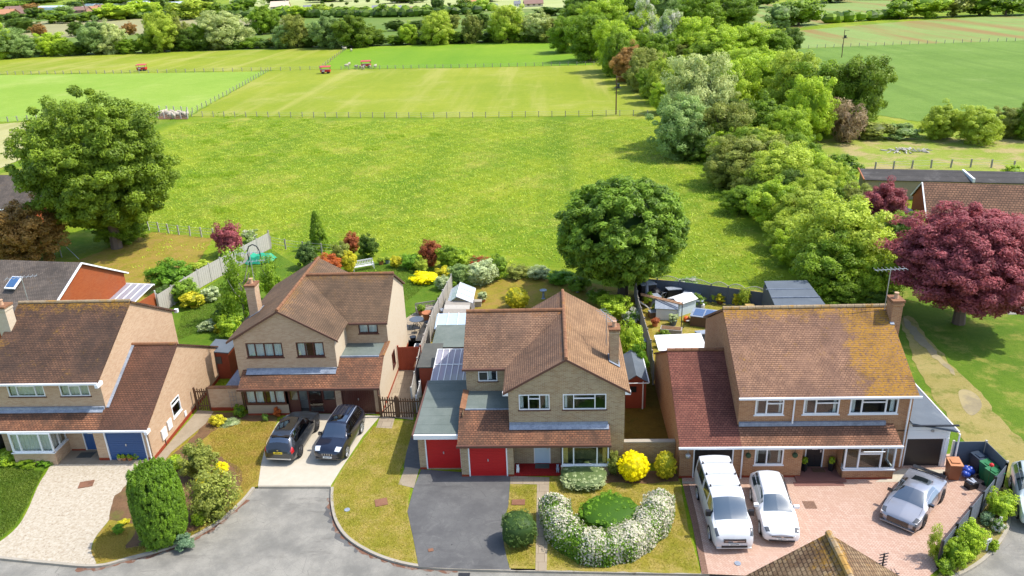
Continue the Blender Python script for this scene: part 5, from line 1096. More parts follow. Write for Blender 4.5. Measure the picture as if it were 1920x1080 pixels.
def wheel(par,x,y,R,wd,rim,mat=None):
    s=1 if x>0 else -1;m=MB();pr=[(R-.07,-wd/2),(R-.02,-wd/2),(R,-wd/2+.03),(R,wd/2-.03),(R-.02,wd/2),(R-.07,wd/2)];n=20;vs=[]
    for r,d in pr:
        for i in range(n):
            t=2*math.pi*i/n;vs.append((x+d*s,y+r*math.cos(t),R+r*math.sin(t)))
    fs=[(j*n+i,j*n+(i+1)%n,(j+1)*n+(i+1)%n,(j+1)*n+i) for j in range(len(pr)-1) for i in range(n)]
    m.add(vs,fs);o=m.build('wheel',M['rubber'],par,uvs=False);k=MB()
    k.tube((x-.06*s,y,R),(x+(wd/2-.05)*s,y,R),R-.1,n=18);rr=MB()
    rr.tube((x+(wd/2-.05)*s,y,R),(x+(wd/2-.01)*s,y,R),.06,n=10)
    for i in range(10):
        t=2*math.pi*i/10;a=(x+(wd/2-.02)*s,y+.05*math.cos(t),R+.05*math.sin(t));b=(x+(wd/2-.02)*s,y+(R-.08)*math.cos(t),R+(R-.08)*math.sin(t));rr.tube(a,b,.022,n=5)
    for i in range(18):
        t=2*math.pi*i/18;t2=2*math.pi*(i+1)/18;rr.tube((x+(wd/2-.01)*s,y+(R-.075)*math.cos(t),R+(R-.075)*math.sin(t)),(x+(wd/2-.01)*s,y+(R-.075)*math.cos(t2),R+(R-.075)*math.sin(t2)),.018,n=5)
    k.build('brake_disc',M['black'],o,uvs=False);rr.build('rim',rim,o,uvs=False)
def arch(par,c,x_s,y,R,mat):
    m=MB();n=14
    w0,_=c.pt(y,3);x=x_s*(w0+.006);prev=None
    for i in range(n+1):
        t=math.pi*(-.06+1.12*i/n);a=(y+(R+.055)*math.cos(t),R+(R+.055)*math.sin(t));b=(y+(R+.0)*math.cos(t),R+(R+.0)*math.sin(t))
        if prev: m.add([(x,*prev[0]),(x,*a),(x,y,R),(x,y,R)][:3],[(0,1,2) if x_s>0 else (2,1,0)])
        prev=(a,b)
    return m.build('wheel_arch',mat,par,uvs=False)
def car(name,label,cat,tab,col,wheels,R,spec,crown=.04,rim=None,metal=.0,track=None):
    c=Car(tab,crown);root=empty(name,(0,0,0),label=label,cat=cat)
    body=paint('car_paint_'+name+str(len(MC)),col,.28,metal=metal,coat=1.,var=.02)
    b=c.body().build('body',body,root,smooth=True,uvs=False)
    try:
        bpy.context.view_layer.update()
        md=b.modifiers.new('edge','EDGE_SPLIT');md.split_angle=math.radians(38)
    except Exception: pass
    wx=interp(tab,wheels[0])[0]-.10
    for y in wheels:
        for s in (1,-1):
            arch(root,c,s,y,R,M['black']);wheel(root,s*(interp(tab,y)[0]-.095),y,R,.23,rim or M['alloy'])
    g=glassmat('car_glass'+str(len(bpy.data.materials)),(.12,.15,.17),.5,.03) if spec.get('dark',1) else glassmat('car_glass_clear'+str(len(bpy.data.materials)),(.26,.33,.33),.42,.03)
    for nm,y0,y1,t0,t1 in spec['glass']:
        patch(c,root,nm,g,y0,y1,t0,t1,.006 if 'window' in nm else .008)
    hw=interp(tab,2.)[0];seat=M['darksteel'] if spec.get('dark',1) else paint('car_seat',(.16,.15,.14),.8)
    m=MB();ys0=[q for q in tab if q[3+0]>0]
    for sx in (-.36,.36):
        m.box(sx-.24,wheels[0]+1.15,.45,sx+.24,wheels[0]+1.65,.6);m.box(sx-.22,wheels[0]+1.6,.6,sx+.22,wheels[0]+1.75,1.08*min(1.,tab[len(tab)//2][4]/1.5));m.box(sx-.1,wheels[0]+1.63,1.0,sx+.1,wheels[0]+1.73,1.2*min(1.,tab[len(tab)//2][4]/1.5))
    m.parts('seat',seat,root,uvs=False)
    for yy in (wheels[0]+.62,(wheels[0]+wheels[1])/2+.25,wheels[1]-.35): patch(c,root,'door_gap',M['black'],yy,yy+.018,1.6,5.,.003,n=1)
    patch(c,root,'bonnet_gap',M['black'],wheels[0]-.35,wheels[0]+.3,7.0,7.08,.004,n=4);patch(c,root,'sill_trim',M['black'],wheels[0]+.42,wheels[1]-.42,1.2,1.9,.004)
    for a in spec.get('patch',()):
        patch(c,root,a[0],a[1],*a[2:6],off=a[6] if len(a)>6 else .009)
    return root,c
def bx(root,name,mat,*bxs):
    m=MB()
    for b in bxs:
        m.box(*b)
    return m.parts(name,mat,root,uvs=False)
def text(root,s,size,loc,rot,mat,name='lettering',ext=.002):
    cu=bpy.data.curves.new(name,'FONT');cu.body=s;cu.size=size;cu.align_x='CENTER';cu.align_y='CENTER';cu.extrude=ext;cu.materials.append(mat)
    o=link(bpy.data.objects.new(name,cu));dg=bpy.context.evaluated_depsgraph_get();me=bpy.data.meshes.new_from_object(o.evaluated_get(dg));bpy.data.objects.remove(o)
    o=link(bpy.data.objects.new(name,me));o.parent=root;o.location=loc;o.rotation_euler=rot;return o
def place(root,front,rear,side,yf,yr,hw,nose):
    # front/rear: pixels of the two wheel contact points on one side
    a=Vector(P(*front)[:2]);b=Vector(P(*rear)[:2]);d=(b-a).normalized() # local +y
    ang=math.atan2(-d.x,d.y);n=Vector((d.y,-d.x))   # local +x
    o=a-d*yf-n*side*hw;root.location=(o.x,o.y,.04);root.rotation_euler=(0,0,ang);return (b-a).length,math.degrees(ang)
chrome=paint('chrome',(.6,.6,.62),.15,metal=1.);lampm=paint('lamp_glass',(.62,.66,.70),.08,coat=1.);darklamp=paint('smoked_lamp',(.06,.065,.07),.1,coat=1.);tail=paint('tail_lamp',(.40,.01,.015),.2,coat=1.)
platew=paint('white_plate',(.75,.75,.72),.5);platey=paint('yellow_plate',(.75,.55,.03),.5);gloss=paint('gloss_black',(.012,.012,.015),.12,coat=1.)
# --- suv tables (y, hw, zunder, zbelt, ztop, hwtop)
suv=[(0,.62,.42,.62,.66,.50),(.06,.78,.30,.74,.78,.62),(.25,.88,.24,.86,.90,.70),(.6,.92,.22,.96,1.0,.74),(1.15,.93,.22,1.03,1.06,.72),(1.45,.93,.22,1.05,1.16,.70),(1.95,.93,.22,1.06,1.58,.62),(2.3,.93,.22,1.06,1.65,.62),(3.3,.93,.22,1.08,1.66,.61),(4.0,.92,.22,1.1,1.60,.58),(4.35,.90,.24,1.08,1.42,.58),(4.58,.86,.3,1.02,1.1,.6),(4.68,.78,.38,.9,.95,.58),(4.72,.7,.45,.8,.85,.5)]
r1,c1=car('parked_suv','dark grey estate car seen from behind with yellow rear plate on the cream driveway','car',suv,(.045,.05,.058),(.92,3.72),.36,dict(glass=[('rear_window',4.03,4.42,7.1,10),('side_window',1.62,4.0,5.12,6.9),('roof_glass',2.15,3.55,8.1,10),('windscreen',1.28,1.98,7.1,10)],patch=[('tail_lamp',tail,4.45,4.66,3.9,5.6),('roof_rail',chrome,2.1,3.9,7.25,7.6,.03)]),rim=M['darkalloy'],metal=.6)
bx(r1,'plate',platey,(-.26,4.715,.78,.26,4.735,.9));text(r1,'MK07 UPT',.085,(0,4.738,.84),(math.radians(90),0,math.pi),M['black'],'plate_lettering')
bx(r1,'bumper',M['alloy'],(-.72,4.6,.42,.72,4.74,.5));bx(r1,'spoiler',gloss,(-.56,4.02,1.6,.56,4.2,1.62));bx(r1,'badge',chrome,(-.05,4.7,.98,.05,4.72,1.06))
for s in (-1,1): bx(r1,'door_mirror',gloss,(s*.97-.11,1.55,1.02,s*.97+.11,1.72,1.16))
for s in (-1,1): bx(r1,'door_handle',chrome,(s*.925-.012,2.5,.93,s*.925+.012,2.68,.96),(s*.925-.012,3.35,.95,s*.925+.012,3.53,.98))
def setcar(root,nosepx,tailpx,L,tailfix=False):
    a=Vector(P(*nosepx)[:2]);b=Vector(P(*tailpx)[:2]);d=(b-a).normalized();root.rotation_euler=(0,0,math.atan2(-d.x,d.y))
    o=(b-d*L) if tailfix else a;root.location=(o.x,o.y,.03)
setcar(r1,(574,800),(525,874),4.72,True)
xt=[(0,.55,.42,.66,.70,.5),(.05,.76,.3,.80,.84,.62),(.25,.86,.24,.94,.97,.68),(.6,.88,.22,1.0,1.03,.7),(1.05,.88,.22,1.04,1.07,.70),(1.3,.88,.22,1.06,1.16,.69),(1.75,.88,.22,1.08,1.60,.62),(2.1,.88,.22,1.08,1.68,.62),(3.2,.88,.22,1.1,1.69,.61),(3.9,.87,.24,1.1,1.64,.59),(4.25,.85,.28,1.08,1.35,.6),(4.42,.8,.34,1.0,1.06,.6),(4.5,.72,.42,.85,.9,.55)]
r2,c2=car('parked_suv','navy blue off-road car facing out with a white front plate on the cream driveway','car',xt,(.008,.012,.028),(.85,3.47),.36,dict(dark=0,glass=[('windscreen',1.12,1.8,7.1,10),('side_window',1.5,3.95,5.12,6.9),('roof_glass',1.95,2.6,8.1,10),('rear_window',3.95,4.28,7.1,10)],patch=[('headlight',lampm,.07,.36,5.6,8.3),('roof_rail',M['alloy'],1.9,3.8,7.2,7.5,.04)]),metal=.2)
bx(r2,'grille',chrome,(-.3,-.02,.62,.3,.05,.74));bx(r2,'grille_mesh',M['black'],(-.12,-.03,.63,-.02,.0,.73),(.02,-.03,.63,.12,.0,.73),(-.27,-.03,.63,-.16,.0,.73),(.16,-.03,.63,.27,.0,.73))
bx(r2,'plate',platew,(-.26,-.03,.44,.26,0,.56));text(r2,'SD03 LVW',.085,(0,-.034,.5),(math.radians(90),0,0),M['black'],'plate_lettering')
bx(r2,'bumper',gloss,(-.72,-.01,.36,.72,.12,.44))
for i in range(4): bx(r2,'roof_rib',M['darksteel'],(-.4+i*.25,2.75,1.73,-.36+i*.25,3.8,1.755))
for s in (-1,1): bx(r2,'door_mirror',gloss,(s*.92-.1,1.35,1.05,s*.92+.1,1.5,1.22))
setcar(r2,(616,872),(664,795),4.5)
# --- van
vt=[(0,.6,.4,.66,.70,.5),(.06,.84,.26,.82,.86,.7),(.2,.92,.24,.98,1.02,.78),(.5,.97,.24,1.12,1.16,.80),(.85,.98,.24,1.2,1.28,.80),(1.1,.98,.24,1.22,1.46,.79),(1.6,.98,.24,1.22,1.9,.77),(1.95,.98,.24,1.24,1.98,.78),(3,.98,.24,1.25,2.0,.79),(4.6,.98,.24,1.25,1.99,.79),(4.85,.96,.26,1.25,1.95,.77),(4.95,.9,.34,1.2,1.8,.74)]
r3,c3=car('parked_van','white panel van with roof bars parked beside the black garage door','van',vt,(.60,.61,.63),(.95,3.88),.34,dict(dark=0,glass=[('windscreen',.8,1.62,7.05,10),('side_window',1.15,1.95,5.15,6.8),('side_window',2.1,2.95,5.2,6.7),('side_window',3.2,4.6,5.2,6.7)],patch=[('headlight',darklamp,.1,.42,4.9,7.2)]))
bx(r3,'grille',gloss,(-.52,-.03,.62,.52,.04,.8));bx(r3,'grille_bar',chrome,(-.46,-.045,.7,.46,-.03,.725));bx(r3,'badge',chrome,(-.1,-.06,.68,.1,-.045,.75));bx(r3,'air_intake',M['black'],(-.6,-.02,.34,.6,.05,.44));bx(r3,'bumper_lip',M['offwhite'],(-.82,.02,.24,.82,.16,.28))
bx(r3,'plate',platew,(-.26,-.035,.48,.26,0,.58));text(r3,'EX19 OMR',.085,(0,-.039,.53),(math.radians(90),0,0),M['black'],'plate_lettering')
for y in (2.35,3.25,4.15):
    m=MB();m.tube((-.72,y,2.1),(.72,y,2.1),.02,n=6);b_=m.parts('roof_bar',M['white'],r3)
    bx(b_,'bar_foot',M['darksteel'],(-.75,y-.04,1.98,-.68,y+.04,2.09),(.68,y-.04,1.98,.75,y+.04,2.09))
for s in (-1,1): bx(r3,'door_mirror',M['black'],(s*1.03-.12,1.12,1.2,s*1.03+.12,1.28,1.48))
# pale ring of ornate lettering on the bonnet
pale=paint('pale_grey_decal',(.42,.43,.45),.4)
text(r3,'CAMPER',.19,(0,.48,1.232),(math.radians(17),0,0),pale,'bonnet_lettering') if False else None
m=MB()
for k in range(26):
    t=2*math.pi*k/26;rr=.17 if k%2 else .2
    m.obox((rr*1.7*math.cos(t),.5+.11*math.sin(t),1.196+.11*math.sin(t)*.32),(.035,.012,.006),t,(0,'X'))
for k in range(7): m.obox((-.2+.066*k,.5,1.2),(.012,.12,.006),.3*(-1)**k)
m.build('bonnet_emblem',pale,r3,uvs=False)
setcar(r3,(1376,1038),(1330,900),5.3);r3.scale=(1,1.07,1)
# --- white estate
gt=[(0,.5,.4,.6,.64,.45),(.05,.74,.26,.68,.72,.6),(.25,.86,.22,.78,.82,.68),(.6,.89,.2,.86,.90,.7),(1.15,.9,.2,.94,.97,.70),(1.45,.9,.2,.96,1.06,.68),(2.05,.9,.2,.97,1.42,.58),(2.4,.9,.2,.97,1.47,.57),(3.3,.9,.2,.99,1.47,.56),(4.1,.88,.22,1.0,1.40,.53),(4.4,.86,.24,.98,1.15,.55),(4.52,.8,.3,.9,.95,.55),(4.58,.7,.4,.8,.84,.5)]
r4,c4=car('parked_car','white estate car with roof rails beside the white van','car',gt,(.66,.67,.68),(.88,3.5),.33,dict(dark=0,glass=[('windscreen',1.3,2.08,7.05,10),('side_window',1.75,4.05,5.12,6.85),('rear_window',4.1,4.42,7.1,10)],patch=[('headlight',darklamp,.1,.34,5.2,7.6),('roof_rail',M['offwhite'],2.3,4.0,7.25,7.6,.03)]))
bx(r4,'grille',gloss,(-.5,-.025,.52,.5,.03,.58));bx(r4,'grille_bar',chrome,(-.6,-.035,.585,.6,.03,.6));bx(r4,'badge',chrome,(-.06,-.04,.52,.06,-.02,.6));bx(r4,'air_intake',M['black'],(-.6,-.01,.26,.6,.04,.33))
bx(r4,'plate',platew,(-.26,-.03,.38,.26,0,.49));text(r4,'ML65 LOY',.085,(0,-.034,.435),(math.radians(90),0,0),M['black'],'plate_lettering')
for s in (-1,1): bx(r4,'door_mirror',M['white'],(s*.95-.13,1.62,.98,s*.97+.11,1.78,1.12))
setcar(r4,(1465,1025),(1430,905),4.58)
# --- silver coupe
st=[(0,.55,.3,.48,.52,.45),(.05,.78,.2,.56,.60,.62),(.3,.92,.16,.66,.70,.72),(.7,.96,.14,.76,.79,.74),(1.1,.96,.14,.82,.85,.72),(1.35,.95,.14,.86,.96,.68),(2.0,.94,.14,.88,1.2,.56),(2.35,.94,.14,.9,1.24,.54),(2.8,.96,.14,.92,1.21,.54),(3.3,.97,.14,.94,1.08,.55),(3.8,.97,.16,.94,.99,.6),(4.2,.95,.2,.9,.95,.66),(4.38,.88,.28,.82,.86,.6),(4.43,.78,.36,.74,.78,.5)]
r5,c5=car('sports_coupe','silver grey sports coupe with black grille parked before the bay window','car',st,(.30,.31,.345),(.95,3.6),.35,dict(dark=0,glass=[('windscreen',1.18,2.02,7.05,10),('side_window',1.6,2.95,5.12,6.85),('rear_window',2.75,3.5,8.05,10)],patch=[('headlight',darklamp,.1,.42,5.2,7.4)]),rim=M['darkalloy'],metal=.5,crown=.03)
bx(r5,'grille',gloss,(-.5,-.03,.3,.5,.05,.56));bx(r5,'air_intake',gloss,(-.84,.04,.22,-.58,.12,.46),(.58,.04,.22,.84,.12,.46));bx(r5,'front_lip',M['alloy'],(-.8,-.02,.16,.8,.12,.2));bx(r5,'spoiler',gloss,(-.8,4.15,1.04,.8,4.4,1.075),(-.6,4.2,.93,-.56,4.36,1.04),(.56,4.2,.93,.6,4.36,1.04))
for s in (-1,1):
    bx(r5,'door_mirror',gloss,(s*.99-.12,1.55,.86,s*.99+.1,1.7,.97))
    patch(c5,r5,'side_blade',gloss,2.75,3.05,3.2,4.9,.012,False,s)
    bx(r5,'running_light',M['white'],(s*.7-.14,.1,.6,s*.7+.14,.16,.62))
setcar(r5,(1680,992),(1752,895),4.43)
r6,c6=car('parked_car','pale silver car cut off by the right edge, beside the curved kerb','car',gt,(.55,.62,.62),(.88,3.5),.33,dict(dark=0,glass=[('windscreen',1.3,2.08,7.05,10),('side_window',1.75,4.05,5.12,6.85),('rear_window',4.1,4.42,7.1,10)]))
setcar(r6,(1950,1000),(1925,905),4.58)
# ================================================================ OTHER BUILDINGS
def mono(name,parent,mat,boxes):
    m=MB()
    for b in boxes: m.box(*b)
    return m.build(name,mat,parent)
def simple_house(o,w_,d_,ze,zr,rz,wallm,roofm,label,cat='house',wins=(),name='house',barge=None,chim=None,group=None,gwin=()):
    # ridge along local x, front faces local -y
    R=empty(name,(0,0,0),label=label,cat=cat,group=group);m=MB();hw,hd=w_/2,d_/2
    F=Fr((-hw,-hd),(hw,-hd));wall(m,F,0,ze,holes=[w[:4] for w in wins]);wall(m,Fr((hw,-hd),(hw,hd)),0,ze,holes=[g[:4] for g in gwin]);wall(m,Fr((hw,hd),(-hw,hd)),0,ze);wall(m,Fr((-hw,hd),(-hw,-hd)),0,ze)
    zi=zr-.14
    m.poly([(hw,-hd,ze),(hw,hd,ze),(hw,0,zi)]);m.poly([(-hw,hd,ze),(-hw,-hd,ze),(-hw,0,zi)]);m.build('wall',wallm,R)
    k=(zr-ze)/hd;e=.35;m=MB();zz=ze-e*k
    m.slab([(-hw-.15,-hd-e,zz),(hw+.15,-hd-e,zz),(hw+.15,0,zr),(-hw-.15,0,zr)]);m.slab([(-hw-.15,0,zr),(hw+.15,0,zr),(hw+.15,hd+e,zz),(-hw-.15,hd+e,zz)]);m.build('roof',roofm,R)
    for w in wins: window(R,F,*w[:4],mull=w[4] if len(w)>4 else (.5,),d=-.04,curt=[(.1,.4)])
    for g in gwin: window(R,Fr((hw,-hd),(hw,hd)),*g[:4],d=-.04)
    m=MB()
    for s in (1,-1):
        x=s*(hw+.16)
        for q in (-1,1): m.tube((x,q*(hd+e),zz-.06),(x,0,zr-.06),.08,n=4)
    m.parts('bargeboard',barge or M['white'],R)
    m=MB();m.box(-hw-.2,-hd-e-.1,zz-.1,hw+.2,-hd-e,zz+.02);m.parts('gutter',barge or M['white'],R)
    if chim: chimney(R,chim[0],chim[1],ze,zr+.9,.6,.6,wallm)
    R.location=o;R.rotation_euler=(0,0,rz);return R
def rot_to(a,b): return math.atan2(b[1]-a[1],b[0]-a[0])
# red brick house behind the left one: ridge from far left to (153,488)
H0=simple_house((-43.6,56.6,0),14,9,3.7,6.2,math.atan2(-1.04,7.31),M['redbrick'],M['tile0'],'red brick house with grey roof, white verge and small roof window, behind the left house',barge=M['white'])
m=MB();m.slab([(-.55,-2.5,4.92+.05),(.35,-2.5,4.92+.05),(.35,-1.45,5.5+.05),(-.55,-1.45,5.5+.05)],.1);m2=MB();m2.slab([(-.45,-2.4,5.05),(.25,-2.4,5.05),(.25,-1.55,5.52),(-.45,-1.55,5.52)],.03)
def att(mb,name,mat,root,off):
    o=mb.build(name,mat);o.parent=root;o.location=off;return o
f_=att(m,'roof_window',M['white'],H0,(2.9,-.35,.03));g_=att(m2,'pane',paint('skylight',(.05,.12,.25),.05,coat=1.),f_,(0,0,.03))
ae=MB();ae.tube((0,0,0),(0,0,3.2),.03,n=5)
for i in range(6): ae.tube((-.3+.12*i,-.3,2.9),(-.3+.12*i,.3,2.9),.012,n=4)
ae.tube((-.4,0,2.9),(.4,0,2.9),.02,n=4);att(ae,'aerial',M['steel'],H0,(.3,-4.0,3.4))
cv=empty('conservatory',(-35.4,58.6,0),rz=-.14,label='low white framed conservatory with glazed roof behind the red brick gable',cat='conservatory')
m=MB();m.slab([(-1.6,-1.4,2.1),(1.7,-1.4,2.1),(1.7,1.4,2.6),(-1.6,1.4,2.6)],.03);m.build('glass_roof',M['poly']).parent=cv
m=MB()
for i in range(6): m.tube((-1.6+i*.66,-1.4,2.13),(-1.6+i*.66,1.4,2.63),.035,n=5)
for y,z in ((-1.4,2.1),(1.4,2.6)): m.tube((-1.7,y,z),(1.8,y,z),.07,n=5)
for x in (-1.6,1.7):
    for y in (-1.35,1.35): m.tube((x,y,0),(x,y,2.1),.05,n=5)
m.build('frame',M['white']).parent=cv
m=MB();m.box(-1.6,-1.4,0,1.7,-1.33,.7);m.box(1.64,-1.33,0,1.7,1.4,1.9);m.build('low_wall',M['redbrick']).parent=cv
simple_house((-66.5,89,0),16,9,3,5.6,-.1,M['redbrick'],M['tile0'],'grey roofed bungalow half hidden by the copper tree at the left edge')
# bungalow at the right
HB=simple_house((43.2,76.3,0),12.4,7.6,2.75,5.0,math.atan2(-2.07,8.56),M['redbrick'],M['pantile'],'red brick bungalow with brown pantile roof at the right edge',name='bungalow',wins=[(8.7,11.2,.9,2.3,(.3,.75))])
gr=empty('garage_row',(36.3,89.9,0),rz=math.atan2(-3.3,17.2),label='long low rendered garage row with corrugated grey roof behind the bungalow',cat='garages')
m=MB();m.box(0,-.1,0,10.9,3.6,2.15);m.build('wall',M['render']).parent=gr
m=MB();m.slab([(-.2,-.3,2.22),(11.0,-.3,2.22),(11.0,3.9,2.55),(-.2,3.9,2.55)],.07);m.build('roof',M['corrug']).parent=gr
m=MB();m.tube((-.2,-.3,2.25),(-.2,3.9,2.6),.09,n=6);m.build('ridge_tiles',M['terracotta']).parent=gr
m=MB();m.box(1.5,-.14,0,1.6,-.1,1.9);m.build('wooden_post',M['graytimber']).parent=gr
gr2=empty('garage_row',(47.3,87.8,0),rz=math.atan2(-3.3,17.2),label='second corrugated garage roof at the right edge beyond the white capped wall',cat='garages')
m=MB();m.box(0,-.1,0,10,3.6,2.1);m.build('wall',M['render']).parent=gr2
m=MB();m.slab([(0,-.3,2.2),(10.2,-.3,2.2),(10.2,3.9,2.5),(0,3.9,2.5)],.07);m.build('roof',M['corrug']).parent=gr2
m=MB();m.box(-.1,-.4,2.2,.12,4.,2.62);m.build('wall_cap',M['white']).parent=gr2
# near roof at the bottom edge (house on the viewer's side of the road)
HN=empty('tiled_house',(9.55,19,0),label='lichened tiled roof of a nearer house rising from the bottom edge',cat='house')
ax_,yb_=9.58,22.75;zr_=7.2;hwL,hwR=3.7,3.2
m=MB();m.slab([(ax_,15.,zr_),(ax_,yb_,zr_),(ax_-hwL,yb_,zr_-hwL*.70),(ax_-hwL,15.,zr_-hwL*.70)],.1);m.slab([(ax_,yb_,zr_),(ax_,15.,zr_),(ax_+hwL,15.,zr_-hwL*.70),(ax_+hwL,yb_,zr_-hwL*.70)],.1);m.build('roof',M['bigtile'],HN)
m=MB();ridge(m,(ax_,15.,zr_+.02),(ax_,yb_,zr_+.02),.13,.42);m.build('ridge_tiles',M['ridgeL'],HN)
m=MB();wall(m,Fr((ax_+3.5,22.5),(ax_-3.5,22.5)),0,4.7);m.poly([(ax_+3.5,22.5,4.7),(ax_-3.5,22.5,4.7),(ax_,22.5,7.1)]);wall(m,Fr((ax_-3.5,22.5),(ax_-3.5,15)),0,4.7);wall(m,Fr((ax_+3.5,15),(ax_+3.5,22.5)),0,4.7);m.build('wall',M['brickC'],HN)
q=P(1652,1075,5.4);m=MB();m.tube((q[0],q[1],4.7),(q[0],q[1],6.3),.03)
for i in range(5): m.tube((q[0]-.16,q[1],5.7+i*.13),(q[0]+.16,q[1]+.04,5.76+i*.13),.02,n=5)
m.tube((q[0]-.6,q[1],5.35),(q[0]+.7,q[1]+.1,5.3),.02,n=5)
for i in range(5): m.tube((q[0]+.1+i*.12,q[1]-.1,5.35),(q[0]+.1+i*.12,q[1]+.3,5.35),.012,n=4)
m.build('aerial',M['darksteel'],HN)
# ================================================================ SHEDS
def shed(label,x0,y0,x1,y1,z0,z1,wm,rm,name='shed',slope='x',cat='shed',over=.12,extra=None):
    R=empty(name,((x0+x1)/2,(y0+y1)/2,0),label=label,cat=cat);m=MB();m.box(x0,y0,0,x1,y1,min(z0,z1)-.05)
    m.build('wall',wm,R);m=MB();o=over
    m.slab([(x0-o,y0-o,z0),(x1+o,y0-o,z0 if slope=='y' else z1),(x1+o,y1+o,z1),(x0-o,y1+o,z1 if slope=='y' else z0)],.07);m.build('roof',rm,R);return R
shed('shed with dark felted roof and red brown boards left of the clear canopy',-8.85,45.3,-7.75,48.6,2.15,2.15,M['cedar'],M['feltdark'])
s_=shed('red brown timber store with green grey felt roof behind the clear canopy',-8.3,48.3,-6.0,51.2,2.1,2.35,M['cedar'],M['felt'],slope='y')
s_=shed('lean-to with pale blue glazed roof behind the green grey felt roof',-8.5,51.3,-6.3,53.0,2.1,2.45,M['graytimber'],paint('blue_glazing',(.42,.52,.60),.15,coat=1.),slope='y')
m=MB()
for x in (-8.5,-7.75,-7.0,-6.3): m.tube((x,51.2,2.14),(x,53.1,2.5),.03,n=5)
m.parts('glazing_bar',M['white'],s_)
sr=empty('timber_stack_roof',(-7.4,55,0),label='sagging grey timber shelter below the greenhouse',cat='shelter')
for i in range(5):
    m=MB();m.slab([(-8.5,53.4+i*.75,1.5+i*.04),(-6.5,53.4+i*.75,1.55),(-6.5,54.0+i*.75,1.75),(-8.5,54.0+i*.75,1.7+i*.04)],.04);m.build('board',M['oldtimber' if i%2 else 'graytimber'],sr)
m=MB();m.box(-8.4,53.4,0,-8.3,57,1.45);m.build('side_wall',M['graytimber'],sr)
gh=empty('greenhouse',(-7,58.2,0),label='small greenhouse with pale blue glazed pitched roof beside the tall fence',cat='greenhouse')
m=MB();m.slab([(-7.6,56.9,2.2),(-6.4,56.9,1.65),(-6.4,59.9,1.65),(-7.6,59.9,2.2)],.02);m.slab([(-7.6,56.9,2.2),(-8.4,56.9,1.65),(-8.4,59.9,1.65),(-7.6,59.9,2.2)],.02);m.build('glass_roof',paint('greenhouse_glazing',(.46,.56,.62),.15,coat=1.),gh)
m=MB()
for y in (56.9,57.9,58.9,59.9): m.tube((-7.6,y,2.24),(-6.38,y,1.68),.03,n=5)
m.tube((-7.6,56.9,2.24),(-7.6,59.9,2.24),.04,n=5);m.tube((-6.38,56.9,1.66),(-6.38,59.9,1.66),.04,n=5);m.build('frame',M['white'],gh)
m=MB();m.box(-8.3,57,0,-6.5,59.8,1.6);m.build('wall',M['poly'],gh)
sm=empty('summerhouse',(5.2,44.9,0),label='red timber summerhouse with grey felt roof right of the centre house',cat='summerhouse')
m=MB();m.box(4.5,43.3,0,5.75,46.4,2.0);m.poly([(4.5,43.3,2.0),(5.75,43.3,2.0),(5.1,43.3,2.45)]);m.build('wall',M['cedar'],sm)
m=MB();m.slab([(4.35,43.1,1.98),(5.1,43.1,2.5),(5.1,46.6,2.5),(4.35,46.6,1.98)],.05);m.slab([(5.1,43.1,2.5),(5.9,43.1,1.98),(5.9,46.6,1.98),(5.1,46.6,2.5)],.05);m.build('roof',M['feltgrey'],sm)
m=MB();m.tube((5.9,43.1,1.98),(5.9,46.6,1.98),.04);m.tube((5.55,43.2,0),(5.55,43.2,2.0),.04);m.tube((4.35,43.08,1.95),(5.9,43.08,1.95),.035);m.build('trim',M['white'],sm)
m=MB();m.box(4.75,43.26,1.2,5.15,43.3,1.6);m.build('window',M['black'],sm)
rs=shed('red shed with grey roof between the left house and the cream house',-24.1,47.9,-22.7,49.6,2.25,2.1,M['cedar'],M['feltgrey'],slope='x');m=MB();m.box(-23.7,47.86,1.2,-23.2,47.9,1.75);m.build('window',M['room'],rs)
gs=empty('garden_room',(18.3,55.5,0),label='dark garden room with large flat grey roof behind the lichened house',cat='garden room')
m=MB();m.box(16.6,53.4,0,19.7,57.8,2.4);m.build('wall',M['greyfence'],gs);m=MB();m.slab([(16.3,53.1,2.45),(20.0,53.1,2.45),(20.0,58.1,2.6),(16.7,58.1,2.6)],.08);m.build('flat_roof',M['feltgrey'],gs)
m=MB()
for y in (54.8,56.4): m.box(16.4,y,2.53,19.98,y+.05,2.6)
m.build('roof_seam',M['lead'],gs)
# glass frames stacked between the left and the cream house
m=MB();m.slab([(-22.0,45.3,.9),(-20.6,45.4,.8),(-20.7,46.5,1.3),(-21.6,46.6,1.4)],.05);tag(m.build('cold_frame',M['lead'],loc=(-21.2,45.9,0)),'leaning grey glazed cold frame beside the cream house corner','cold frame')
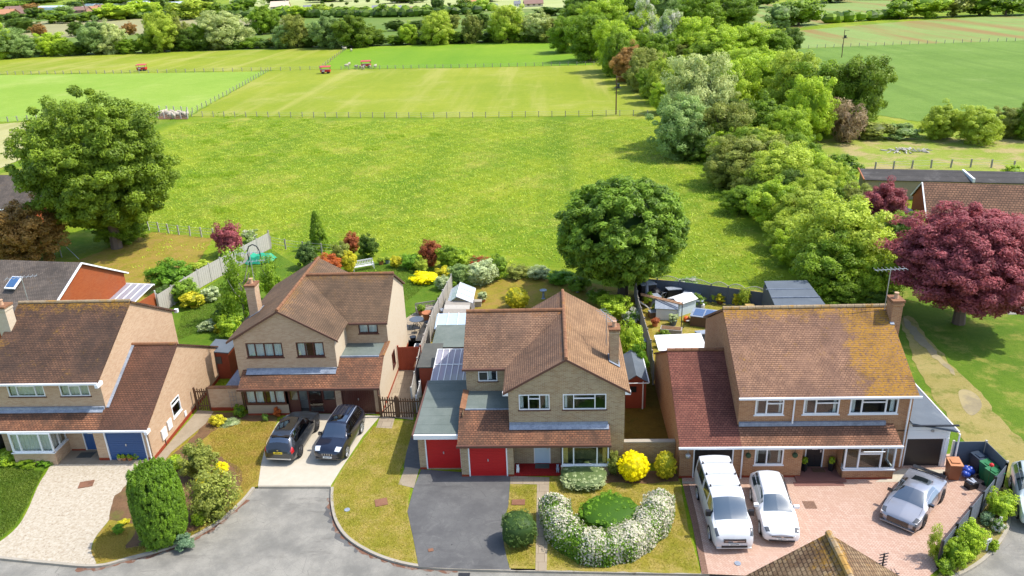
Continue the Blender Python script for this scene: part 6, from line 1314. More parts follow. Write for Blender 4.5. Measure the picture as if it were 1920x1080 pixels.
# ================================================================ FENCES, WALLS, GATES
def boardfence(label,pts,hh,mat,bw=.15,post=None,group=None,name='panel_fence',cat='fence',wavy=False,horiz=False,gap=0.,th=.03,postm=None,pp=1.8):
    R=empty(name,(*pts[0],0),label=label,cat=cat,group=group);cum=0
    for i in range(len(pts)-1):
        a=Vector((*pts[i],0));b=Vector((*pts[i+1],0));L_=(b-a).length;k=max(1,round(L_/pp))
        for j in range(k):
            p=a+(b-a)*j/k;q=a+(b-a)*(j+1)/k;F=Fr(p[:2],q[:2]);m=MB()
            if horiz:
                n=int((hh-.1)/bw)
                for r in range(n): m.fbox(F,.04,F.L-.04,.08+r*bw,.08+r*bw+bw*(1-gap),-th/2,th/2)
            else:
                n=max(1,int(F.L/bw))
                for r in range(n):
                    u=F.L*r/n;m.fbox(F,u,u+F.L/n*(1-gap),.04,hh,-th/2+(.012 if r%2 else 0),th/2+(.012 if r%2 else 0))
            m.build('panel',mat,R)
            if wavy:
                t=MB();n=12
                for r in range(n):
                    u0=F.L*r/n;u1=F.L*(r+1)/n;z0_=hh+.05+.28*math.sin(math.pi*r/n);z1_=hh+.05+.28*math.sin(math.pi*(r+1)/n)
                    t.tube(F.at(u0,z0_),F.at(u1,z1_),.03,n=4);t.tube(F.at(u0,hh),F.at(u1,z1_),.012,n=3);t.tube(F.at(u1,hh),F.at(u0,z0_),.012,n=3)
                t.build('lattice',M['oldtimber'],R)
        for j in range(k+1):
            if j==k and i<len(pts)-2: continue
            p=a+(b-a)*j/k;m=MB();m.box(p.x-.05,p.y-.05,0,p.x+.05,p.y+.05,hh+(.12 if not horiz else .06));m.build('post',postm or mat,R)
    return R
boardfence('old grey timber panel fence running back beside the left garden',[(-33.3,59.5),(-32.3,65.3),(-31.0,70.0),(-29.3,76.0)],1.75,M['oldtimber'],.14)
boardfence('tall weathered board fence between the lush lawn and the greenhouse',[(-9.0,42.9),(-9.35,49),(-9.3,55.5),(-8.7,62.6)],1.85,M['oldtimber'],.13)
boardfence('slate blue panel fence with wavy lattice top at the end of the right garden',[(7.0,62.0),(10.6,61.0),(13.0,60.0),(15.5,58.9),(17.0,58.2)],1.6,M['slatefence'],.16,wavy=True,horiz=True)
boardfence('grey side fence with pale rail between centre and right gardens',[(6.95,61.5),(6.75,57),(6.8,49.5),(6.6,46.3)],1.7,M['graytimber'],.14)
boardfence('dark grey solid fence enclosing the wheelie bins',[(21.5,36.9),(23.2,36.9),(23.3,35.0)],1.6,M['slatefence'],.5,horiz=True,postm=M['oldtimber'],pp=1.9)
boardfence('dark grey horizontal slatted fence along the block driveway',[(23.3,35.0),(17.35,29.05)],1.5,M['greyfence'],.115,horiz=True,gap=.28,postm=M['black'])
boardfence('red brown timber fence panel across the side path',[(-10.9,48.8),(-9.3,48.8)],1.85,M['cedar'],.12)
# white slat side by the path
boardfence('pale striped low fence beside the side path of the cream house',[(-8.75,43.0),(-8.85,46.6)],1.2,M['white'],.2,gap=.45)
def picket(label,p0,p1,hh,mat,name='picket_fence',n=None,diag=False):
    F=Fr(p0,p1);R=empty(name,(*p0,0),label=label,cat='gate' if 'gate' in name else 'fence');n=n or int(F.L/.14)
    for r in range(n):
        m=MB();u=F.L*(r+.2)/n;m.fbox(F,u,u+.075,.05,hh+(.05 if r%2 else 0),0,.025);m.build('picket',mat,R)
    for z in (.3,hh-.25): 
        m=MB();m.fbox(F,0,F.L,z,z+.08,-.045,-.003);m.build('rail',mat,R)
    if diag:
        m=MB();m.tube(F.at(.05,.3,-.03),F.at(F.L-.05,hh-.2,-.03),.03,n=4);m.build('brace',mat,R)
    for u in (0,F.L):
        m=MB();m.fbox(F,u-.05,u+.05,0,hh+.12,-.05,.06);m.build('post',mat,R)
    return R
picket('brown timber picket gate with diagonal brace right of the cream house',(-11.0,42.55),(-9.95,42.5),1.45,M['browntimber'],'picket_gate',diag=True)
picket('brown picket fence between the picket gate and the flat roofed garage',(-9.85,42.48),(-8.35,42.4),1.4,M['browntimber'])
picket('brown timber side gate beside the left garage gable',(-23.35,43.6),(-22.45,43.6),1.6,M['browntimber'],'side_gate')
def gwall(label,x0,y,x1,hh,mat,capm,pl=False):
    R=empty('garden_wall',(x0,y,0),label=label,cat='wall');m=MB();m.box(x0,y,0,x1,y+.22,hh);m.build('wall',mat,R)
    m=MB();m.box(x0,y-.04,hh,x1,y+.26,hh+.07);m.build('coping',capm,R)
    if pl: m=MB();m.box(x0,y-.02,0,x1,y-.002,.25);m.parts('plinth',M['plinth'],R)
gwall('buff brick garden wall beside the timber side gate',-22.4,43.55,-20.25,1.65,M['brickD'] if False else M['brickA'],M['ridge'],True)
gwall('brown brick garden wall with pale coping between centre and right houses',3.82,37.4,6.68,1.35,M['brickC'],M['kerb'])
m=MB()
for x in (-21.0,-20.8,-20.6): m.tube((x,43.48,.2),(x,43.48,1.5),.015,n=4)
for z in (.5,.8,1.1,1.4): m.tube((-21.05,43.47,z),(-20.55,43.47,z),.012,n=4)
tag(m.build('trellis',M['graytimber'],loc=(-20.8,43.5,0)),'small wall trellis on the buff garden wall','trellis')
# ================================================================ FIELD FENCES, POLES
def fieldfence(label,pts,n,name='field_fence',hh=1.15,pm=None,wire=True,pw=.07):
    q=[Vector(P(*a)) for a in pts];R=empty(name,q[0],label=label,cat='fence');L_=[0]
    for i in range(len(q)-1): L_.append(L_[-1]+(q[i+1]-q[i]).length)
    proto=None;rnd=random.Random(len(label));prev=None;wm=MB()
    for k in range(n+1):
        d=L_[-1]*k/n;i=max(j for j in range(len(q)) if L_[j]<=d+1e-6);i=min(i,len(q)-2);p=q[i]+(q[i+1]-q[i])*((d-L_[i])/(L_[i+1]-L_[i]))
        if proto is None:
            m=MB();m.box(-pw,-pw,0,pw,pw,hh);proto=o=m.build('post',pm or M['graytimber'])
        else: o=proto.copy();link(o)
        o.parent=R;o.location=p-q[0];o.rotation_euler=(rnd.uniform(-.05,.05),rnd.uniform(-.05,.05),0)
        if prev is not None:
            for z in (.4,.75,1.05): wm.tube(prev+Vector((0,0,z)),p+Vector((0,0,z)),.012,n=3,cap=False)
        prev=p
    if wire: wm.build('wire',M['steel'],R,uvs=False)
fieldfence('post and wire fence across the meadow in front of the mown paddock',[(360,219),(800,222),(1240,217)],38,pw=.06)
fieldfence('post and wire fence between the mown paddock and the back green paddock',[(640,131),(850,128),(1130,122)],32,pw=.08)
fieldfence('fence running back between the left paddock and the mown paddock',[(352,217),(430,176),(503,134)],24,pw=.07)
fieldfence('fence along the back of the left paddock',[(0,140),(250,138),(503,133),(600,131)],36,pw=.08)
fieldfence('fence running up to the tree line between the far paddocks',[(601,130),(650,92),(668,87)],14,pw=.08)
fieldfence('post fence at the left edge below the pale paddock',[(-40,232),(60,226),(140,222)],10,pw=.08)
fieldfence('pale post fence at the end of the long dry back garden',[(280,432),(330,440),(400,447)],6,pm=M['oldtimber'],pw=.06)
fieldfence('post fence at the end of the lush back lawn',[(508,462),(545,470),(640,480)],4,pw=.06)
fieldfence('post fence along the dry clearing behind the garage row',[(1640,320),(1720,316),(1840,314),(1900,318)],7,pw=.08)
fieldfence('line of small posts along the pale strip beside the crop field',[(1500,92),(1700,84),(1920,77)],26,pw=.06,wire=False)
def pole(px,py,hh,label,r=.12,arms=True,lean=0):
    p=P(px,py);R=empty('power_pole',p,label=label,cat='pole');m=MB();m.tube((p[0],p[1],0),(p[0]+lean,p[1],hh),r,r*.7,8);m.build('pole',M['browntimber'],R)
    if arms:
        m=MB();m.tube((p[0]-.1,p[1],hh-.25),(p[0]+1.3,p[1],hh-.2),.05,n=5);m.build('crossarm',M['browntimber'],R)
        m=MB();m.box(p[0]-.4,p[1]-.2,hh-2.3,p[0]+.9,p[1]+.2,hh-2.15);m.box(p[0]+.15,p[1]-.2,hh-2.15,p[0]+.6,p[1]+.2,hh-1.5);m.build('transformer',M['darksteel'],R)
    return R
pole(1155,215,7.2,'brown power pole with crossarm standing in the mown paddock',.13)
pole(1578,108,7.5,'dark power pole rising behind the belt before the crop field',.12,True)
pole(1611,262,2.6,'short dark post below the crop field corner',.16,False);pole(168,37,16,'tall pale pole beside the distant red brick houses',.35,False,-3)
# ================================================================ FIELD THINGS
def feeder(px,py,label,s=1.):
    p=P(px,py);R=empty('field_trailer',p,rz=.1,label=label,cat='trailer',group='red trailers in the paddocks')
    m=MB();m.box(-1.4,-.9,.5,1.4,.9,1.15);b=m.build('body',M['red']);b.parent=R
    m=MB();m.slab([(-1.5,-1.05,1.95),(1.5,-1.05,1.95),(1.5,1.05,2.15),(-1.5,1.05,2.15)],.1);t=m.build('canopy',M['red']);t.parent=R
    m=MB()
    for x in (-1.35,1.35):
        for y in (-.85,.85): m.tube((x,y,1.15),(x,y,1.95),.05,n=5)
    t=m.parts('frame',M['darksteel'],uvs=False)
    for o_ in COL.objects:
        if o_.name.startswith('frame') and o_.parent is None: o_.parent=R
    for x in (-.8,.8):
        m=MB();m.tube((x,-1.0,.35),(x,1.0,.35),.35,n=14);t=m.build('wheel',M['rubber']);t.parent=R
    m=MB();m.box(-.9,-.94,.7,-.1,-.905,1.0);t=m.build('sign_plate',M['offwhite']);t.parent=R;return R
feeder(267,133,'red covered trailer alone by the left paddock fence');feeder(611,138,'red trailer at the corner of the mown paddock');feeder(687,127,'red trailer among the sheep in the back paddock')
shm=None
def sheep(px,py,label,group,rz):
    global shm
    p=P(px,py)
    if shm is None:
        m=MB();m.ell((0,0,.62),(.55,.3,.32),12,8);m.ell((.55,0,.85),(.16,.11,.12),8,6);m.ell((.42,0,.78),(.2,.14,.16),8,6);m.ell((.7,0,.78),(.12,.07,.08),8,5);m.ell((.55,.13,.9),(.04,.08,.03),6,4);m.ell((.55,-.13,.9),(.04,.08,.03),6,4);m.ell((-.56,0,.6),(.08,.06,.14),6,4)
        for x,y in ((.32,.16),(.32,-.16),(-.34,.16),(-.34,-.16)): m.path([(x,y,.5),(x+.02,y,.26),(x,y,0)],[.085,.05,.04],6)
        o=m.build('sheep',paint('fleece',(.40,.35,.27),.95,var=.15),uvs=False,smooth=True);md=o.modifiers.new('join','REMESH');md.mode='VOXEL';md.voxel_size=.045;md.use_smooth_shade=True;shm=o
    else: o=shm.copy();link(o)
    o.name='sheep';o.location=p;o.rotation_euler=(0,0,rz);o.scale=(1.25,1.25,1.25);tag(o,label,'sheep',group);return o
rn=random.Random(4)
for x,y in ((312,215),(318,218),(324,216),(329,219),(334,221),(338,217),(343,219),(327,223),(347,220),(305,217),(298,219),(352,219),(321,221)):
    sheep(x,y,'sheep standing in the pen at the meadow corner','sheep in the pen',rn.uniform(0,6.28))
for x,y in ((650,127),(655,124),(668,129),(676,130),(681,131),(694,129),(704,128)): sheep(x,y,'sheep lying near the red trailer in the back paddock','sheep by the trailer',rn.uniform(0,6.28))
for x,y in ((643,92),(647,94),(659,97)): sheep(x,y,'sheep by the far fence under the tree line','sheep under the tree line',rn.uniform(0,6.28))
fieldfence('pale rail pen holding the sheep at the meadow corner',[(268,214),(300,222),(352,223),(352,211),(300,209)],16,name='sheep_pen',pm=M['oldtimber'],pw=.09,hh=1.3)
S('bare_patch',[(268,216),(300,224),(352,224),(352,212),(300,210)],Z(14),M['soil'])
# dark tussocks on the meadow, too many to count: ground cover
def tussocks():
    rng=np.random.default_rng(8);V=[];F=[];fl=[]
    spots_=[];
    for cx,cy in ((415,217),(440,219),(485,222),(570,222),(455,245),(420,238),(470,262),(405,268),(425,330),(455,300),(480,296),(420,395),(405,330),(440,325),(745,258),(820,255),(510,290),(700,280),(590,285),(650,240),(380,265),(395,300),(360,330),(350,350),(470,250),(530,255),(520,235)):
        spots_+=[(*P(cx+rng.normal(0,9),cy+rng.normal(0,2.2))[:2],rng.uniform(.3,.9),7) for _ in range(7)]
    for k in range(620):
        px,py=rng.uniform(250,1300),rng.uniform(226,520);p=P(px,py);spots_.append((p[0],p[1],rng.uniform(.25,.9),3))
    for x,y,r,d in spots_:
        n=int(10*r*d)
        a=rng.uniform(0,6.28,n);rr=np.sqrt(rng.random(n))*r;rr=rr*rng.uniform(.4,1.5,n);bx_=x+np.cos(a)*rr*1.3;by=y+np.sin(a)*rr;hh=rng.uniform(.12,.34,n)*(1 if d>5 else .55);t=rng.uniform(0,6.28,n);w=.06
        for i in range(n):
            k=len(V);V+= [(bx_[i]-w*math.cos(t[i]),by[i]-w*math.sin(t[i]),0),(bx_[i]+w*math.cos(t[i]),by[i]+w*math.sin(t[i]),0),(bx_[i]+rng.normal(0,.1),by[i]+rng.normal(0,.1),hh[i])];F.append((k,k+1,k+2));fl.append(rng.uniform(.0,.5) if d>5 else rng.uniform(.3,1.))
    me=bpy.data.meshes.new('meadow_tussocks');me.from_pydata(V,[],F);me.update()
    at=me.attributes.new('tint','FLOAT','FACE');at.data.foreach_set('value',np.array(fl,'f'));me.attributes.new('flower','FLOAT','FACE');me.materials.append(L['fresh']);o=link(bpy.data.objects.new('meadow_tussocks',me));tag(o,'tufts of longer grass scattered over the meadow','grass',kind='stuff')
tussocks()
def grassblades(name,label,polys,n,hh,w,mat,seed=1,z=.02):
    rng=np.random.default_rng(seed);P3=[]
    for poly,share in polys:
        q=np.array([P(a,b)[:2] for a,b in poly]);mn,mx=q.min(0),q.max(0);pts=[];need=int(n*share)
        while sum(len(a) for a in pts)<need:
            c=rng.uniform(mn,mx,(need,2));ins=np.zeros(len(c),bool)
            for i in range(len(q)):
                a,b=q[i],q[(i+1)%len(q)];cond=((a[1]>c[:,1])!=(b[1]>c[:,1]));xx=(b[0]-a[0])*(c[:,1]-a[1])/(b[1]-a[1]+1e-9)+a[0];ins^=cond&(c[:,0]<xx)
            pts.append(c[ins])
        P3.append(np.vstack(pts)[:need])
    p=np.vstack(P3);n=len(p);t=rng.uniform(0,6.28,n);dx=np.stack([np.cos(t),np.sin(t)],1)*w;h_=hh*rng.uniform(.5,1.3,n);V=np.zeros((n,3,3));V[:,0,:2]=p-dx;V[:,1,:2]=p+dx;V[:,2,:2]=p+rng.normal(0,hh*(.5 if hh<.1 else 1.1),(n,2));V[:,:,2]=z;V[:,2,2]+=h_
    me=bpy.data.meshes.new(name);me.vertices.add(n*3);me.vertices.foreach_set('co',V.astype('f').ravel());me.loops.add(n*3);me.loops.foreach_set('vertex_index',np.arange(n*3,dtype='i'));me.polygons.add(n);me.polygons.foreach_set('loop_start',np.arange(n,dtype='i')*3)
    try: me.polygons.foreach_set('loop_total',np.full(n,3,'i'))
    except Exception: pass
    me.update();cl=np.sin(p[:,0]*1.7+np.sin(p[:,1]*1.3)*2)*.25+.5 if hh<.2 else .48+.42*np.sin(p[:,0]*.10+p[:,1]*.30+np.sin(p[:,0]*.13+p[:,1]*.05)*1.8)+.22*np.sin(p[:,0]*.21+p[:,1]*.13+1)*np.sin(p[:,1]*.17+p[:,0]*.06)
    at=me.attributes.new('tint','FLOAT','FACE');at.data.foreach_set('value',np.clip(cl+rng.normal(0,.25 if hh<.1 else .13,n),0,1).astype('f'));me.attributes.new('flower','FLOAT','FACE');me.materials.append(L[mat]);o=link(bpy.data.objects.new(name,me));tag(o,label,'grass',kind='stuff')
L['blade']=leafmat('leaf_blade',dim(T(150,158,40),1.5),dim(T(220,198,96),1.5));L['bladedry']=leafmat('leaf_bladedry',dim(T(162,154,50),1.5),dim(T(224,196,104),1.5));L['bladelush']=leafmat('leaf_bladelush',dim(T(98,134,34),1.2),dim(T(150,170,64),1.2))
grassblades('lawn_grass','short patchy grass of the front lawns',[([(621,930),(640,890),(700,800),(735,806),(776,792),(758,862),(748,900),(764,925),(762,960),(773,1010),(780,1058),(740,1048),(690,1028),(650,1002),(629,970)],.45),([(1032,905),(1270,910),(1288,990),(1310,1070),(1030,1066)],.4),([(960,912),(1004,912),(1002,1062),(958,1062),(948,1028),(946,985)],.08)],52000,.05,.018,'blade',2)
L['bladem']=leafmat('leaf_bladem',dim(T(96,148,14),1.45),dim(T(214,220,84),1.7))
_re=random.Random(3)
def _ragged(pts):
    out=[]
    for k in range(len(pts)):
        a,b=pts[k],pts[(k+1)%len(pts)];n=max(2,int(math.hypot(a[0]-b[0],(a[1]-b[1])*2)/14))
        for j in range(n): u=j/n;out.append((a[0]+(b[0]-a[0])*u+_re.uniform(-7,7),a[1]+(b[1]-a[1])*u+_re.uniform(-3,3)))
    return out
grassblades('meadow_grass','longer meadow grass between the gardens and the fence',[(_ragged([(285,425),(250,330),(300,250),(360,228),(700,228),(1225,226),(1300,300),(1400,420),(1480,540),(1300,518),(1240,515),(1060,495),(900,470),(700,470),(520,455),(430,440),(380,440)]),1.)],105000,.15,.06,'bladem',9)
grassblades('dry_grass','dry mossy grass of the island bed and second lawn',[([(400,790),(516,792),(490,862),(482,900),(455,925),(440,880),(400,845),(392,818)],.6),([(180,1055),(176,1035),(182,1010),(206,985),(240,1000),(235,1030),(330,1012),(240,1042)],.4)],24000,.05,.018,'bladedry',3)
grassblades('lush_grass','lush green lawn grass at the left edge and behind the houses',[([(0,1010),(30,983),(50,950),(66,915),(82,885),(0,875)],.3),([(720,600),(770,560),(830,510),(770,500),(690,498),(660,512)],.4),([(330,640),(340,590),(420,545),(480,500),(480,560),(430,600)],.3)],40000,.07,.025,'bladelush',4)
# ================================================================ SMALL THINGS
def bin_(x,y,col,lid,label,rz=0,s=1.):
    R=empty('wheelie_bin',(x,y,0),rz,label,'bin');m=MB();a,b=.24,.29
    m.add([(-a,-a,.06),(a,-a,.06),(a,a,.06),(-a,a,.06),(-b,-b*1.15,.98),(b,-b*1.15,.98),(b,b*1.15,.98),(-b,b*1.15,.98)],[(0,3,2,1),(4,5,6,7),(0,1,5,4),(1,2,6,5),(2,3,7,6),(3,0,4,7)])
    o=m.build('body',col);o.parent=R;m=MB();m.slab([(-.31,-.38,1.0),(.31,-.38,1.0),(.31,.36,1.07),(-.31,.36,1.07)],.05);m.box(-.2,-.2,1.04,.2,.15,1.075);m.tube((-.22,.38,1.0),(.22,.38,1.0),.03);o=m.build('lid',lid);o.parent=R
    m=MB()
    for q in (-.27,.27): m.tube((q-.03,.26,.1),(q+.03,.26,.1),.1,n=10)
    o=m.build('wheel',M['rubber']);o.parent=R;R.scale=(s,s,s);return R
bb=paint('brown_bin',(.28,.10,.045),.5);gb=paint('green_bin',(.02,.15,.05),.4);ob=paint('orange_bin_lid',(.45,.19,.08),.5);nb=paint('navy_bin',(.02,.035,.06),.4)
q=P(1788,902);bin_(q[0],q[1]+.25,bb,ob,'brown wheelie bin with orange brown lid beside the dark roller door',-.1,1.05)
q=P(1831,884);bin_(q[0],q[1],nb,nb,'dark blue wheelie bin behind the two green bins',.3);q=P(1848,900);bin_(q[0],q[1],gb,gb,'green wheelie bin in the middle of the fenced bin corner',.4);q=P(1858,913);bin_(q[0],q[1],gb,gb,'green wheelie bin nearest the slatted fence',.45)
q=P(795,702);bin_(-9.35,47.9,bb,ob,'brown bin with orange lid before the red brown fence panel',0,.95)
q=P(1812,895);m=MB();rn=random.Random(2)
for i in range(9): m.ell((q[0]+rn.uniform(-.25,.25),q[1]+rn.uniform(-.2,.2),.2+rn.uniform(0,.35)),(.2,.18,.17),9,6,rn.uniform(0,3))
tag(m.build('refuse_bag',paint('blue_bag',(.02,.06,.35),.35),loc=(q[0],q[1],0),smooth=True),'shiny blue refuse bags behind the brown wheelie bin','bags')
q=P(1820,915);R=empty('recycling_box',(q[0],q[1],0),.3,'dark recycling box with silver items beside the green bins','box');m=MB();m.obox((0,0,.2),(.55,.4,.36));o=m.build('box',M['black']);o.parent=R
m=MB();m.obox((-.1,0,.42),(.12,.4,.12),.2);m.obox((.1,.02,.42),(.14,.36,.1),-.2);o=m.build('contents',M['alloy']);o.parent=R
# red rose by the bins
q=P(1847,925);R=empty('rose_bush',(q[0],q[1],0),0,'single red rose growing over the slatted fence top','plant');m=MB();m.tube((q[0],q[1],0),(q[0],q[1],1.7),.015,n=4);m.build('stem',paint('rose_green',(.06,.12,.03),.7),R);m=MB();m.ell((q[0],q[1],1.75),(.12,.12,.1),8,6);m.build('flower',M['red'],R)
# street name sign
a=Vector(P(1823,1046));b=Vector(P(1846,1036));a.z=b.z=0;R=empty('street_name_sign',a,0,'small white street name board on two posts by the kerb','sign');F=Fr(a[:2],(a+(b-a).normalized()*1.1)[:2])
m=MB()
for u in (.15,.95): m.fbox(F,u-.03,u+.03,0,.75,-.04,0)
m.build('post',M['offwhite'],R);m=MB();m.fbox(F,0,1.1,.55,.75,.0,.03);bo=m.build('board',M['offwhite'],R)
m=MB()
for i in range(9): m.fbox(F,.1+i*.1,.16+i*.1,.61,.69,.03,.034)
m.build('lettering',M['black'],bo)
# manholes, drain
def disc(px,py,w_,l_,mat,label,name='manhole_cover',rz=.3,z=.052,round_=False):
    q=P(px,py);m=MB()
    if round_: m.lathe((q[0],q[1],z-.03),[(w_/2,0),(w_/2,.04)],18)
    else: m.obox((q[0],q[1],z-.01),(w_,l_,.04),rz)
    tag(m.build(name,mat,loc=(q[0],q[1],0)),label,name.replace('_',' '))
rust=speck('rusty_iron',T(150,104,80),T(176,128,100),T(110,80,64),s1=3,s2=14)
disc(162,909,.75,.6,rust,'rusty manhole cover in the pale gravel');disc(715,943,.65,.6,rust,'square rusty manhole cover in the patchy lawn');disc(972,943,.7,.45,rust,'rusty cover in the narrow lawn strip',rz=0);disc(651,957,.3,.3,M['lead'],'small grey round cover in the lawn by the kerb curve',round_=True)
disc(808,1033,.25,.2,rust,'small red cover in the dark driveway',z=.06);disc(1383,1058,.3,.3,M['lead'],'small grey round cover in the block driveway',round_=True,z=.06);disc(1518,948,.6,.6,M['band'],'recessed block paved cover in the driveway',rz=0,z=.04)
q=P(870,1076);m=MB();m.box(q[0]-.27,q[1]-.2,-.1,q[0]+.27,q[1]+.15,-.07)
for i in range(8): m.box(q[0]-.25+i*.066,q[1]-.18,-.07,q[0]-.225+i*.066,q[1]+.13,-.055)
tag(m.build('drain_grating',M['darksteel'],loc=(q[0],q[1],-.09)),'iron drain grating in the road by the dropped kerb','drain')
# pots at the blue garage
for px,c_,lab in ((226,M['chimpot'],'leftmost clay pot before the blue garage door'),(234,ob,'second pot from the left before the blue garage door'),(245,M['terracotta'],'orange pot, third from the left at the blue garage door')):
    q=P(px,864);R=empty('plant_pot',(q[0],q[1],0),0,lab,'plant pot');m=MB();m.lathe((q[0],q[1],.01),[(.1,0),(.14,.18),(.16,.2),(.16,.24)],12);m.build('pot',c_,R)
    o=link(bpy.data.objects.new('foliage',cm('low',0)));o.parent=R;o.scale=(.17,.17,.13);o.location=(0,0,.32);o.material_slots[0].link='OBJECT';o.material_slots[0].material=L['yellow' if px==234 else 'fresh']
shrub(257,846,862,18,'fresh','low',label='leafy potted plant right of the pots at the blue door',name='potted_plant',cat='plant')
q=(-27.1,38.75,1.45);R=empty('hanging_basket',q,0,'green hanging basket between the blue front door and the garage','basket');m=MB();m.ell(q,(.16,.16,.12),10,6);m.tube(q,(q[0],q[1]+.1,1.95),.01,n=4);m.build('basket',M['darksteel'],R)
o=link(bpy.data.objects.new('foliage',cm('low',1)));o.parent=R;o.scale=(.26,.26,.2);o.location=(0,0,.08);o.material_slots[0].link='OBJECT';o.material_slots[0].material=L['fresh']
# planters by the black front door
for x,y,lab in ((14.05-.9,36.35,'rounded dark planter at the porch corner pillar'),(13.55,36.45,'square black planter left of the black front door'),(15.0,36.45,'square black planter right of the black front door')):
    R=empty('planter',(x,y,.12),0,lab,'planter');m=MB();m.lathe((x,y,.12),[(.15,0),(.2,.5),(.22,.55),(.18,.55)],12 if 'round' in lab else 4);m.build('pot',M['black'],R)
    if 'square' in lab:
        o=link(bpy.data.objects.new('foliage',cm('low',1)));o.parent=R;o.scale=(.2,.2,.22);o.location=(0,0,.66);o.material_slots[0].link='OBJECT';o.material_slots[0].material=L['fresh']
m=MB();m.box(14.0,36.25,.13,14.65,36.6,.15);tag(m.build('doormat',M['browntimber'],loc=(14.3,36.4,.12)),'brown doormat before the black front door','doormat')
m=MB();m.box(-1.15,36.75,.131,-.35,37.15,.15);tag(m.build('doormat',M['feltdark'],loc=(-.75,37,.13)),'dark doormat on the red tiled porch','doormat')
# porch statuettes
for x,lab in ((-2.1,'white dog figurine at the left end of the red porch'),(.12,'small grey figurine at the right end of the red porch')):
    m=MB();m.ell((x,36.45,.33),(.1,.12,.2),10,7);m.ell((x,36.38,.56),(.075,.09,.08),8,6);m.ell((x,36.3,.53),(.04,.06,.035),6,5);m.path([(x-.05,36.36,.35),(x-.05,36.34,.14)],[.04,.03],6);m.path([(x+.05,36.36,.35),(x+.05,36.34,.14)],[.04,.03],6);m.ell((x-.06,36.4,.62),(.02,.03,.05),5,4);m.ell((x+.06,36.4,.62),(.02,.03,.05),5,4)
    o=m.build('dog_figurine',M['white'] if x<0 else M['lead'],loc=(x,36.45,.13),uvs=False,smooth=True);md=o.modifiers.new('join','REMESH');md.mode='VOXEL';md.voxel_size=.02;md.use_smooth_shade=True;tag(o,lab,'figurine')
text(H3,'46',.15,(-1.775,.225,1.74),(math.radians(90),0,0),M['black'],'name_lettering') if False else None
m=MB();m.tube((-1.9+.12,37.24,1.74),(-1.9+.12,37.22,1.74),.16,n=20);  # oval plate lettering strokes
# dark water butt at the left edge
q=P(3,838);m=MB();m.lathe((q[0],q[1],0),[(.25,0),(.3,.5),(.27,.95),(.28,1.0),(.2,1.03)],14);tag(m.build('water_butt',M['black'],loc=(q[0],q[1],0),smooth=True),'black water butt beside the left bay window','water butt')
# garden bench, table and chairs
def bench(px,py,rz,mat,label,L_=1.6):
    q=P(px,py);R=empty('garden_bench',(q[0],q[1],0),rz,label,'bench')
    def ad(m,n): o=m.build(n,mat);o.parent=R
    m=MB()
    for i in range(4): m.box(-L_/2,-.22+i*.12,.42,L_/2,-.13+i*.12,.45)
    ad(m,'seat');m=MB();m.box(-L_/2,.27,.85,L_/2,.31,.95);m.box(-L_/2,.27,.5,L_/2,.31,.56)
    for i in range(12): m.box(-L_/2+.05+i*(L_-.1)/12,.275,.56,-L_/2+.11+i*(L_-.1)/12,.3,.85)
    ad(m,'backrest')
    for x in (-L_/2,L_/2-.06):
        m=MB();m.box(x,-.24,0,x+.06,-.18,.66);m.box(x,-.24,.62,x+.06,.3,.66);ad(m,'armrest');m=MB();m.box(x,.25,0,x+.06,.31,.95);ad(m,'leg')
bench(682,506,.45,M['offwhite'],'white garden bench on the lush back lawn',2.0)
bench(800,588,.35,M['graytimber'],'weathered timber bench on the patio edge',1.7)
q=P(782,614);R=empty('patio_table',(q[0],q[1],0),0,'round dark patio table behind the cream house','table');m=MB();m.lathe((q[0],q[1],.70),[(.55,0),(.57,.02),(.55,.04)],18);m.build('table_top',M['slatefence'],R)
for i in range(4):
    t=i*1.57+.4;m=MB();m.tube((q[0]+.1*math.cos(t),q[1]+.1*math.sin(t),.7),(q[0]+.42*math.cos(t),q[1]+.42*math.sin(t),0),.02,n=5);m.build('leg',M['darksteel'],R)
def pchair(x,y,rz,lab):
    R=empty('patio_chair',(x,y,0),rz,lab,'chair')
    def ad(m,n): o=m.build(n,M['darksteel']);o.parent=R
    m=MB();m.box(-.22,-.22,.42,.22,.22,.45);ad(m,'seat');m=MB();m.path([(-.2,.22,.45),(-.22,.3,.8),(0,.33,.95),(.22,.3,.8),(.2,.22,.45)],.018,5)
    for k in (-.1,0,.1): m.tube((k,.22,.45),(k*1.1,.32,.9),.012,n=4)
    ad(m,'backrest')
    for a_ in (-.2,.2):
        for b_ in (-.2,.2): m=MB();m.tube((a_,b_,0),(a_,b_,.42),.015,n=4);ad(m,'leg')
for dx,dy,rz,lab in ((-.75,-.6,2.5,'iron patio chair in front of the round table'),(.2,-1.0,3.2,'iron patio chair nearest the paved path'),(.9,.1,4.5,'iron patio chair right of the round table')): pchair(q[0]+dx,q[1]+dy,rz,lab)
# low louvred box and terracotta pot table
m=MB();m.box(-10.2,50.0,0,-9.35,51.6,.75);R=empty('louvred_store',(-9.8,50.8,0),0,'white edged store with dark ribbed lid behind the red fence panel','store box');m.build('box',M['white'],R)
m=MB()
for i in range(8): m.box(-10.13,50.08+i*.19,.75,-9.42,50.21+i*.19,.79)
m.build('lid',M['slatefence'],R)
q=P(802,600);m=MB();m.lathe((q[0],q[1],0),[(.28,0),(.42,.6),(.45,.68),(.38,.68)],14);tag(m.build('clay_planter',M['terracotta'],loc=(q[0],q[1],0)),'large brown clay planter on the patio','planter')
q=P(828,578);m=MB()
for i in range(3): m.obox((q[0]+.5*i-.4,q[1]-.3*i,.3),(.55,.5,.5),.3*i)
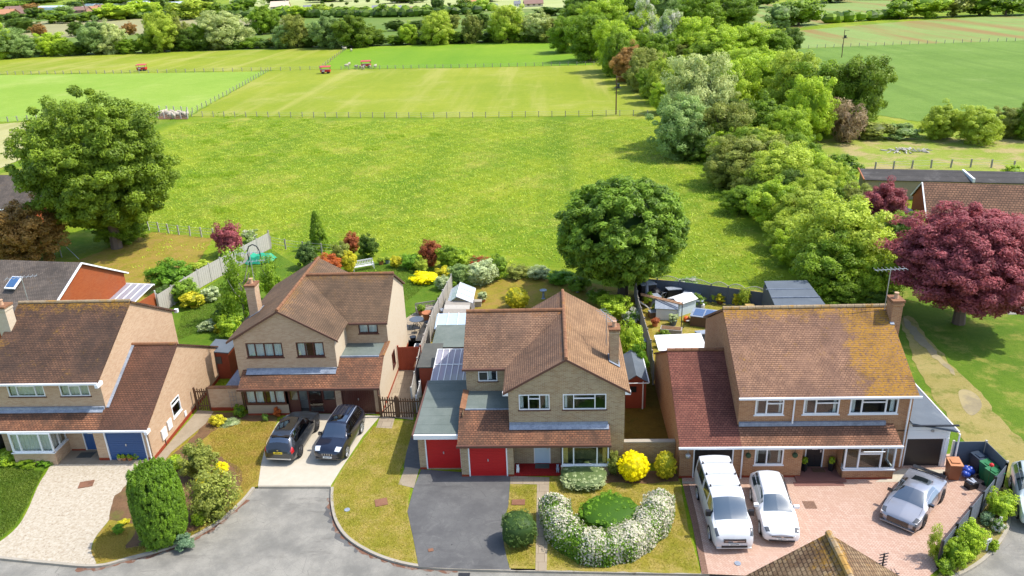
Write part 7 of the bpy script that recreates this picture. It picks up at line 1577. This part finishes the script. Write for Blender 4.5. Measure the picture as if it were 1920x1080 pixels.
# bird bath, stone ornaments on the centre lawn
q=P(1019,560);m=MB();m.lathe((q[0],q[1],0),[(.2,0),(.1,.1),(.08,.6),(.3,.75),(.3,.8),(.2,.78)],14);tag(m.build('bird_bath',M['lead'],loc=(q[0],q[1],0)),'grey bird bath on the dry lawn behind the centre roof','bird bath')
q=P(897,574);m=MB();m.box(q[0]-.25,q[1]-.2,0,q[0]+.25,q[1]+.2,.45);m.box(q[0]-.32,q[1]-.27,.45,q[0]+.32,q[1]+.27,.52);tag(m.build('stone_block',M['kerb'],loc=(q[0],q[1],0)),'pale stone block seat beside the greenhouse','stone block')
for px,py,lab in ((1075,545,'pale stone figure group under the round tree, left one'),(1083,548,'pale stone figure group under the round tree, right one')):
    q=P(px,py);m=MB();m.lathe((q[0],q[1],0),[(.16,0),(.1,.2),(.14,.35),(.06,.45),(.09,.55),(.03,.65)],10);tag(m.build('stone_ornament',M['lead'],loc=(q[0],q[1],0),smooth=True),lab,'ornament')
# green net cage and arch in the left back garden
q=P(492,490);R=empty('netting_cage',(q[0],q[1],0),0,'bright green netting draped over a low fruit cage','netting');gn=paint('green_net',(.02,.32,.18),.6,var=.25,scale=5);m=MB();rn=random.Random(5)
N_=7;pt=[[(q[0]-1.4+i*.45,q[1]-1+j*.35,.75+rn.uniform(-.18,.12)-(.6 if i in(0,N_-1) or j in (0,5) else 0)) for j in range(6)] for i in range(N_)]
for i in range(N_-1):
    for j in range(5): m.poly([pt[i][j],pt[i+1][j],pt[i+1][j+1],pt[i][j+1]])
m.build('net',gn,R,smooth=True)
q=P(480,500);m=MB();m.path([(q[0]-.6,q[1],0),(q[0]-.6,q[1],1.6),(q[0]-.4,q[1],2.1),(q[0],q[1],2.3),(q[0]+.4,q[1],2.1),(q[0]+.6,q[1],1.6),(q[0]+.6,q[1],0)],.06,5);tag(m.build('garden_arch',M['darksteel'],loc=(q[0],q[1],0)),'dark garden arch beside the green netting','arch')
# swing / line posts at the left
q=P(116,483);m=MB();m.tube((q[0],q[1],0),(q[0],q[1],2.3),.05);m.tube((q[0]-1.2,q[1],2.3),(q[0]+.1,q[1],2.3),.04);m.tube((q[0]-1.1,q[1],2.3),(q[0]-.6,q[1]-.3,0),.03);m.tube((q[0],q[1],2.2),(q[0]+2.2,q[1]-.6,0),.03);m.tube((q[0]-1.3,q[1]+.9,0),(q[0]-1.2,q[1],2.3),.03);tag(m.build('swing_frame',M['steel'],loc=(q[0],q[1],0)),'pale metal swing frame beside the copper tree','swing frame')
m=MB();m.tube((-29.3,76.1,0),(-29.3,76.1,2.0),.09);tag(m.build('fence_post',M['graytimber'],loc=(-29.3,76.1,0)),'tall post ending the old timber fence','post')
# right back garden clutter
def prop(name,label,cat,mat,fn,loc):
    m=MB();fn(m);o=m.build(name,mat,loc=loc);tag(o,label,cat);return o
R=empty('playhouse_shed',(10.4,58.2,0),.62,'small pale blue shed with curved white lid roof in the right back garden','shed')
m=MB();m.box(-.9,-.6,0,.9,.6,1.1);o=m.build('wall',M['paleblue']);o.parent=R;m=MB();m.slab([(-1.,-.75,1.15),(1.,-.75,1.15),(1.,0,1.45),(-1.,0,1.45)],.05);m.slab([(-1.,0,1.45),(1.,0,1.45),(1.,.75,1.2),(-1.,.75,1.2)],.05);o=m.build('roof',M['white']);o.parent=R
R=empty('rabbit_hutch',(9.0,57.2,0),-.15,'grey sided low store left of the white lidded shed','store');m=MB();m.box(-.8,-.6,0,.8,.6,1.0);o=m.build('wall',M['offwhite']);o.parent=R;m=MB();m.slab([(-.9,-.7,1.02),(.9,-.7,1.02),(.9,.7,1.2),(-.9,.7,1.2)],.05);o=m.build('roof',M['lead']);o.parent=R
R=empty('hot_tub',(11.75,55.9,0),-.35,'wooden sided tub with dark blue water covers by the right gable','hot tub');m=MB();m.box(-.95,-.8,0,.95,.8,.85);o=m.build('side',M['browntimber']);o.parent=R
m=MB();m.box(-1,-.85,.85,1,.85,.9);o=m.build('rim',M['lead']);o.parent=R;m=MB();m.box(-.8,-.65,.9,-.05,.65,.915);m.box(.05,-.65,.9,.8,.65,.915);o=m.build('water',paint('blue_water',(.02,.05,.14),.05,coat=1.));o.parent=R
for i,(dx,lab) in enumerate(((0,'long timber plank leaning across the clutter, upper one'),(.28,'long timber plank leaning across the clutter, lower one'))):
    prop('timber_plank',lab,'plank',paint('pale_plank',(.52,.30,.17),.7),lambda m:m.tube((7.2,59.3-dx,1.2),(10.1,56.6-dx,1.45),.07,n=4),(8,58,1.2))
R=empty('raised_planter',(8.9,53.9,0),-.25,'grey raised planter trough on the right back lawn','planter');m=MB();m.box(-.8,-.35,0,.8,.35,.6);o=m.build('box',M['graytimber']);o.parent=R;m=MB();m.box(-.72,-.28,.58,.72,.28,.62);o=m.build('earth',M['soil']);o.parent=R
R=empty('raised_planter',(11.6,51.6,0),0,'dark raised planter with pale shrub against the right gable','planter');m=MB();m.box(-.6,-.35,0,.6,.35,.5);o=m.build('box',M['browntimber']);o.parent=R
o=link(bpy.data.objects.new('foliage',cm('low',2)));o.parent=R;o.scale=(.6,.4,.5);o.location=(0,0,.85);o.material_slots[0].link='OBJECT';o.material_slots[0].material=L['gold2']
q=P(1263,568+30);prop('orange_ball','orange ball on the right back lawn','ball',paint('orange_plastic',(.75,.14,.02),.5),lambda m:m.ell((q[0]+.9,q[1]-.6,.25),(.26,.26,.25),12,8),(q[0],q[1],0))
q=P(1240,628);prop('orange_bucket','orange bucket in the right side border','bucket',paint('orange_plastic',(.75,.14,.02),.5),lambda m:m.lathe((q[0],q[1],0),[(.16,0),(.24,.35),(.2,.35)],12),(q[0],q[1],0))
prop('white_tarpaulin','white sheet roof behind the red tiled garage roof','tarpaulin',M['white'],lambda m:m.slab([(7.0,47.0,2.2),(10.2,47.0,2.25),(10.2,49.4,2.3),(7.0,49.4,2.2)],.05),(8.5,48,0))
prop('glass_panel','pale glass panels leaning by the right gable','glass panel',M['lead'],lambda m:m.slab([(10.6,49.6,.2),(11.8,49.4,.2),(11.9,50.6,1.3),(10.8,50.8,1.3)],.04),(11,50,0))
prop('timber_box','small yellow timber box by the slate blue fence','box',paint('yellow_timber',(.55,.38,.14),.7),lambda m:m.box(15.4,58.0,0,16.1,58.4,.55),(15.7,58.2,0))
q=P(1228,562)
for i,(dx,dy,sz,c_,lab) in enumerate(((0,0,(.9,.7,1.0),'black','black covered barbecue in the fence corner'),(1.0,.3,(.5,.5,.7),'darksteel','dark metal stove beside the covered barbecue'),(2.9,-.6,(.8,.4,.5),'lead','grey garden seat before the slate blue fence'),(3.6,-1.9,(.35,.35,.4),'offwhite','pale square pot behind the tub'),(-.2,-6.5,(.4,.4,.45),'lead','grey tub pot in the right side border'),(.3,-9.,(.35,.35,.4),'terracotta','clay pot in the right side border'))):
    m=MB();x,y=q[0]+dx,q[1]+dy;m.lathe((x,y,0),[(sz[0]*.35,0),(sz[0]*.5,sz[2]*.2),(sz[0]*.5,sz[2]*.8),(sz[0]*.3,sz[2])],8);tag(m.build('garden_pot' if i>2 else ('barbecue','stove','lounger')[i],M[c_],loc=(x,y,0)),lab,'pot' if i>2 else ('barbecue','stove','seat')[i])
# more things standing about in the back gardens
def pot(px,py,r,hh,mat,leaf,lab,fs=1.,name='plant_pot'):
    q=P(px,py);R=empty(name,(q[0],q[1],0),0,lab,name.replace('_',' '));m=MB();m.lathe((q[0],q[1],0),[(r*.7,0),(r,hh*.9),(r*1.08,hh),(r*.9,hh)],10);m.build('pot',mat,R)
    if leaf:
        o=link(bpy.data.objects.new('foliage',cm('low',int(px)%3)));o.parent=R;o.scale=(r*1.5*fs,r*1.5*fs,r*1.3*fs);o.location=(0,0,hh+r*fs*.6);o.rotation_euler=(0,0,px);o.material_slots[0].link='OBJECT';o.material_slots[0].material=L[leaf]
for a in ((1232,590,.3,.5,M['lead'],'mid','grey tub with green plant near the side fence of the right garden'),(1215,575,.35,.6,M['black'],'fresh','black tub with plant in the far left corner of the right garden'),(1228,612,.25,.35,M['terracotta'],'copper','clay pot with reddish plant by the side fence'),(1245,640,.3,.4,M['chimpot'],'redtip','pot of red flowers behind the red tiled garage'),(1238,652,.22,.3,M['black'],'white','black pot of white flowers behind the red tiled garage'),(1262,610,.3,.45,M['slatefence'],'variegated','dark pot with pale spiky plant on the right lawn'),
 (1322,560,.3,.55,M['lead'],'purple','grey square pot with crimson plant by the slate blue fence'),(1335,565,.28,.4,M['black'],'fresh','small pot with fresh plant by the slate blue fence'),(1300,552,.25,.3,M['graytimber'],'mid','low pot behind the white lidded shed'),(1350,570,.3,.4,M['browntimber'],'gold2','brown pot with yellow plant by the slate blue fence'),(850,545,.3,.4,M['lead'],'mid','grey pot left of the greenhouse'),(905,566,.3,.4,M['terracotta'],'variegated','clay pot right of the greenhouse'),(790,590,.28,.4,M['terracotta'],'mid','clay pot beside the timber bench on the patio'),(775,640,.25,.4,M['black'],None,'empty black pot at the patio edge by the cream house'),(750,494,.25,.35,M['terracotta'],'redtip','clay pot with red flowers at the end of the lush lawn'),(727,494,.25,.35,M['lead'],'yellow','grey pot with yellow conifer at the end of the lush lawn'),(715,496,.25,.35,M['terracotta'],'yellow','clay pot with yellow conifer beside the white bench')):
    pot(*a)
def crate(px,py,sz,mat,lab,rz=.3,name='storage_box'):
    q=P(px,py);R=empty(name,(q[0],q[1],0),rz,lab,name.replace('_',' '));m=MB();m.obox((0,0,sz[2]/2),sz);o=m.build('box',mat);o.parent=R;m=MB();m.obox((0,0,sz[2]+.03),(sz[0]*1.06,sz[1]*1.08,.06),0,(.06,'Y'));o=m.build('lid',M['lead'] if mat!=M['lead'] else M['black']);o.parent=R
for a in ((1212,560,(1.3,.9,1.4),M['black'],'tall black covered store in the fence corner'),(1224,572,(1.1,.8,.8),M['slatefence'],'dark blue box in front of the tall black store'),(1262,562,(1.2,.6,1.0),M['black'],'black store against the slate blue fence'),(1305,575,(1.1,.6,.6),M['greyfence'],'dark low box between shed and tub',-.3),(1296,566,(1.3,.7,.7),M['greyfence'],'dark covered seat box by the slate blue fence',-.4),(1245,585,(.9,.7,.5),M['slatefence'],'dark crate before the grey sided store'),(1225,595,(.7,.5,.5),M['browntimber'],'brown crate by the side fence of the right garden'),(1316,640,(.9,.6,.7),M['slatefence'],'dark box against the right gable wall'),(842,600,(1.2,.6,.9),M['graytimber'],'weathered cupboard below the timber shelter'),(1210,655,(.6,.5,.7),M['black'],'black compost box between summerhouse and side fence')):
    crate(*a)
for i,(px,py,L_,rz,lab) in enumerate(((1235,558,2.2,.5,'pale board leaning on the dark blue box'),(1212,585,1.8,-.7,'weathered board lying by the side fence'),(1308,548,1.6,.2,'pale rail lying behind the white lidded shed'),(1290,612,1.4,1.2,'thin board beside the wooden tub'))):
    q=P(px,py);prop('board',lab,'board',M['oldtimber'] if i%2 else M['graytimber'],lambda m:m.obox((q[0],q[1],.5),(L_,.16,.04),rz,(.35,'Y')),(q[0],q[1],0))
q=P(1212,572);prop('parasol','furled grey parasol in the far corner of the right garden','parasol',M['lead'],lambda m:m.lathe((q[0],q[1],0),[(.25,0),(.03,.1),(.03,1.0),(.14,1.1),(.1,1.9),(.03,2.3)],8),(q[0],q[1],0))
# bicycle in the corner
def bike():
    q=P(1244,566);R=empty('bicycle',(q[0],q[1],0),.5,'bicycle leaning in the corner of the right back garden','bicycle')
    for x in (-.5,.5):
        m=MB();pts=[(x+.33*math.cos(t*math.pi/8),0,.33+.33*math.sin(t*math.pi/8)) for t in range(17)];m.path(pts,.02,5);o=m.build('wheel',M['rubber']);o.parent=R
    m=MB();m.path([(-.5,0,.33),(-.15,0,.8),(.38,0,.82),(0,0,.33),(-.5,0,.33)],.018,5);m.path([(.38,0,.82),(.5,0,.33)],.018,5);m.path([(0,0,.33),(-.15,0,.8),(-.18,0,.92)],.018,5);o=m.build('frame',M['steel']);o.parent=R
    m=MB();m.box(-.3,-.06,.92,-.05,.06,.96);o=m.build('saddle',M['black']);o.parent=R;m=MB();m.tube((.36,-.28,.98),(.36,.28,.98),.015);o=m.build('handlebar',M['black']);o.parent=R
bike()
q=P(1252,640);m=MB();m.tube((q[0]+1.3,q[1]+2,0),(q[0]+1.3,q[1]+2,2.3),.035);tag(m.build('line_post',M['darksteel'],loc=(q[0]+1.3,q[1]+2,0)),'dark washing line post on the right back lawn','post')
q=P(945,555);
m=MB();q=P(1696,28);
# white dish behind the purple trees, parked vehicle glimpses
q=P(1680,415);m=MB();m.ell((q[0],q[1],.9),(1.9,.85,.6),14,8);m.ell((q[0]+.1,q[1],1.3),(1.0,.7,.4),12,7);tag(m.build('parked_car_roof',M['white'],loc=(q[0],q[1],0),smooth=True),'white roof of a car between the trees left of the bungalow','car')
# debris heap in the clearing
q=P(1700,284);m=MB();rn=random.Random(3)
for i in range(60):
    a=rn.uniform(0,6.28);r=rn.uniform(0,1)**.5;m.obox((q[0]+3.4*r*math.cos(a),q[1]+1.5*r*math.sin(a),.1+.3*(1-r)),(rn.uniform(.3,1.0),.12,.1),a,(rn.uniform(-.3,.3),'Y'))
tag(m.build('debris_heap',M['oldtimber'],loc=(q[0],q[1],0)),'heap of pale debris in the dry clearing','debris')
# ================================================================ FAR VILLAGE
bt=paint('orange_roof',(.42,.20,.10),.8,var=.15,scale=.5);br=paint('far_brown_roof',(.22,.13,.10),.85,var=.15,scale=.5);bs=paint('far_grey_roof',(.20,.20,.22),.8,var=.1);bwl=paint('far_cream_wall',(.55,.46,.34),.85,var=.1);brw=paint('far_red_wall',(.36,.20,.14),.85);bww=paint('far_white_wall',(.66,.64,.60),.8)
def far_house(px,py,wpx,hpx,wm,rm,label,rz=.1,name='house',dep=.8):
    p=P(px,py);s=scale_at(p);w_=wpx/s;hh=hpx/s;ze=hh*.5
    R=empty(name,p,rz,label,'house');m=MB();d_=w_*dep;m.box(-w_/2,-d_/2,0,w_/2,d_/2,ze)
    m.add([(w_/2,-d_/2,ze),(w_/2,d_/2,ze),(w_/2,0,hh*.97),(-w_/2,-d_/2,ze),(-w_/2,d_/2,ze),(-w_/2,0,hh*.97)],[(0,1,2),(4,3,5)]);o=m.build('wall',wm);o.parent=R
    m=MB();e=w_*.04;m.slab([(-w_/2-e,-d_/2-e,ze-e*.6),(w_/2+e,-d_/2-e,ze-e*.6),(w_/2+e,0,hh),(-w_/2-e,0,hh)],.2);m.slab([(-w_/2-e,0,hh),(w_/2+e,0,hh),(w_/2+e,d_/2+e,ze-e*.6),(-w_/2-e,d_/2+e,ze-e*.6)],.2);o=m.build('roof',rm);o.parent=R
    m=MB()
    for k in (-.3,0,.3): m.box(w_*k-w_*.06,-d_/2-.06,ze*.35,w_*k+w_*.06,-d_/2-.01,ze*.75)
    o=m.build('window',M['room']);o.parent=R
    m=MB();m.box(w_*.3,-.5,hh*.8,w_*.3+.9,.5,hh*1.12);o=m.build('chimney',wm);o.parent=R
for a in ((10,33,40,15,brw,bt,'house with orange roof at the top left edge'),(30,24,30,12,brw,br,'brown roofed house behind the orange roofed one'),(50,30,30,12,bwl,br,'cream gabled house right of the orange roofed one'),(75,32,14,9,bwl,br,'small cream house left of the copper coloured far tree'),(150,24,34,11,brw,br,'left red brick house before the glasshouses'),(172,22,26,10,brw,bt,'middle red brick house before the glasshouses'),(195,20,30,11,brw,br,'right red brick house before the glasshouses'),(250,22,26,9,brw,br,'small reddish house behind the yellow tree at the top'),
 (527,20,32,17,bwl,paint('pale_tile',(.56,.46,.34),.8),'large cream stone house at the top centre left'),(556,20,12,7,bww,bs,'small grey roofed shed right of the cream stone house'),(578,19,16,9,bww,bs,'dark grey roofed house among far gardens'),(712,18,26,8,bwl,bs,'long grey roofed building in the far fields'),(732,20,14,7,bww,bt,'small orange fronted house in the far fields'),(766,20,14,7,bww,bt,'tiny white and orange house in the far fields'),(745,17,18,6,bww,bs,'grey far house between two small orange ones'),(1000,12,34,12,bwl,br,'brown roofed house with gables at the top centre'),(970,12,12,10,bww,bs,'white fronted house at the top centre'),(925,14,16,6,bww,bs,'white wall building behind the tall yellow tree'),(882,6,22,7,brw,bt,'red brick far house at the top edge'),(745,4,16,6,bww,bt,'small far house at the very top')):
    far_house(*a)
far_house(1168,5,36,6,bwl,bt,'long brown barn roof at the top right of centre',name='barn')
def glasshouse(px0,px1,py,label):
    a=P(px0,py);b=P(px1,py-.5*(px1-px0)*.03);R=empty('glasshouse',a,math.atan2(b[1]-a[1],b[0]-a[0]),label,'glasshouse');Lg=math.hypot(b[0]-a[0],b[1]-a[1]);gm=paint('whitened_glass',(.70,.76,.80),.25,coat=.5)
    m=MB();m.box(0,0,0,Lg,22,3.2);o=m.build('wall',gm);o.parent=R;m=MB()
    for k in range(4): m.slab([(0,k*5.5,3.2),(Lg,k*5.5,3.2),(Lg,k*5.5+2.75,4.6),(0,k*5.5+2.75,4.6)],.1);m.slab([(0,k*5.5+2.75,4.6),(Lg,k*5.5+2.75,4.6),(Lg,k*5.5+5.5,3.2),(0,k*5.5+5.5,3.2)],.1)
    o=m.build('roof',gm);o.parent=R
glasshouse(8,126,20,'long white glasshouse at the top left');glasshouse(140,178,14,'short white glasshouse behind the red brick houses');glasshouse(200,256,10,'white glasshouse right of the tall far tree');glasshouse(290,345,12,'white glasshouse at the top before the big fields');glasshouse(308,340,22,'low pale greenhouse beside the yellow line tree')
p=P(940,10);
# small dark bushes dotted over the far yellow field
for i,(px,py) in enumerate(((560,16),(604,7),(622,12),(650,8),(668,4),(690,3),(708,5),(735,3),(755,3),(772,7),(792,2),(812,3),(830,4),(640,3),(720,11),(842,10))):
    shrub(px,py-5,py+1,9,'dark','low',label='small dark bush dotted over the far yellow field',group='bushes of the far yellow field',name='bush')

# ================================================================ labels: tell repeats apart by their order
def _screen(o):
    v=worldloc(o);q=np.array([v.x,v.y,v.z-CAMH]);return CX+FP*(q@np.array([AX[0],AY[0],AZ[0]]))/(q@np.array([AX[2],AY[2],AZ[2]]))
_ord=['leftmost','second','third','fourth','fifth','sixth','seventh','eighth','ninth','tenth','eleventh','twelfth','thirteenth','fourteenth','fifteenth','sixteenth','seventeenth','eighteenth','nineteenth','twentieth']
_by={}
for o in list(COL.objects):
    if o.parent is None and o.get('label') and o.get('group'): _by.setdefault(o['label'],[]).append(o)
for lab,os_ in _by.items():
    if len(os_)>1:
        os_.sort(key=_screen)
        for i,o in enumerate(os_):
            o['label']=lab+(', leftmost' if i==0 else ', rightmost' if i==len(os_)-1 else f', {_ord[min(i,19)]} from left')
